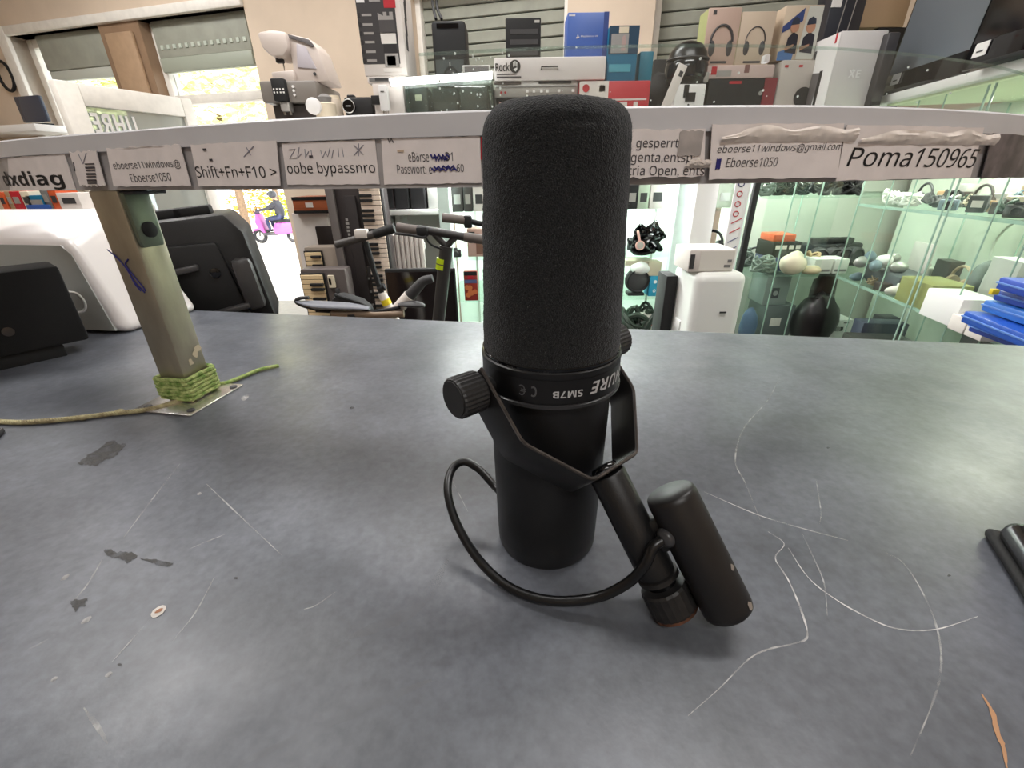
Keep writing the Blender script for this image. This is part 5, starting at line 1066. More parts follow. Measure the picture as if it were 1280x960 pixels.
q.panel(0.02, 0.12, 0.15, 0.8, K['dgrey'], 'picture_panel'); q.panel(0.24, 0.97, 0.06, 0.94, mat('paler card', (222, 216, 208), 0.7), 'front_flap', 0.002); q.panel(0.78, 0.92, 0.2, 0.32, K['grey'], lift=0.003); q.panel(0.84, 0.93, 0.42, 0.55, K['grey'], lift=0.003)
q = Box('black_column', 'black narrow speaker column left of the white air conditioner', 'speaker', 829, 843, 345, 415, 1.6, 0.1, K['blackm'], zbase=FLOOR)
p0 = aty(934, 290, 1.9)
pt = thing('black_post', 'black upright post beside the striped red and blue ribbon', 'post', (p0.x, 1.9, FLOOR))
b = B(); box(b, (0, 0, (ZS - FLOOR - 0.03) / 2), (0.022, 0.022, ZS - FLOOR - 0.03), None, 0.002); obj('tube', b, K['blackm'], pt)
b = B(); box(b, (0.01, 0, 0.005), (0.05, 0.12, 0.01), None, 0.002); obj('base_plate', b, K['blackm'], pt)
rb = thing('striped_ribbon', 'white ribbon strip printed in red and blue left of the black post', 'ribbon', (p0.x - 0.055, 1.9, FLOOR))
b = B(); box(b, (0, 0, 0.68), (0.06, 0.006, 1.36), None, 0.001); obj('strip', b, mat('ribbon white', (216, 212, 214), 0.5), rb)
b = B(); box(b, (-0.01, 0, 0.006), (0.05, 0.12, 0.012), None, 0.002); obj('foot', b, K['grey'], rb)
for k in range(16):
    b = B(); z = 0.77 + k * 0.037
    tube(b, [(-0.008 + 0.011 * math.cos(a), -0.004, z + 0.010 * math.sin(a)) for a in [2 * PI * j / 10 for j in range(11)]] if k > 6 else [(-0.02, -0.004, z), (0.02, -0.004, z + 0.02)], 0.0020, 5); obj('printed_loop', b, K['red'] if 4 < k < 10 else mat('ribbon blue', (70, 70, 120), 0.5), rb)
b = B(); box(b, (p0.x - 0.165, 1.97, (ZS - 0.03 + FLOOR) / 2), (0.09, 0.02, ZS - 0.03 - FLOOR), None, 0.002); o = obj('white_board', b, K['white']); tag(o, 'tall white board between the lit showcase and the striped ribbon', 'board')

# ---- blue cases at the right edge
pb_ = atz(1236, 430, -0.135)
st_ = thing('low_stand', 'low grey stand behind the counter under the stack of blue cases', 'stand', (pb_.x + 0.14, pb_.y - 0.10, FLOOR), RYAW)
b = B(); box(b, (0, 0, (-0.135 - FLOOR) / 2), (0.22, 0.16, -0.135 - FLOOR), None, 0.004); obj('body', b, K['grey'], st_)
ords = ['lowest', 'second lowest', 'middle', 'second highest', 'topmost']
zc = -0.135; bl = [(32, 60, 150), (24, 78, 176), (46, 110, 196), (28, 62, 160), (26, 66, 176)]
for k in range(5):
    hk = [0.027, 0.031, 0.029, 0.027, 0.031][k]; off = [0.03, -0.012, 0.016, 0.022, 0.004][k]
    t = thing('blue_case', ords[k] + ' blue plastic case in the stack at the right edge', 'case', (pb_.x + off, pb_.y + 0.06 - 0.01 * k, zc), RYAW + [0.05, -0.04, 0.02, 0.06, -0.02][k], 'stacked blue cases')
    b = B(); box(b, (0.17, 0.13, hk * 0.5), (0.40, 0.26, hk * 0.9), None, 0.004); obj('shell', b, mat('blue case %d' % k, bl[k], 0.35), t)
    b = B(); box(b, (0.17, 0.13, hk * 0.55), (0.404, 0.264, hk * 0.14), None, 0.001); obj('seam', b, mat('pale blue seam', (90, 130, 200), 0.4), t); zc += hk
t = thing('yellow_tag', 'small yellow tag stuck out of the blue case stack', 'tag', (pb_.x - 0.004, pb_.y + 0.035, zc - 0.04), RYAW)
b = B(); box(b, (0.0, 0, 0.008), (0.010, 0.014, 0.012), None, 0.001); obj('tag', b, K['yellow'], t)

# ================================================================== ITEMS ON THE DISPLAY SHELF, left to right
# coffee machine with a sewing machine on it
cx0, cx1, cz0, cz1 = span(332, 402, 101, 148, 2.2)
M_gm = mat('grey machine', (124, 118, 112), 0.4)
cf = thing('coffee_machine', 'grey automatic coffee machine on the shelf before the window', 'coffee machine', ((cx0 + cx1) / 2, 2.2, ZS)); w_ = cx1 - cx0; h_ = cz1 - ZS
b = B(); box(b, (0.0, 0.16, h_ * 0.25), (w_ * 0.92, 0.26, h_ * 0.5), None, 0.006); obj('base', b, mat('dark machine base', (74, 68, 66), 0.5), cf)
b = B(); box(b, (-0.01, 0.14, h_ * 0.76), (w_, 0.30, h_ * 0.48), None, 0.008); obj('head', b, M_gm, cf)
b = B(); box(b, (-w_ * 0.17, -0.02, h_ * 0.78), (w_ * 0.24, 0.03, h_ * 0.5), None, 0.006); dpn = obj('display_panel', b, K['blackm'], cf)
for j in range(2):
    for i in range(4):
        b = B(); box(b, (-w_ * 0.25 + i * w_ * 0.055, -0.036, h_ * (0.72 + 0.07 * j)), (0.006, 0.002, 0.006)); obj('button', b, K['white'], dpn)
b = B(); box(b, (-w_ * 0.14, 0.0, h_ * 0.42), (w_ * 0.16, 0.05, h_ * 0.22), None, 0.006); obj('spout', b, K['silver'], cf)
for dx in (-0.18, -0.08): cone_b('nozzle', cf, [(0.006, 0), (0.005, 0.02)], (w_ * dx, -0.01, h_ * 0.24), (0, 0, 1), K['steel'], 12)
b = B(); box(b, (-w_ * 0.1, -0.01, h_ * 0.06), (w_ * 0.5, 0.14, h_ * 0.1), None, 0.004); obj('drip_tray', b, K['silver'], cf)
for i in range(3):
    b = B(); cyl(b, (w_ * 0.06, -0.012, h_ * (0.68 + 0.09 * i)), (w_ * 0.06, -0.018, h_ * (0.68 + 0.09 * i)), 0.005, n=12); obj('knob', b, K['white'], cf)
sx0, sx1, sz0, sz1 = span(326, 397, 38, 101, 2.2)
sm = thing('sewing_machine', 'white sewing machine standing on the grey coffee machine', 'sewing machine', ((sx0 + sx1) / 2, 2.2, cz1)); w_ = sx1 - sx0; h_ = sz1 - cz1
M_sw = mat('warm white plastic', (206, 194, 186), 0.4)
loc_prism('body', sm, [(-0.02, 0.0), (w_ * 0.60, 0.0), (w_ * 0.47, h_ * 0.68), (w_ * 0.36, h_ * 0.88), (w_ * 0.02, h_ * 0.98), (-w_ * 0.05, h_ * 0.6), (w_ * 0.02, h_ * 0.30)], 0.16, M_sw, 0.03, 0.008)
loc_prism('head', sm, [(-w_ * 0.5, h_ * 0.98), (-w_ * 0.46, h_ * 0.68), (-w_ * 0.32, h_ * 0.50), (-w_ * 0.12, h_ * 0.50), (w_ * 0.0, h_ * 0.64), (w_ * 0.02, h_ * 0.98), (-w_ * 0.25, h_ * 1.03)], 0.14, M_sw, 0.0, 0.012)
loc_prism('base_arm', sm, [(-w_ * 0.40, h_ * 0.10), (-w_ * 0.36, 0.0), (0, 0), (0, h_ * 0.24), (-w_ * 0.41, h_ * 0.20)], 0.11, M_sw, 0.01, 0.006)
loc_prism('side_cover', sm, [(w_ * 0.06, h_ * 0.30), (w_ * 0.40, h_ * 0.26), (w_ * 0.28, h_ * 0.72), (w_ * 0.12, h_ * 0.78)], 0.01, mat('pale lilac cover', (190, 184, 190), 0.3), 0.024, 0.003)
loc_prism('top_slot', sm, [(-w_ * 0.02, h_ * 0.97), (w_ * 0.36, h_ * 0.85), (w_ * 0.44, h_ * 0.72), (w_ * 0.40, h_ * 0.70), (w_ * 0.30, h_ * 0.79), (-w_ * 0.02, h_ * 0.90)], 0.006, mat('slot grey', (96, 92, 92), 0.5), 0.022, 0.001)
b = B(); cyl(b, (-w_ * 0.24, 0.06, h_ * 0.5), (-w_ * 0.24, 0.06, h_ * 0.26), 0.003, 0.0015, 8); obj('needle_bar', b, K['steel'], sm)
b = B(); box(b, (-w_ * 0.27, 0.05, h_ * 0.48), (0.03, 0.02, 0.02), None, 0.003); obj('clamp', b, K['dgrey'], sm)
b = B(); cyl(b, (w_ * 0.36, 0.025, h_ * 0.16), (w_ * 0.36, 0.02, h_ * 0.16), 0.006, n=12); obj('screw', b, K['dgrey'], sm)
# white jar, pale bottle, black camera with dial
q = thing('white_appliance', 'small white round appliance beside the coffee machine', 'appliance', on(402, 2.12, ZS)); hq_ = aty(402, 121, 2.12).z - ZS
cone_b('body', q, [(0.035, 0), (0.045, 0.01), (0.045, hq_ * 0.75), (0.035, hq_ * 0.8)], (0.02, 0.03, 0), (0, 0, 1), K['cream'])
cone_b('dial', q, [(0.030, 0), (0.030, 0.014), (0.024, 0.018)], (-0.012, -0.015, hq_ * 0.62), (0, -1, 0), K['white'])
cone_b('lid', q, [(0.03, 0), (0.03, 0.02), (0.012, 0.032)], (0.02, 0.03, hq_ * 0.8), (0, 0, 1), K['grey'])
q = thing('pale_canister', 'pale beige canister left of the black dial camera', 'canister', on(419, 2.14, ZS)); hq_ = aty(419, 121, 2.14).z - ZS
cone_b('body', q, [(0.028, 0), (0.032, 0.008), (0.032, hq_ - 0.02), (0.026, hq_ - 0.006)], (0, 0.03, 0), (0, 0, 1), mat('beige canister', (190, 176, 158), 0.4)); cone_b('cap', q, [(0.024, 0), (0.022, 0.014)], (0, 0.03, hq_ - 0.006), (0, 0, 1), K['cream'])
q = Box('dial_camera', 'black boxy camera with a round white-rimmed dial on the shelf', 'camera', 431, 466, 121, 149, 2.1, 0.1, K['black'], zbase=ZS, bev=0.008)
c0 = Vector((-q.w * 0.32, 0, q.h * 0.62))
cone_b('dial', q.t, [(0.026, 0), (0.026, 0.012), (0.022, 0.016), (0.004, 0.0165)], c0, (0, -1, 0), K['blackg']); b = B(); tube(b, [c0 + Vector((0.0235 * math.cos(a), -0.0155, 0.0235 * math.sin(a))) for a in [2 * PI * k / 24 for k in range(25)]], 0.0016, 6); obj('dial_rim', b, K['silver'], q.t)
b = B(); box(b, c0 + Vector((0, -0.018, 0)), (0.02, 0.002, 0.003)); obj('dial_mark', b, K['white'], q.t)
b = B(); box(b, (-q.w * 0.34, 0.05, q.h + 0.005), (0.03, 0.03, 0.016), None, 0.004); obj('hot_shoe', b, K['black'], q.t)
# tall appliance carton on two flatter boxes
l0 = Box('white_lower_carton', 'white carton under the tall appliance carton, a white adapter on its front', 'box', 462, 500, 104, 149, 2.06, 0.2, K['card'], zbase=ZS)
l1 = Box('grey_flat_box', 'flat grey-fronted box between the white carton and the tall appliance carton', 'box', 459, 508, 95, 104, 2.06, 0.2, K['card'], zbase=l0.top); l1.panel(0.05, 0.6, 0.2, 0.8, K['grey']); l1.panel(0.2, 0.55, 0.35, 0.7, K['dgrey'], lift=0.002)
l2 = Box('appliance_carton', 'tall black and white carton printed with a kitchen appliance', 'box', 452, 508, -70, 95, 2.06, 0.22, K['card'], zbase=l1.top)
l2.t.location.x = l1.t.location.x; l0.t.location.x = l1.t.location.x
M_pr = mat('print dark', (52, 49, 50), 0.5)
l2.panel(0.0, 0.86, 0.10, 1.0, M_pr, 'dark_print')
u = lambda py: max(0.0, min(1.0, (aty(480, py, 2.06).z - l1.top) / l2.h))
l2.panel(0.62, 0.88, u(10), u(-2), K['red'], 'red_print', 0.002); l2.panel(0.02, 0.2, u(3), u(-6), K['white'], lift=0.002)
M_pg = mat('print grey', (150, 146, 142), 0.5); M_pw = mat('print pale', (214, 208, 202), 0.5); M_p2 = mat('print charcoal', (70, 66, 66), 0.5)
l2.shape([(0.46, u(25)), (0.80, u(25)), (0.80, u(15)), (0.72, u(15)), (0.72, u(20)), (0.66, u(20)), (0.66, u(15)), (0.58, u(15)), (0.58, u(20)), (0.46, u(16))], M_pg)
l2.shape([(0.47, u(42)), (0.82, u(42)), (0.82, u(25)), (0.47, u(25))], M_p2); l2.shape([(0.48, u(55)), (0.82, u(55)), (0.82, u(41)), (0.47, u(41))], M_pw)
l2.shape([(0.5, u(67)), (0.82, u(67)), (0.80, u(55)), (0.52, u(55))], mat('print black', (32, 30, 31), 0.5)); l2.shape([(0.50, u(84)), (0.84, u(84)), (0.83, u(67)), (0.52, u(67))], M_pg); l2.shape([(0.56, u(82)), (0.76, u(82)), (0.76, u(70)), (0.56, u(70))], M_p2)
l2.shape([(0.46, u(90)), (0.88, u(90)), (0.90, u(85)), (0.44, u(85))], M_pw)
for k, py in enumerate((20, 32, 43, 54, 66, 77)): l2.panel(0.10, 0.32, u(py), u(py - 3), M_pg, 'bullet_text', 0.002); l2.panel(0.0, 0.07, u(py + 2), u(py - 4), mat('print black', (32, 30, 31)), 'bullet_icon', 0.002)
l2.panel(0.30, 0.55, u(2), u(-3), M_pg, 'faded_print', 0.002)
b = B(); 
for k in range(4): box(b, (l2.w / 2 + 0.001, 0.05 + 0.01 * k, l2.h * (0.3 + 0.13 * k)), (0.002, 0.03, 0.05), None)
o = obj('side_print', b, M_pr, l2.t); o['kind'] = 'stuff'
q = thing('white_adapter', 'white plug adapter with metal prongs on the front of the white carton', 'adapter', (aty(481, 125, 2.04).x, 2.058, ZS), 0); zz = aty(481, 136, 2.04).z - ZS
b = B(); box(b, (0, -0.02, zz + 0.035), (0.035, 0.03, 0.085), None, 0.005); obj('body', b, K['white'], q)
b = B(); box(b, (-0.002, -0.036, zz + 0.055), (0.014, 0.002, 0.003)); obj('mark', b, K['dgrey'], q)
for dx in (-0.009, 0.0, 0.009):
    b = B(); cyl(b, (dx, -0.02, zz - 0.022), (dx, -0.02, zz - 0.006), 0.002, n=8); obj('prong', b, K['steel'], q)
b = B(); box(b, (-0.035, -0.012, zz + 0.03), (0.035, 0.02, 0.03), None, 0.003); obj('plug', b, K['blackm'], q)
# small glass display box with a bright tube
gx_0, gx_1, gz0, gz1 = span(505, 616, 101, 146, 1.98); gzt = aty(555, 99, 1.98).z
gd = thing('small_display_case', 'low glass display case of dark gear with a bright tube on its front edge', 'showcase', ((gx_0 + gx_1) / 2, 1.98 + 0.03, ZS)); gw_ = gx_1 - gx_0; gh_ = gzt - ZS
b = B(); box(b, (0, 0.003, gh_ / 2), (gw_, 0.006, gh_), None, 0.001); obj('front_pane', b, glass('display pane', (240, 246, 243), 0.05, 0.05, (130, 145, 138)), gd)
b = B(); box(b, (0, 0.2, gh_ - 0.004), (gw_, 0.39, 0.008), None, 0.001); obj('top_pane', b, K['glassshelf'], gd)
b = B(); box(b, (0, 0.395, gh_ / 2 - 0.005), (gw_, 0.01, gh_ - 0.012)); obj('back_panel', b, mat('dark case back', (44, 50, 50), 0.6), gd)
for sx in (-1, 1):
    b = B(); box(b, (sx * (gw_ / 2 - 0.004), 0.2, gh_ / 2 - 0.005), (0.008, 0.38, gh_ - 0.012)); obj('side_pane', b, mat('dark case side', (48, 56, 54), 0.5), gd)
b = B()
for k in range(16): sph(b, (rng.uniform(-0.5, 0.5) * gw_, -0.001, rng.random() * gh_ * 0.8), rng.uniform(0.0008, 0.0020), u=6, v=4)
o = obj('dust_speck', b, mat('dust', (214, 220, 214)), gd); o['kind'] = 'stuff'
ta, tb_ = aty(489, 103, 1.995), aty(615, 94, 1.995)
tl = thing('tube_lamp', 'bright white fluorescent tube along the front of the small display case', 'lamp', (ta + tb_) / 2)
M_tube = mat('lit tube', (250, 255, 252), 0.4, emit=5.0)
b = B(); cyl(b, (ta - tb_) / 2, (tb_ - ta) / 2, 0.0125, n=16); obj('tube', b, M_tube, tl)
for s in (0.5, -0.5):
    b = B(); c = (ta - tb_) * s; cyl(b, c, c * 1.03, 0.0135, n=16); obj('end_cap', b, K['white'], tl)
gz_items = [(512, 535, 108, K['dgrey'], 'dark grey box with a cream tag in the small display case'), (541, 572, 110, K['blackm'], 'black box in the middle of the small display case'), (576, 610, 107, mat('brown black', (46, 42, 42), 0.5), 'brown-black box at the right of the small display case')]
for k, (xl, xr, yt, m, lb) in enumerate(gz_items):
    q = Box('display_box', lb, 'box', xl, xr, yt, 146, 2.06, 0.2, m, zbase=ZS)
    if k == 0: q.panel(0.32, 0.68, 0.58, 0.76, K['cream'], 'price_tag')
    else: q.panel(0.1, 0.9, 0.3, 0.55, K['dgrey'])
# speaker and small box standing on the display case
s1 = Box('shelf_speaker', 'black shelf speaker with a rounded top corner standing on the small display case', 'speaker', 541, 583, 25, 97, 2.14, 0.14, K['blackm'], zbase=gzt, bev=0.012)
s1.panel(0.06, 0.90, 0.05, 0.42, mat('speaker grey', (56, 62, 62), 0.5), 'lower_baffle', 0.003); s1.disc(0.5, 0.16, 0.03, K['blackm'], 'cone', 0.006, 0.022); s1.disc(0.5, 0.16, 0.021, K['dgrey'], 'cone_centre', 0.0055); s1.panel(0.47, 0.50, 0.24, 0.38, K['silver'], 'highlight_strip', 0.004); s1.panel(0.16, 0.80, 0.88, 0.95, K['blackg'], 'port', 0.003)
q = Box('grey_small_box', 'small grey box with a pale frame right of the shelf speaker', 'box', 578, 613, 81, 97, 2.12, 0.1, K['silver'], zbase=gzt); q.panel(0.08, 0.94, 0.15, 0.92, mat('grey screen', (96, 92, 92), 0.4), 'screen')
b = B()
for (xa, xb, xc) in ((536, 541, 545), (549, 546, 552)): tube(b, [aty(xa, -40, 2.3), aty(xb, 5, 2.3), aty(xc, 24, 2.24)], 0.006, 7, 6)
o = obj('hanging_cable', b, K['blackm']); tag(o, 'dark cables hanging down behind the black shelf speaker', 'cable')
# stacked units
k1 = Box('black_player', 'black media player with a pink label at the bottom of the stack', 'player', 621, 722, 122, 140, 2.05, 0.25, K['blackm'], zbase=ZS); k1.panel(0.03, 0.36, 0.55, 0.8, K['pink'], 'pink_label')
k2 = Box('silver_player', 'silver disc player with small buttons in the stack under the long white carton', 'player', 618, 722, 101.5, 122, 2.04, 0.25, K['silver'], zbase=k1.top)
k2.panel(0.02, 0.98, 0.62, 0.70, K['grey'], 'groove', 0.002); k2.panel(0.53, 0.92, 0.84, 0.99, K['blackm'], 'disc_slot', 0.003); k2.panel(0.0, 0.32, 0.82, 0.95, mat('slot brown', (84, 76, 72), 0.5), 'disc_slot', 0.003)
for x in (0.08, 0.13): k2.disc(x, 0.32, 0.004, K['red'], 'led', 0.003)
for x in (0.38, 0.46, 0.55, 0.62, 0.76, 0.93): k2.panel(x, x + 0.03, 0.28, 0.46, K['white'], 'button', 0.006)
k3 = Box('long_white_carton', 'long white carton with a black round logo lying on the silver player', 'box', 618, 757, 71, 101.5, 2.03, 0.2, mat('white carton', (216, 208, 206), 0.6), zbase=k2.top)
k3.text('Rock', 0.01, 0.135, 0.42, 0.78, K['ink'], 0.02, name='lettering')
k3.disc(0.185, 0.62, 0.021, K['ink'], 'logo_disc')
for k, (x, z) in enumerate(((0.172, 0.74), (0.186, 0.78), (0.200, 0.74))): k3.shape([(x - 0.004, z + 0.06), (x + 0.005, z + 0.06), (x + 0.004, z - 0.16), (x - 0.003, z - 0.12)], K['white'], 'logo_finger', 0.0026)
k3.shape([(0.170, 0.50), (0.205, 0.58), (0.205, 0.50), (0.19, 0.40)], K['white'], 'logo_thumb', 0.0026)
k3.panel(0.02, 0.2, 0.27, 0.32, K['inkgrey'], 'small_print'); k3.panel(0.02, 0.24, 0.13, 0.20, K['inkgrey'], 'small_print')
b = B(); xx = k3.w * (0.5 - 0.5); tube(b, [(k3.w * (0.42 - 0.5), -0.002, k3.h * 0.45), (k3.w * (0.42 - 0.5), -0.006, k3.h * 0.58), (k3.w * (0.57 - 0.5), -0.006, k3.h * 0.58), (k3.w * (0.57 - 0.5), -0.002, k3.h * 0.45)], 0.0022, 7); obj('carry_handle', b, K['ink'], k3.t)
k4 = Box('black_console_box', 'black box with three grey bands standing on the long white carton', 'box', 632, 676, 22, 71, 2.08, 0.1, K['blackm'], zbase=k3.top)
for z0, z1 in ((0.12, 0.26), (0.38, 0.50), (0.62, 0.74)): k4.panel(0.12, 0.92, z0, z1, K['dgrey'], 'grey_band')
k4.panel(0.82, 0.96, 0.88, 0.94, K['silver'], 'small_label')
k5 = Box('blue_console_box', 'bright blue box with small white lettering standing on the long white carton', 'box', 709, 760, 15, 69, 2.07, 0.1, mat('console blue', (66, 98, 172), 0.4), zbase=k3.top)
k5.panel(0.88, 1.0, 0.0, 1.0, mat('darker blue', (44, 66, 130), 0.4), 'spine_strip'); k5.text('PlayStation VR', 0.34, 0.76, 0.46, 0.51, K['white'], 0.01); k5.shape([(0.25, 0.52), (0.275, 0.52), (0.275, 0.45), (0.25, 0.44)], K['white'], 'logo_mark'); k5.shape([(0.225, 0.475), (0.30, 0.485), (0.30, 0.455), (0.225, 0.44)], K['white'], 'logo_mark'); k5.panel(0.03, 0.18, 0.92, 0.95, K['white'], 'corner_print')
k6 = Box('red_white_box', 'red and white printed box on the shelf right of the microphone top', 'box', 724, 812, 101, 137, 2.02, 0.16, mat('red box', (184, 40, 52), 0.5), zbase=ZS)
k6.panel(0.0, 0.41, 0.0, 1.0, K['card'], 'white_face'); k6.disc(0.09, 0.80, 0.013, K['red'], 'badge_disc', 0.003); k6.shape([(0.12, 0.44), (0.26, 0.56), (0.36, 0.44), (0.38, 0.28), (0.14, 0.26)], M_pg, 'turntable_print'); k6.shape([(0.14, 0.42), (0.2, 0.48), (0.27, 0.44), (0.26, 0.32), (0.18, 0.28)], K['blackm'], 'platter_print', 0.0026); k6.panel(0.28, 0.36, 0.70, 0.88, M_pg, 'small_picture')
for z in (0.44, 0.13): k6.panel(0.43, 0.96, z, z + 0.05, K['card'], 'white_line')
for x in (0.45, 0.58, 0.78): k6.panel(x, x + (0.11 if x == 0.58 else 0.06), 0.24, 0.40, K['card'], 'white_icon')
k7 = Box('teal_figure_box', 'tall teal box with a pale figure print standing on the red and white box', 'box', 760, 797, 32, 101, 2.04, 0.08, K['teal'], zbase=k6.top)
k7.panel(0.0, 1.0, 0.5, 1.0, mat('deep teal', (20, 58, 84), 0.4), 'upper_print'); k7.panel(0.08, 0.66, 0.52, 0.86, mat('pale figure scene', (150, 148, 146), 0.6), 'picture', 0.002); k7.shape([(0.42, 0.56), (0.56, 0.56), (0.58, 0.74), (0.52, 0.84), (0.44, 0.80)], mat('figure pinkish', (176, 150, 146), 0.6), 'figure_print', 0.0028); k7.panel(0.32, 0.64, 0.87, 0.98, K['cream'], 'price_tag', 0.002); k7.panel(0.06, 0.80, 0.18, 0.32, mat('light teal', (70, 150, 170), 0.5), 'teal_band', 0.002)
k8 = Box('small_teal_box', 'narrow teal box beside the tall teal figure box', 'box', 799, 816, 64, 101, 2.06, 0.08, mat('plain teal', (16, 110, 134), 0.5), zbase=k6.top)
# helmet on a white block, black bag, white strip
hb_ = Box('white_block', 'white block with a square notch under the black helmet', 'block', 843, 881, 105, 138, 2.0, 0.1, K['white'], zbase=ZS); hb_.panel(0.36, 0.68, 0.42, 0.72, K['blackm'], 'notch', 0.003); hb_.panel(0.28, 0.44, 0.55, 0.98, K['blackm'], 'notch', 0.003); hb_.disc(0.48, 0.30, 0.004, K['blackm'], 'screw_hole', 0.003)
hx0, hx1, hz0, hz1 = span(838, 889, 48, 104, 2.06); hw = hx1 - hx0; hh_ = hz1 - hb_.top
hm_ = thing('black_helmet', 'glossy black helmet with a visor resting on the white block', 'helmet', ((hx0 + hx1) / 2, 2.1, hb_.top))
b = B(); lathe(b, [(0.36, 0), (0.44, 0.03), (0.49, 0.25), (0.5, 0.5), (0.45, 0.75), (0.32, 0.92), (0.15, 0.99), (0.02, 1.0)], 40)
bmesh.ops.transform(b, matrix=Matrix.Diagonal((hw, hw * 0.9, hh_, 1)), verts=b.verts); obj('shell', b, mat('helmet black', (15, 15, 16), 0.3), hm_)
b = B(); lathe(b, [(0.49, 0.20), (0.515, 0.26), (0.515, 0.48), (0.49, 0.54)], 40); bmesh.ops.transform(b, matrix=Matrix.Diagonal((hw, hw * 0.9, hh_, 1)), verts=b.verts)
bmesh.ops.delete(b, geom=[v for v in b.verts if v.co.y > 0.02], context='VERTS'); obj('visor', b, mat('dark visor', (30, 30, 33), 0.12), hm_)
b = B(); tube(b, [(hw * 0.5 * math.cos(a), hw * 0.45 * math.sin(a), hh_ * 0.6) for a in [PI + PI * k / 14 for k in range(15)]], 0.004, 6); obj('trim_ring', b, K['dgrey'], hm_)
b = B(); box(b, (hw * 0.44, -hw * 0.2, hh_ * 0.2), (0.02, 0.02, 0.035), None, 0.005); obj('buckle', b, K['silver'], hm_)
gadget_pouch('black_backpack', 'black padded backpack slumped left of the helmet', on(832, 2.2, ZS), 0.22, 0.17, mat('black fabric', (24, 24, 26), 0.85), cat='backpack')
q = Box('black_flat_box', 'black box behind the backpack at the left of the helmet', 'box', 815, 842, 74, 140, 2.34, 0.08, K['blackm'], zbase=ZS)
p = on(828, 2.0, ZS); t = thing('white_price_strip', 'slanted white paper strip left of the white block', 'strip', p, rot=(0, math.radians(20), 0)); b = B(); box(b, (0, 0, 0.085), (0.034, 0.004, 0.17), None, 0.001); obj('paper', b, K['card'], t); b = B(); box(b, (0.004, -0.0025, 0.14), (0.014, 0.001, 0.018)); obj('print_mark', b, K['dgrey'], t)
# headphone cartons on flat boxes
f0 = Box('black_gear_box', 'black box with a red side under the headphone cartons', 'box', 884, 968, 98, 138, 2.08, 0.16, K['blackm'], zbase=ZS); f0.panel(0.82, 1.0, 0.1, 1.0, mat('dark red side', (118, 36, 44), 0.5), 'red_side', 0.003); f0.panel(0.30, 0.48, 0.86, 0.93, K['red'], 'red_label'); f0.disc(0.78, 0.6, 0.008, K['silver'], 'button', 0.004)
f1 = Box('flat_pink_box', 'flat pale pink box between the black box and the headphone cartons', 'box', 884, 968, 81, 98, 2.08, 0.16, mat('pale pink card', (190, 168, 162), 0.6), zbase=f0.top); f1.panel(0.06, 0.14, 0.3, 0.9, K['red'], 'red_mark'); f1.panel(0.55, 0.62, 0.4, 1.0, mat('brown mark', (120, 84, 80), 0.5), 'brown_mark'); f1.panel(0.14, 0.36, 0.15, 0.6, M_pg, 'grey_print')
for xl, xr, yt, c, lb in ((882, 923, 9, (184, 158, 144), 'left headphone carton with a large dark headset print'), (923, 966, 14, (190, 172, 152), 'right headphone carton with a slim headset print')):
    q = Box('headphone_carton', lb + ' on the flat pink box', 'box', xl, xr, yt, 81, 2.1, 0.09, mat('carton ' + str(xl), c, 0.6), zbase=f1.top); R_ = q.w * (0.33 if xl == 882 else 0.28)
    m = mat('print charcoal', (70, 66, 66)); z0 = 0.42 if xl == 882 else 0.45
    b = B(); pts = [(R_ * math.cos(a), -0.0016, q.h * z0 + R_ * 1.25 * math.sin(a)) for a in [PI * k / 16 for k in range(17)]]; tube(b, pts, 0.0045 if xl == 882 else 0.002, 6); obj('headband_print', b, m, q.t)
    for s in (-1, 1):
        b = B(); sph(b, (s * R_ * 0.82, 0, q.h * z0 - 0.02), 1, (R_ * 0.30, 0.003, R_ * 0.62), 14, 8); obj('ear_cup_print', b, m, q.t)
    q.side(0.05, 0.95, 0.02, 0.98, mat('carton green side', (170, 176, 120), 0.6), left=True)
    q.panel(0.14, 0.24, 0.88, 0.95, K['dgrey'], 'logo_mark') if xl == 882 else None
    q.panel(0.25, 0.75, 0.05, 0.09, K['dgrey'], 'small_print')
# picture cartons and grey rounded box
g0 = Box('grey_round_box', 'pale grey box with a dark round print left of the large white carton', 'box', 972, 1016, 74, 137, 2.08, 0.14, mat('pale grey box', (176, 168, 160), 0.5), zbase=ZS, bev=0.012); g0.disc(0.78, 0.32, 0.035, K['blackm'], 'round_print'); g0.panel(0.1, 0.2, 0.86, 0.9, K['red'], 'red_mark'); g0.panel(0.5, 0.6, 0.86, 0.9, K['red'], 'red_mark')
g1 = Box('player_picture_carton', 'carton printed with two players in caps on the pale grey box', 'box', 977, 1024, 6, 74, 2.1, 0.12, mat('picture tan', (186, 168, 146), 0.5), zbase=g0.top)
g1.shape([(0.0, 0.62), (0.5, 0.95), (0.5, 0.72), (0.0, 0.5)], mat('picture blue', (50, 66, 116), 0.5), 'blue_print'); g1.shape([(0.0, 0.0), (0.4, 0.0), (0.42, 0.14), (0.18, 0.2), (0.0, 0.16)], mat('picture sky', (70, 110, 160), 0.5), 'blue_print'); g1.shape([(0.5, 0.02), (0.98, 0.02), (0.98, 0.98), (0.6, 0.98)], mat('picture grey', (190, 190, 180), 0.5), 'grey_print')
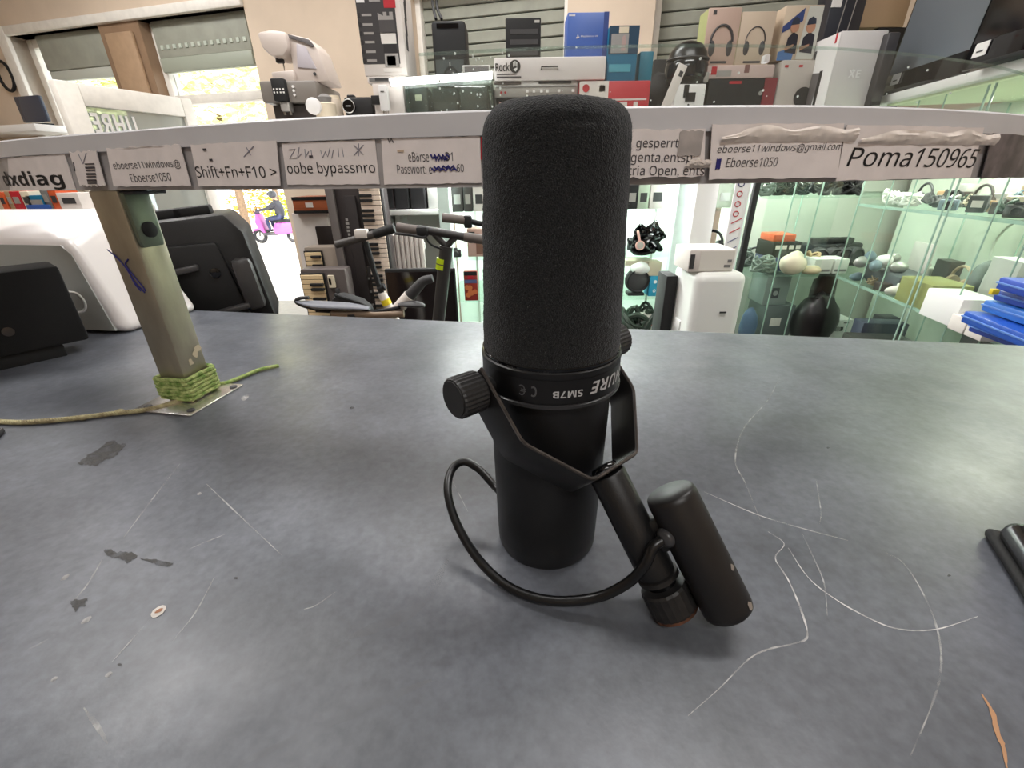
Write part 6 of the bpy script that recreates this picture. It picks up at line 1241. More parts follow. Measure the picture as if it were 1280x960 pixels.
for x, s in ((0.32, 0.9), (0.74, 1.0)):
    g1.shape([(x - 0.17 * s, 0.15), (x + 0.17 * s, 0.12), (x + 0.15 * s, 0.46), (x, 0.52), (x - 0.14 * s, 0.42)], mat('shirt dark', (38, 36, 44), 0.5), 'shirt_print', 0.0024)
    g1.disc(x, 0.60, 0.018 * s, mat('face tan', (176, 130, 104), 0.5), 'head_print', 0.003); g1.shape([(x - 0.12 * s, 0.64), (x + 0.12 * s, 0.66), (x + 0.1 * s, 0.75), (x, 0.79), (x - 0.1 * s, 0.74)], mat('cap dark', (44, 48, 62), 0.5), 'cap_print', 0.0034)
    g1.shape([(x - 0.2 * s, 0.24), (x + 0.05, 0.30), (x + 0.05, 0.25), (x - 0.18 * s, 0.18)], mat('face tan', (176, 130, 104)), 'arm_print', 0.0036)
g2 = Box('large_white_carton', 'large white carton with a projector picture on its left face', 'box', 1041, 1098, 38, 137, 1.96, 0.22, mat('cool white carton', (206, 202, 200), 0.5), zbase=ZS)
g2.text('XE', 0.36, 0.62, 0.42, 0.52, mat('silver print', (232, 230, 228), 0.3), 0.02)
b = B(); box(b, (-g2.w / 2 - 0.001, 0.11, g2.h * 0.5), (0.002, 0.218, g2.h - 0.008)); lfp = obj('picture_face', b, mat('bright white face', (224, 222, 220), 0.5), g2.t)
b = B(); box(b, (-g2.w / 2 - 0.0028, 0.10, g2.h * 0.30), (0.0016, 0.05, g2.h * 0.5), Matrix.Rotation(0.12, 3, 'X')); obj('projector_print', b, mat('print grey dark', (92, 88, 88), 0.4), lfp)
b = B(); box(b, (-g2.w / 2 - 0.003, 0.065, g2.h * 0.30), (0.0016, 0.016, g2.h * 0.52)); obj('lens_print', b, K['blackm'], lfp)
b = B(); box(b, (-g2.w / 2 - 0.003, 0.155, g2.h * 0.32), (0.0016, 0.06, 0.014), Matrix.Rotation(-0.3, 3, 'X')); obj('stand_print', b, K['dgrey'], lfp)
b = B(); box(b, (-g2.w / 2 - 0.0028, 0.13, g2.h * 0.80), (0.0016, 0.012, 0.03)); obj('logo_mark', b, K['dgrey'], lfp)
b = B(); box(b, (-g2.w / 2 - 0.0028, 0.02, g2.h * 0.93), (0.0016, 0.008, 0.03)); obj('red_mark', b, K['red'], lfp)
g3 = Box('black_striped_box', 'black box with pale stripes and a white tag behind the large white carton', 'box', 1038, 1082, -30, 45, 2.26, 0.1, mat('blue black box', (34, 36, 44), 0.35), zbase=ZS); g3.panel(0.02, 0.3, 0.80, 0.88, K['white'], 'price_tag', 0.002)
for x in (0.34, 0.62): g3.shape([(x, 0.62), (x + 0.03, 0.62), (x + 0.13, 0.95), (x + 0.1, 0.95)], M_pg, 'stripe_print')
g4 = Box('kraft_top_carton', 'plain tan carton high behind the dark monitors', 'box', 1082, 1140, -40, 34, 2.3, 0.1, mat('tan board', (166, 140, 112), 0.7), zbase=None)
g5 = Box('dark_support_box', 'dark box under the tan carton behind the monitors', 'box', 1084, 1136, 34, 140, 2.3, 0.12, K['blackm'], zbase=ZS); g4.t.location.z = g5.top
# laptop standing on edge, monitors along the side showcase top
q = Box('dark_laptop', 'dark closed laptop standing on edge right of the large white carton', 'laptop', 1099, 1113, 40, 137, 1.93, 0.2, mat('laptop grey', (58, 56, 58), 0.35), zbase=ZS, bev=0.005, tilt=0.0); q.panel(0.1, 0.9, 0.02, 0.1, K['blackm'], 'hinge', 0.003); q.panel(0.15, 0.85, 0.015, 0.04, K['white'], 'price_tag', 0.005)
def monitor(label, s0, s1, d, ztop, m, tagpx, tilt=0.08):
    p = RA + re * s0 + rn * d; t = thing('flat_monitor', label, 'monitor', (p.x, p.y, TVZ), RYAW, 'monitors on the side showcase'); L = s1 - s0; h = ztop - TVZ
    RT_ = Matrix.Rotation(-tilt, 4, 'X') if rn.dot(Vector((-re.y, re.x, 0))) > 0 else Matrix.Rotation(tilt, 4, 'X')
    b = B(); box(b, (L / 2, 0, h / 2 + 0.01), (L, 0.03, h), None, 0.006); bmesh.ops.transform(b, matrix=RT_, verts=b.verts); obj('bezel', b, K['blackg'], t)
    sy = -1 if rn.dot(Vector((-re.y, re.x, 0))) > 0 else 1
    b = B(); box(b, (L / 2, sy * 0.0155, h / 2 + 0.04), (L - 0.03, 0.002, h - 0.07)); bmesh.ops.transform(b, matrix=RT_, verts=b.verts); obj('screen', b, m, t)
    b = B(); box(b, (L / 2, 0.0, 0.006), (L * 0.5, 0.12, 0.012), None, 0.004); obj('foot', b, K['blackm'], t)
    if tagpx:
        b = B(); box(b, (tagpx * L, sy * 0.018, 0.055), (0.05, 0.002, 0.035), Matrix.Rotation(0.0, 3, 'Y')); bmesh.ops.transform(b, matrix=RT_, verts=b.verts); o = obj('price_tag', b, K['white'], t)
        b = B(); box(b, (tagpx * L, sy * 0.0195, 0.05), (0.025, 0.0008, 0.004)); bmesh.ops.transform(b, matrix=RT_, verts=b.verts); obj('price_print', b, K['dgrey'], o)
    return t
monitor('dark monitor with a grey sheen, left one on the side showcase', -0.10, 0.36, 0.03, 1.10, mat('grey reflection screen', (104, 110, 116), 0.25), 0.16)  # grey reflection on the dark screen put into its colour
monitor('large black monitor at the top right corner of the view', 0.37, 0.86, 0.0, 1.12, mat('black screen', (14, 13, 15), 0.12), 0.12)

# ================================================================== FAR LEFT AND BETWEEN: keyboards, scooters, shelf goods
# colourful packages on a rack at the far left
rkz = aty(50, 262, 1.7).z
x0r, x1r = aty(-40, 250, 1.7).x, aty(112, 250, 1.7).x
rack = thing('package_rack', 'low open rack of colourful packages behind the white case', 'rack', ((x0r + x1r) / 2, 1.7, FLOOR))
b = B(); box(b, (0, 0.15, rkz - 0.012 - FLOOR), (x1r - x0r, 0.3, 0.02), None, 0.002); obj('shelf_board', b, K['white'], rack)
for s in (-1, 1):
    b = B(); box(b, (s * ((x1r - x0r) / 2 - 0.012), 0.15, (rkz - 0.022 - FLOOR) / 2), (0.024, 0.3, rkz - 0.022 - FLOOR)); obj('side_panel', b, K['grey'], rack)
PK = [(0, 7, 244, 'orange', 'orange package at the far left end of the rack'), (9, 15, 243, 'kraft', 'tan package beside the orange one on the rack'), (15, 27, 243, 'red', 'red package on the rack under the dxdiag label'), (28, 39, 243, 'cream', 'cream package on the rack right of the red package'),
      (34, 58, 248, 'teal', 'teal package lying low on the rack'), (40, 52, 240, 'blackm', 'black package on the rack behind the teal package'), (53, 62, 239, 'grey', 'grey package on the rack left of the second red package'), (63, 73, 241, 'orange', 'orange-red package left of the white carton on the rack'), (73, 100, 245, 'card', 'white carton at the right end of the rack')]
for k, (xl, xr, yt, mk, lb) in enumerate(PK):
    q = Box('package', lb, 'package', xl, xr, yt - 4, 262, 1.72 + (0.1 if mk == 'blackm' else 0), 0.09, K[mk], zbase=rkz - 0.002, bev=0.002, group='packages on the rack')
    q.panel(0.2, 0.8, 0.35, 0.7, K['dgrey'] if mk in ('card', 'cream', 'orange') else K['silver'])
q = Box('blue_flat_box', 'flat blue box lying in front of the teal package on the rack', 'package', 33, 62, 256, 262, 1.71, 0.008, K['blue'], zbase=rkz - 0.002, bev=0.001)

def keyboard(name, label, px, py_top, y, w, hgt, keyw, mbody, mkey, lean=0.0, keys=True, n_white=28, kx=0.28, flip=False, base=FLOOR):
    """a keyboard standing on end: keys in a column, x is its depth direction"""
    p = aty(px, py_top, y); H_ = (p.z - base)
    t = thing(name, label, 'keyboard', (p.x, y, base), 0, rot=(0, lean, 0))
    b = B(); box(b, (0, 0.05, H_ / 2), (w, 0.08, H_), None, 0.008); obj('body', b, mbody, t)
    sx = -1 if flip else 1; kx0 = sx * (w / 2 - keyw / 2 - w * 0.04)
    zs = H_ - hgt - 0.02 if hgt < H_ else 0.03
    b = B(); box(b, (kx0, 0.006, zs + hgt / 2), (keyw + 0.01, 0.012, hgt + 0.01)); obj('key_bed', b, K['blackm'], t)
    ph = hgt / n_white
    bw = B(); box(bw, (0, 0, 0), (keyw, 0.014, ph * 0.88), None, 0.001, 1); mw = mesh_of('white_key', bw, mkey)
    bb = B(); box(bb, (0, 0, 0), (keyw * 0.6, 0.014, ph * 0.55), None, 0.001, 1); mb = mesh_of('black_key', bb, K['blackm'])
    for k in range(n_white):
        z = zs + (k + 0.5) * ph; share('white_key', mw, t, (kx0, 0.0, z))
        if k % 7 not in (2, 6) and k < n_white - 1: share('black_key', mb, t, (kx0 - sx * keyw * 0.2, -0.010, z + ph * 0.5))
    return t, H_, zs, kx0
# the big keyboard: key column between x 462 and 480
yk = 2.0; kb = aty(455, 300, yk); wk = 0.235
kt, KH, kzs, kxx = keyboard('stage_keyboard', 'long dark digital piano standing on end among the scooters', 438, 212, yk, wk, 0.66, 0.085, mat('dark brown grey plastic', (52, 46, 46), 0.45), mat('ivory keys', (224, 206, 190), 0.4), n_white=34)
b = B(); box(b, (-0.10, -0.001, KH / 2), (0.035, 0.02, KH - 0.02), None, 0.004); obj('side_rail', b, mat('grey rail', (96, 90, 88), 0.45), kt)
b = B(); box(b, (-0.02, -0.004, KH * 0.72), (0.05, 0.02, KH * 0.4), None, 0.004); obj('speaker_grille', b, mat('brown black grille', (40, 34, 34), 0.7), kt)
b = B(); box(b, (-0.005, 0.004, kzs + 0.17), (0.05, 0.014, 0.24), None, 0.002); obj('control_panel', b, mat('panel black', (34, 31, 32), 0.4), kt)
for k in range(10):
    b = B(); box(b, (-0.02 + 0.015 * (k % 3), -0.005, kzs + 0.08 + 0.02 * k), (0.008, 0.006, 0.008)); obj('button', b, K['grey'], kt)
b = B(); box(b, (-0.006, -0.005, kzs + 0.06), (0.022, 0.004, 0.035)); obj('display', b, K['cream'], kt)
b = B(); box(b, (-0.006, -0.0075, kzs + 0.06), (0.014, 0.002, 0.02)); obj('display_glass', b, K['blackm'], kt)
zl = KH - 0.19
b = B()
for k in range(6): box(b, (-0.043, -0.0152, zl - 0.015 * k), (0.010 + 0.004 * (k % 2), 0.001, 0.010))
obj('worn_print', b, K['silver'], kt)
b = B(); box(b, (0.04, 0.0, KH - 0.03), (0.03, 0.01, 0.05)); obj('paper_tag', b, K['card'], kt)
# two small keyboards further left, one above the other
k1p = aty(405, 396, 1.9)
t, H1, zs, kx_ = keyboard('small_keyboard', 'small dark keyboard with cream keys standing on end at the left, lower of two', 401, 337, 1.86, 0.19, 0.36, 0.09, mat('brown grey plastic', (84, 76, 74), 0.5), mat('cream keys', (226, 200, 158), 0.5), n_white=18, flip=True)
for k in range(6):
    b = B(); box(b, (0.03 + 0.022 * (k % 2), 0.004, H1 - 0.05 - 0.045 * k), (0.014, 0.014, 0.03), None, 0.002); obj('control', b, K['dgrey'], t)
b = B(); box(b, (0.035, 0.004, H1 - 0.05), (0.025, 0.014, 0.05)); obj('display', b, K['cream'], t)
t, H2, zs, kx_ = keyboard('small_keyboard', 'small grey keyboard with cream keys standing on end at the left, upper of two', 402, 309, 2.0, 0.17, 0.30, 0.07, mat('warm grey plastic', (146, 134, 122), 0.5), mat('cream keys', (226, 200, 158)), n_white=16, flip=True)
# white side unit with a dark screen, wooden box, pale curtain
x0, x1, z0, z1 = span(378, 420, 266, 400, 2.25)
b = B(); box(b, ((x0 + x1) / 2, 2.35, (z1 + FLOOR) / 2), (x1 - x0, 0.2, z1 - FLOOR), None, 0.004); o = obj('white_cabinet', b, K['card']); tag(o, 'narrow white cabinet behind the small keyboards', 'cabinet')
q = Box('turntable', 'orange-brown wooden turntable box on the narrow white cabinet', 'turntable', 366, 416, 246, 266, 2.22, 0.2, mat('orange wood', (160, 84, 48), 0.5, var=0.15, stretch=(0.3, 1, 6)), zbase=z1); q.panel(0.0, 1.0, 0.8, 1.0, K['blackm'], 'black_lid', 0.003); q.panel(0.0, 1.0, 0.0, 0.18, K['blackm'], 'black_base', 0.003); q.panel(0.32, 0.5, 0.36, 0.66, K['card'], 'paper_tag', 0.003)
q = Box('dark_screen', 'small dark screen leaning on the narrow white cabinet', 'screen', 396, 419, 283, 312, 2.2, 0.03, mat('brown black screen', (34, 28, 28), 0.3)); q.t.location.z = aty(408, 312, 2.2).z
b = B(); box(b, (q.t.location.x, 2.215, q.t.location.z / 2 + FLOOR / 2), (0.1, 0.06, q.t.location.z - FLOOR), None, 0.003); o = obj('screen_stand', b, K['card']); tag(o, 'pale pedestal under the small dark screen', 'stand')
c = [aty(x, 262, 6.4) for x in (364, 396)]; b = B(); n = 14; A = []
for k in range(n + 1): u_ = k / n; p = c[0].lerp(c[1], u_); A.append((b.verts.new((p.x, 6.4 + 0.02 * math.sin(u_ * 30), 0.9)), b.verts.new((p.x, 6.4 + 0.02 * math.sin(u_ * 30), -1.13))))
for k in range(n): b.faces.new((A[k][0], A[k + 1][0], A[k + 1][1], A[k][1]))
bmesh.ops.solidify(b, geom=b.faces[:], thickness=0.004)
o = obj('patterned_banner', b, mat('pink patterned cloth', (240, 214, 208), 0.8, c2=(206, 160, 158), vscale=6)); tag(o, 'pale pink patterned cloth banner standing outside the doorway', 'banner')
# shelf with black speakers above a ribbed radiator
x0, x1, z0, z1 = span(474, 556, 262, 268, 2.2)
ss = thing('wall_shelf', 'white shelf carrying dark speakers left of the lit showcase', 'shelf', ((x0 + x1) / 2, 2.2, FLOOR))
b = B(); box(b, (0, 0.15, z1 - 0.012 - FLOOR), (x1 - x0, 0.3, 0.024), None, 0.003); obj('shelf_board', b, K['white'], ss)
b = B(); box(b, (0, 0.32, (0.42 - FLOOR) / 2 - 0.01), (x1 - x0, 0.02, 0.40 - FLOOR)); obj('back_panel', b, mat('grey back panel', (216, 214, 208), 0.6), ss)
for s in (-1, 1):
    b = B(); box(b, (s * ((x1 - x0) / 2 - 0.01), 0.16, (z1 - 0.024 - FLOOR) / 2), (0.02, 0.28, z1 - 0.024 - FLOOR)); obj('side_panel', b, K['white'], ss)
for xl, xr, m, lb in ((479, 492, mat('dark red black', (40, 22, 24), 0.5), 'narrow dark red-black speaker at the left of the speaker shelf'), (492, 511, K['blackm'], 'middle black speaker on the speaker shelf'), (512, 532, mat('soft black', (36, 33, 36), 0.6), 'right black speaker on the speaker shelf')):
    q = Box('shelf_speaker', lb, 'speaker', xl, xr, 222, 263, 2.22, 0.16, m, zbase=z1, bev=0.003); q.panel(0.1, 0.9, 0.05, 0.95, mat('speaker cloth', (28, 26, 28), 0.9), 'grille', 0.003)
q = Box('tall_white_box', 'tall pale box at the right end of the speaker shelf', 'box', 534, 551, 222, 263, 2.22, 0.16, K['white'], zbase=z1)
xa, xb_ = aty(482, 315, 2.12).x, aty(530, 315, 2.12).x; za, zb_ = aty(505, 340, 2.12).z, aty(505, 292, 2.12).z
rd = thing('ribbed_radiator', 'white ribbed radiator below the speaker shelf', 'radiator', ((xa + xb_) / 2, 2.12, FLOOR)); nR = 8; wr_ = (xb_ - xa) / nR
for k in range(nR):
    b = B(); box(b, (xa + (k + 0.5) * wr_ - (xa + xb_) / 2, 0.02, (zb_ - FLOOR) / 2 + 0.04), (wr_ * 0.88, 0.03, zb_ - FLOOR - 0.08), None, 0.006); obj('rib', b, mat('warm white enamel', (212, 202, 196), 0.4), rd)
b = B(); box(b, (0, 0.04, 0.08), (xb_ - xa, 0.02, 0.03), None, 0.003); box(b, (0, 0.04, zb_ - FLOOR - 0.06), (xb_ - xa, 0.02, 0.03), None, 0.003); box(b, (-0.08, 0.03, 0.04), (0.02, 0.03, 0.08)); box(b, (0.08, 0.03, 0.04), (0.02, 0.03, 0.08)); obj('manifold', b, K['white'], rd)
# black television behind the scooters
tv = Box('black_television', 'black television standing behind the e-scooters', 'television', 485, 571, 336, 410, 1.85, 0.02, K['blackm'], zbase=FLOOR + 0.03, bev=0.004, part='housing'); tv.panel(0.02, 0.98, 0.35, 0.985, mat('dark warm screen', (30, 24, 24), 0.12), 'screen', 0.002)
b = B(); box(b, (0, 0.03, -0.015), (tv.w * 0.5, 0.16, 0.03), None, 0.004); obj('stand', b, K['blackm'], tv.t)

# ---- e-scooters
def pt(px, py, y): return aty(px, py, y)
def part_tube(name, root, pts, r, m, n=12, smooth=0): 
    b = B(); o = root.location; tube(b, [Vector(p) - o for p in pts], r, n, smooth); return obj(name, b, m, root)
M_scd = mat('scooter dark grey', (50, 48, 48), 0.4); M_grip = mat('rubber grip', (104, 96, 92), 0.7)
y1 = 1.45; base = pt(556, 300, y1)
s1 = thing('electric_scooter', 'dark grey electric scooter with a lime tape band left of the microphone', 'scooter', (pt(551, 400, y1).x, y1, FLOOR))
bot = pt(548, 402, y1); topc = pt(558, 308, y1); ft = Vector((bot.x, y1, FLOOR + 0.12))
part_tube('stem', s1, [ft, bot, topc], 0.021, M_scd, 16)
part_tube('yoke_arm', s1, [topc, pt(548, 298, y1), pt(541, 290, y1)], 0.010, M_scd, 10); part_tube('yoke_arm', s1, [topc, pt(566, 300, y1), pt(572, 294, y1)], 0.010, M_scd, 10)
part_tube('handlebar', s1, [pt(522, 286, y1), pt(545, 290, y1), pt(580, 296, y1)], 0.013, M_scd, 12)
part_tube('grip', s1, [pt(496, 284, y1), pt(524, 288, y1)], 0.0145, M_grip); part_tube('grip', s1, [pt(580, 296, y1), pt(606, 300, y1)], 0.0145, M_grip)
part_tube('brake_lever', s1, [pt(494, 292, y1 - 0.04), pt(514, 294, y1 - 0.04), pt(530, 297, y1 - 0.03), pt(534, 290, y1 - 0.01)], 0.004, K['blackm'], 8, 4)
b = B(); c = (pt(529, 289, y1)) - s1.location; box(b, c + Vector((0, -0.012, 0)), (0.035, 0.03, 0.03), None, 0.006); obj('lever_clamp', b, K['blackm'], s1)
c = pt(553.5, 330, y1); b = B(); d = (topc - bot).normalized(); cyl(b, c - s1.location - d * 0.017, c - s1.location + d * 0.017, 0.0218, n=16); obj('lime_band', b, mat('lime tape', (196, 220, 20), 0.5), s1); b = B(); cyl(b, c - s1.location - d * 0.0015, c - s1.location + d * 0.0015, 0.0222, n=16); obj('band_seam', b, K['dgrey'], s1)
part_tube('brake_cable', s1, [pt(530, 292, y1 - 0.02), pt(538, 305, y1 - 0.03), pt(553, 312, y1 - 0.025)], 0.003, K['blackm'], 6, 5)
b = B(); box(b, Vector((0, -0.28, 0.13)), (0.14, 0.5, 0.03), None, 0.01); obj('deck', b, K['blackm'], s1)
for yy in (0.02, -0.55):
    b = B(); lathe(b, [(0.04, -0.02), (0.095, -0.022), (0.105, -0.01), (0.105, 0.01), (0.095, 0.022), (0.04, 0.02)], 28, (0, yy, 0.105), (1, 0, 0)); obj('wheel', b, K['blackm'], s1)
y2 = 1.65; s2 = thing('electric_scooter', 'scooter with a folded dark bar and a white lower tube beside the digital piano', 'scooter', (pt(490, 392, y2).x, y2, FLOOR))
part_tube('handlebar', s2, [pt(420, 306, y2), pt(446, 299, y2), pt(470, 292, y2)], 0.013, mat('matt grey bar', (70, 66, 64), 0.5), 12); part_tube('grip', s2, [pt(468, 293, y2), pt(493, 285, y2)], 0.016, K['blackm'])
b = B(); c = pt(452, 292, y2) - s2.location; box(b, c, (0.045, 0.03, 0.03), None, 0.004); obj('display_unit', b, K['card'], s2)
part_tube('stem', s2, [pt(457, 302, y2), pt(468, 340, y2), pt(477, 366, y2)], 0.010, K['blackm'], 10)
part_tube('lower_tube', s2, [pt(477, 366, y2), pt(488, 388, y2), pt(500, 412, y2), Vector((pt(505, 420, y2).x, y2, FLOOR + 0.1))], 0.017, mat('white paint', (226, 216, 208), 0.35), 14)
b = B(); c = pt(481, 374, y2) - s2.location; dd = (pt(488, 388, y2) - pt(477, 366, y2)).normalized(); cyl(b, c, c + dd * 0.022, 0.0182, n=14); obj('yellow_band', b, K['yellow'], s2)
part_tube('folding_collar', s2, [pt(473, 362, y2), pt(481, 358, y2)], 0.012, K['blackm'])
for dx in (-0.04, 0.26):
    b = B(); lathe(b, [(0.04, -0.02), (0.095, -0.022), (0.1, 0), (0.095, 0.022), (0.04, 0.02)], 28, (dx + 0.02, 0.0, 0.1), (0, 1, 0)); obj('wheel', b, K['blackm'], s2)
b = B(); box(b, Vector((0.14, 0, 0.13)), (0.22, 0.12, 0.03), None, 0.01); obj('deck', b, K['blackm'], s2)
y3 = 1.22; s3 = thing('childrens_scooter', 'white bar with a dark curved grip leaning before the television', 'scooter', (pt(486, 402, y3).x, y3, FLOOR))
part_tube('bar', s3, [Vector((pt(470, 402, y3).x - 0.1, y3, FLOOR + 0.02)), pt(482, 402, y3), pt(512, 370, y3)], 0.018, mat('white paint', (226, 216, 208)), 14)
part_tube('grip', s3, [pt(512, 370, y3), pt(522, 359, y3), pt(530, 351, y3), pt(541, 348, y3)], lambda u_: 0.016 - 0.005 * u_, K['dgrey'], 12, 4)
y4 = 1.75; s4 = thing('electric_scooter', 'scooter handlebar with a grey grip just left of the foam windscreen, furthest back', 'scooter', (pt(612, 300, y4).x, y4, FLOOR))
part_tube('handlebar', s4, [pt(580, 275, y4), pt(598, 279, y4), pt(632, 284, y4)], 0.010, K['blackm'], 10); part_tube('grip', s4, [pt(553, 272, y4), pt(581, 275, y4)], 0.0165, M_grip)
part_tube('stem', s4, [pt(626, 284, y4), Vector((pt(632, 420, y4).x, y4, FLOOR + 0.1))], 0.02, M_scd); b = B(); c = pt(585, 277, y4) - s4.location; box(b, c, (0.03, 0.03, 0.045), None, 0.006); obj('lever_clamp', b, K['blackm'], s4)
b = B(); lathe(b, [(0.04, -0.02), (0.095, -0.022), (0.1, 0), (0.095, 0.022), (0.04, 0.02)], 28, (pt(632, 420, y4).x - s4.location.x, 0, 0.1), (1, 0, 0)); obj('wheel', b, K['blackm'], s4)
# bicycle saddle and black bag in front of the keyboards
ys = 1.2; sd0 = pt(425, 385, ys)
def seat_poly(pxs): return [pt(x, y, ys) for x, y in pxs]
sb_ = thing('bicycle_saddle', 'grey bicycle saddle on a post just above the back edge of the counter', 'saddle', (pt(430, 392, ys).x, ys, FLOOR))
b = B(); P = [(371, 377), (382, 379), (396, 381), (414, 382), (435, 383), (448, 384), (462, 386)]; rad = [0.003, 0.007, 0.010, 0.010, 0.009, 0.007, 0.004]
R = []
for (x, y), r_ in zip(P, rad):
    c = pt(x, y, ys) - sb_.location; R.append([b.verts.new(c + Vector((0, 2.6 * r_ * math.cos(a), r_ * math.sin(a)))) for a in [2 * PI * k / 16 for k in range(16)]])
for i in range(len(R) - 1):
    for k in range(16): b.faces.new((R[i][k], R[i][(k + 1) % 16], R[i + 1][(k + 1) % 16], R[i + 1][k]))
b.faces.new(R[0][::-1]); b.faces.new(R[-1]); obj('saddle', b, mat('blue grey vinyl', (116, 118, 126), 0.4), sb_)
part_tube('nose_loop', sb_, [pt(386, 372, ys), pt(374, 373, ys), pt(370, 377, ys), pt(378, 382, ys), pt(400, 388, ys)], 0.005, K['dgrey'], 8, 5)
part_tube('rail', sb_, [pt(395, 388, ys), pt(440, 391, ys), pt(480, 388, ys), pt(500, 384, ys)], 0.005, K['blackm'], 8, 4)
part_tube('seat_post', sb_, [pt(440, 392, ys), Vector((pt(440, 392, ys).x, ys, FLOOR + 0.01))], 0.014, K['dgrey'])
part_tube('frame_tube', sb_, [pt(415, 392, ys), pt(470, 393, ys), pt(505, 392, ys)], 0.010, mat('bronze tube', (150, 128, 108), 0.4), 10)
b = B(); R = []
for (x, y), r_ in zip([(498, 381), (506, 380), (516, 380), (526, 381), (531, 382)], [0.004, 0.007, 0.009, 0.007, 0.003]):
    c = pt(x, y, ys) - sb_.location; R.append([b.verts.new(c + Vector((0, 2.5 * r_ * math.cos(a), r_ * math.sin(a)))) for a in [2 * PI * k / 14 for k in range(14)]])
for i in range(len(R) - 1):
    for k in range(14): b.faces.new((R[i][k], R[i][(k + 1) % 14], R[i + 1][(k + 1) % 14], R[i + 1][k]))
b.faces.new(R[0][::-1]); b.faces.new(R[-1]); obj('mudguard', b, K['dgrey'], sb_)
b = B(); lathe(b, [(0.09, 0), (0.09, 0.012), (0.02, 0.03)], 24, (pt(440, 392, ys).x - sb_.location.x, 0, 0)); obj('foot', b, K['blackm'], sb_)
yb2 = 1.40
b = B(); v = [pt(x, y, yb2) for x, y in ((412, 376), (420, 368), (434, 371), (450, 378), (462, 385), (412, 381))]
prism_pts = [(p.x - v[0].x, p.z - FLOOR) for p in v]
t = thing('black_bag', 'black soft bag slumped behind the bicycle saddle', 'bag', (v[0].x, yb2, FLOOR))
b = B(); poly = [(prism_pts[4][0], 0), (prism_pts[4][0], prism_pts[4][1]), prism_pts[3], prism_pts[2], prism_pts[1], prism_pts[0], (prism_pts[0][0], 0)]; prism(b, poly, 0.05, None, 0.012); obj('body', b, mat('black nylon', (24, 23, 24), 0.7, bump=0.4, bscale=120), t)
part_tube('strap', t, [Vector((v[1].x, yb2 - 0.005, v[1].z)), Vector((v[2].x, yb2 - 0.02, v[2].z + 0.0)), Vector((v[3].x, yb2 - 0.008, v[3].z))], 0.006, K['blackm'], 8, 5)

# ================================================================== THE RIDER OUTSIDE
ym = 17.0; gq = aty(347, 298, ym); MS = 1.0
sc = thing('motor_scooter', 'pink and dark motor scooter driving past on the bright street', 'scooter', (gq.x, ym, GND))
sk = lambda x, z: Vector((x, 0, z))                 # scooter faces -x
M_pk = mat('magenta paint', (176, 84, 158), 0.35); M_tyre = mat('tyre', (44, 44, 48), 0.7)
for dx in (-0.60, 0.62):
    b = B(); tube(b, [(dx + 0.2 * math.cos(a), 0, 0.25 + 0.2 * math.sin(a)) for a in [2 * PI * k / 24 for k in range(25)]], 0.055, 10); wl = obj('wheel', b, M_tyre, sc)
    b = B(); cyl(b, (dx, -0.03, 0.25), (dx, 0.03, 0.25), 0.14, n=20); obj('rim', b, K['silver'], wl)
b = B(); prism(b, [(-0.40, 0.38), (-0.30, 0.36), (-0.42, 1.0), (-0.52, 1.02), (-0.60, 0.72), (-0.52, 0.5)], 0.36, Matrix.Translation((0, -0.18, 0)), 0.03); obj('leg_shield', b, M_pk, sc)
b = B(); prism(b, [(-0.42, 0.28), (0.10, 0.28), (0.10, 0.36), (-0.40, 0.38)], 0.34, Matrix.Translation((0, -0.17, 0)), 0.02); obj('footboard', b, mat('dark floor', (70, 66, 72), 0.5), sc)
b = B(); prism(b, [(0.05, 0.30), (0.60, 0.34), (0.90, 0.62), (0.86, 0.72), (0.10, 0.70), (-0.02, 0.5)], 0.36, Matrix.Translation((0, -0.18, 0)), 0.04); obj('rear_body', b, M_pk, sc)
b = B(); prism(b, [(0.02, 0.70), (0.86, 0.72), (0.84, 0.80), (0.5, 0.82), (0.04, 0.80)], 0.3, Matrix.Translation((0, -0.15, 0)), 0.03); obj('seat', b, K['blackm'], sc)
b = B(); prism(b, [(0.78, 0.84), (1.16, 0.84), (1.20, 1.14), (0.80, 1.14)], 0.4, Matrix.Translation((0, -0.2, 0)), 0.04); obj('top_box', b, mat('grey top box', (128, 128, 136), 0.5), sc)
b = B(); tube(b, [(-0.48, -0.32, 1.12), (-0.50, -0.1, 1.10), (-0.50, 0.1, 1.10), (-0.48, 0.32, 1.12)], 0.02, 8); obj('handlebar', b, K['blackm'], sc)
b = B(); tube(b, [(-0.50, 0, 1.08), (-0.56, 0, 0.6), (-0.60, 0, 0.25)], 0.04, 10); obj('fork', b, K['dgrey'], sc)
b = B(); sph(b, (-0.53, 0, 1.05), 0.1, (1, 1, 0.9)); obj('headlamp', b, mat('dark cowl', (66, 50, 76), 0.4), sc)
b = B(); prism(b, [(-0.84, 0.36), (-0.76, 0.50), (-0.56, 0.54), (-0.40, 0.44), (-0.56, 0.47), (-0.74, 0.44)], 0.14, Matrix.Translation((0, -0.07, 0)), 0.01); obj('mudguard', b, M_pk, sc)
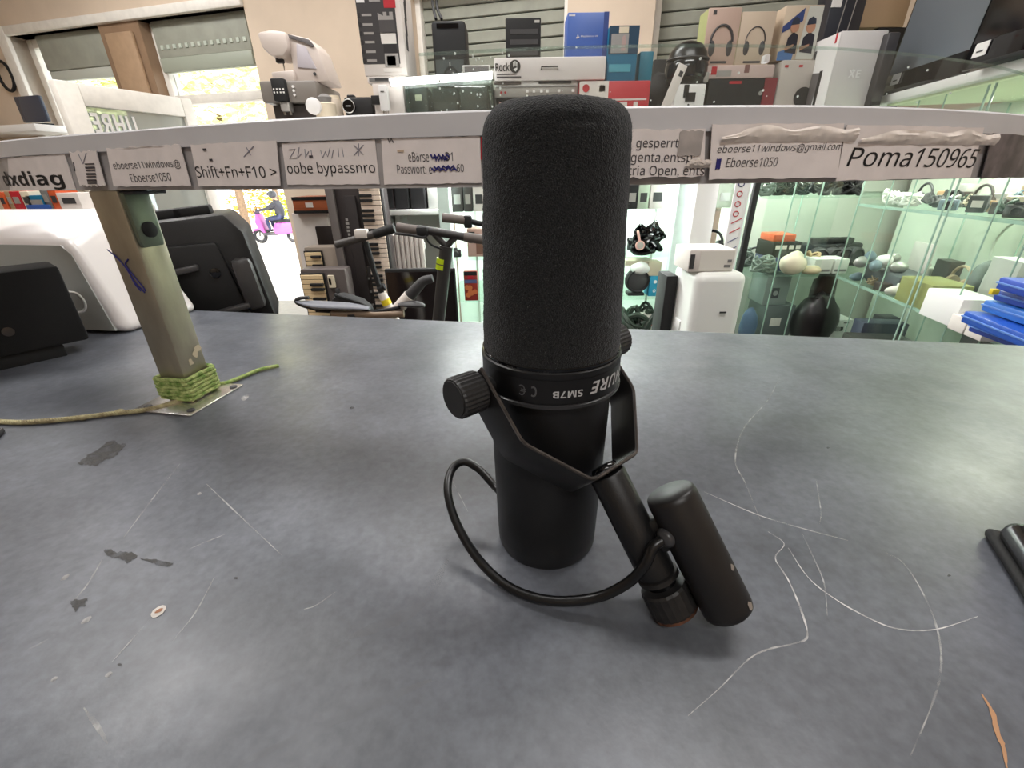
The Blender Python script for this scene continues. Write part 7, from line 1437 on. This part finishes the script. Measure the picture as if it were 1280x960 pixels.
# rider: one continuous skinned body, sitting with hands on the handlebar
pr = thing('person', 'person in a grey jacket, blue jeans and dark helmet riding the pink scooter', 'person', (gq.x, ym, GND))
vs = []; es = []; rd_ = []
def jv(p, r, par=None):
    vs.append(Vector(p)); rd_.append(r); i = len(vs) - 1
    if par is not None: es.append((par, i))
    return i
pel = jv((0.34, 0, 0.90), 0.16); wst = jv((0.33, 0, 1.06), 0.145, pel); ch = jv((0.28, 0, 1.28), 0.165, wst); nk = jv((0.22, 0, 1.44), 0.075, ch); hd_ = jv((0.17, 0, 1.53), 0.085, nk); h2 = jv((0.15, 0, 1.63), 0.095, hd_)
for s in (-1, 1):
    sh_ = jv((0.25, 0.18 * s, 1.36), 0.085, ch); el = jv((-0.02, 0.28 * s, 1.18), 0.055, sh_); wr0 = jv((-0.36, 0.29 * s, 1.13), 0.04, el); pm = jv((-0.44, 0.29 * s, 1.135), 0.04, wr0)
    for f in range(4): f1 = jv((-0.50, (0.26 + 0.022 * f) * s, 1.145), 0.010, pm); jv((-0.505, (0.26 + 0.022 * f) * s, 1.105), 0.009, f1)
    th1 = jv((-0.44, 0.245 * s, 1.11), 0.011, pm); jv((-0.48, 0.238 * s, 1.10), 0.010, th1)
    hp = jv((0.28, 0.11 * s, 0.88), 0.105, pel); kn = jv((-0.16, 0.17 * s, 0.84), 0.075, hp); an = jv((-0.10, 0.16 * s, 0.46), 0.05, kn); jv((-0.28, 0.17 * s, 0.41), 0.045, an)
me = bpy.data.meshes.new('body'); me.from_pydata(vs, es, [])
ob = bpy.data.objects.new('body', me); C.objects.link(ob)
md = ob.modifiers.new('skin', 'SKIN'); 
for i, r_ in enumerate(rd_): me.skin_vertices[0].data[i].radius = (r_, r_); me.skin_vertices[0].data[i].use_root = (i == 0)
ob.modifiers.new('sub', 'SUBSURF').levels = 1
dg = bpy.context.evaluated_depsgraph_get(); m2 = bpy.data.meshes.new_from_object(ob.evaluated_get(dg)); bpy.data.objects.remove(ob)
ob = bpy.data.objects.new('body', m2); C.objects.link(ob); ob.parent = pr
m2.materials.clear()
for m in (mat('grey jacket', (62, 62, 70), 0.8), mat('blue jeans', (48, 54, 84), 0.8), K['skin'], K['blackm']): m2.materials.append(m)
for p in m2.polygons:
    c = p.center; p.use_smooth = True
    p.material_index = 2 if (c.z > 1.46 or c.x < -0.40 and c.z > 1.0) else (0 if c.z > 0.98 else (3 if c.z < 0.46 else 1))
b = B(); lathe(b, [(0.10, -0.08), (0.135, -0.04), (0.145, 0.03), (0.125, 0.10), (0.07, 0.14), (0.01, 0.15)], 28, (0.165, 0, 1.62)); hl = obj('helmet', b, mat('dark grey helmet', (60, 62, 70), 0.3), pr)
b = B(); prism(b, [(0.02, 1.62), (0.05, 1.70), (0.03, 1.70), (0.0, 1.62)], 0.2, Matrix.Translation((0, -0.1, 0)), 0.003); obj('visor', b, K['blackm'], hl)
b = B(); sph(b, (0.055, 0, 1.555), 0.018, (1.2, 0.8, 1.2)); obj('nose', b, K['skin'], pr)
for s in (-1, 1):
    b = B(); sph(b, (0.068, 0.034 * s, 1.585), 0.011); obj('eye', b, K['blackm'], pr)
b = B(); box(b, (0.075, 0, 1.51), (0.01, 0.045, 0.008), None, 0.002); obj('mouth', b, mat('lips', (150, 90, 84), 0.5), pr)
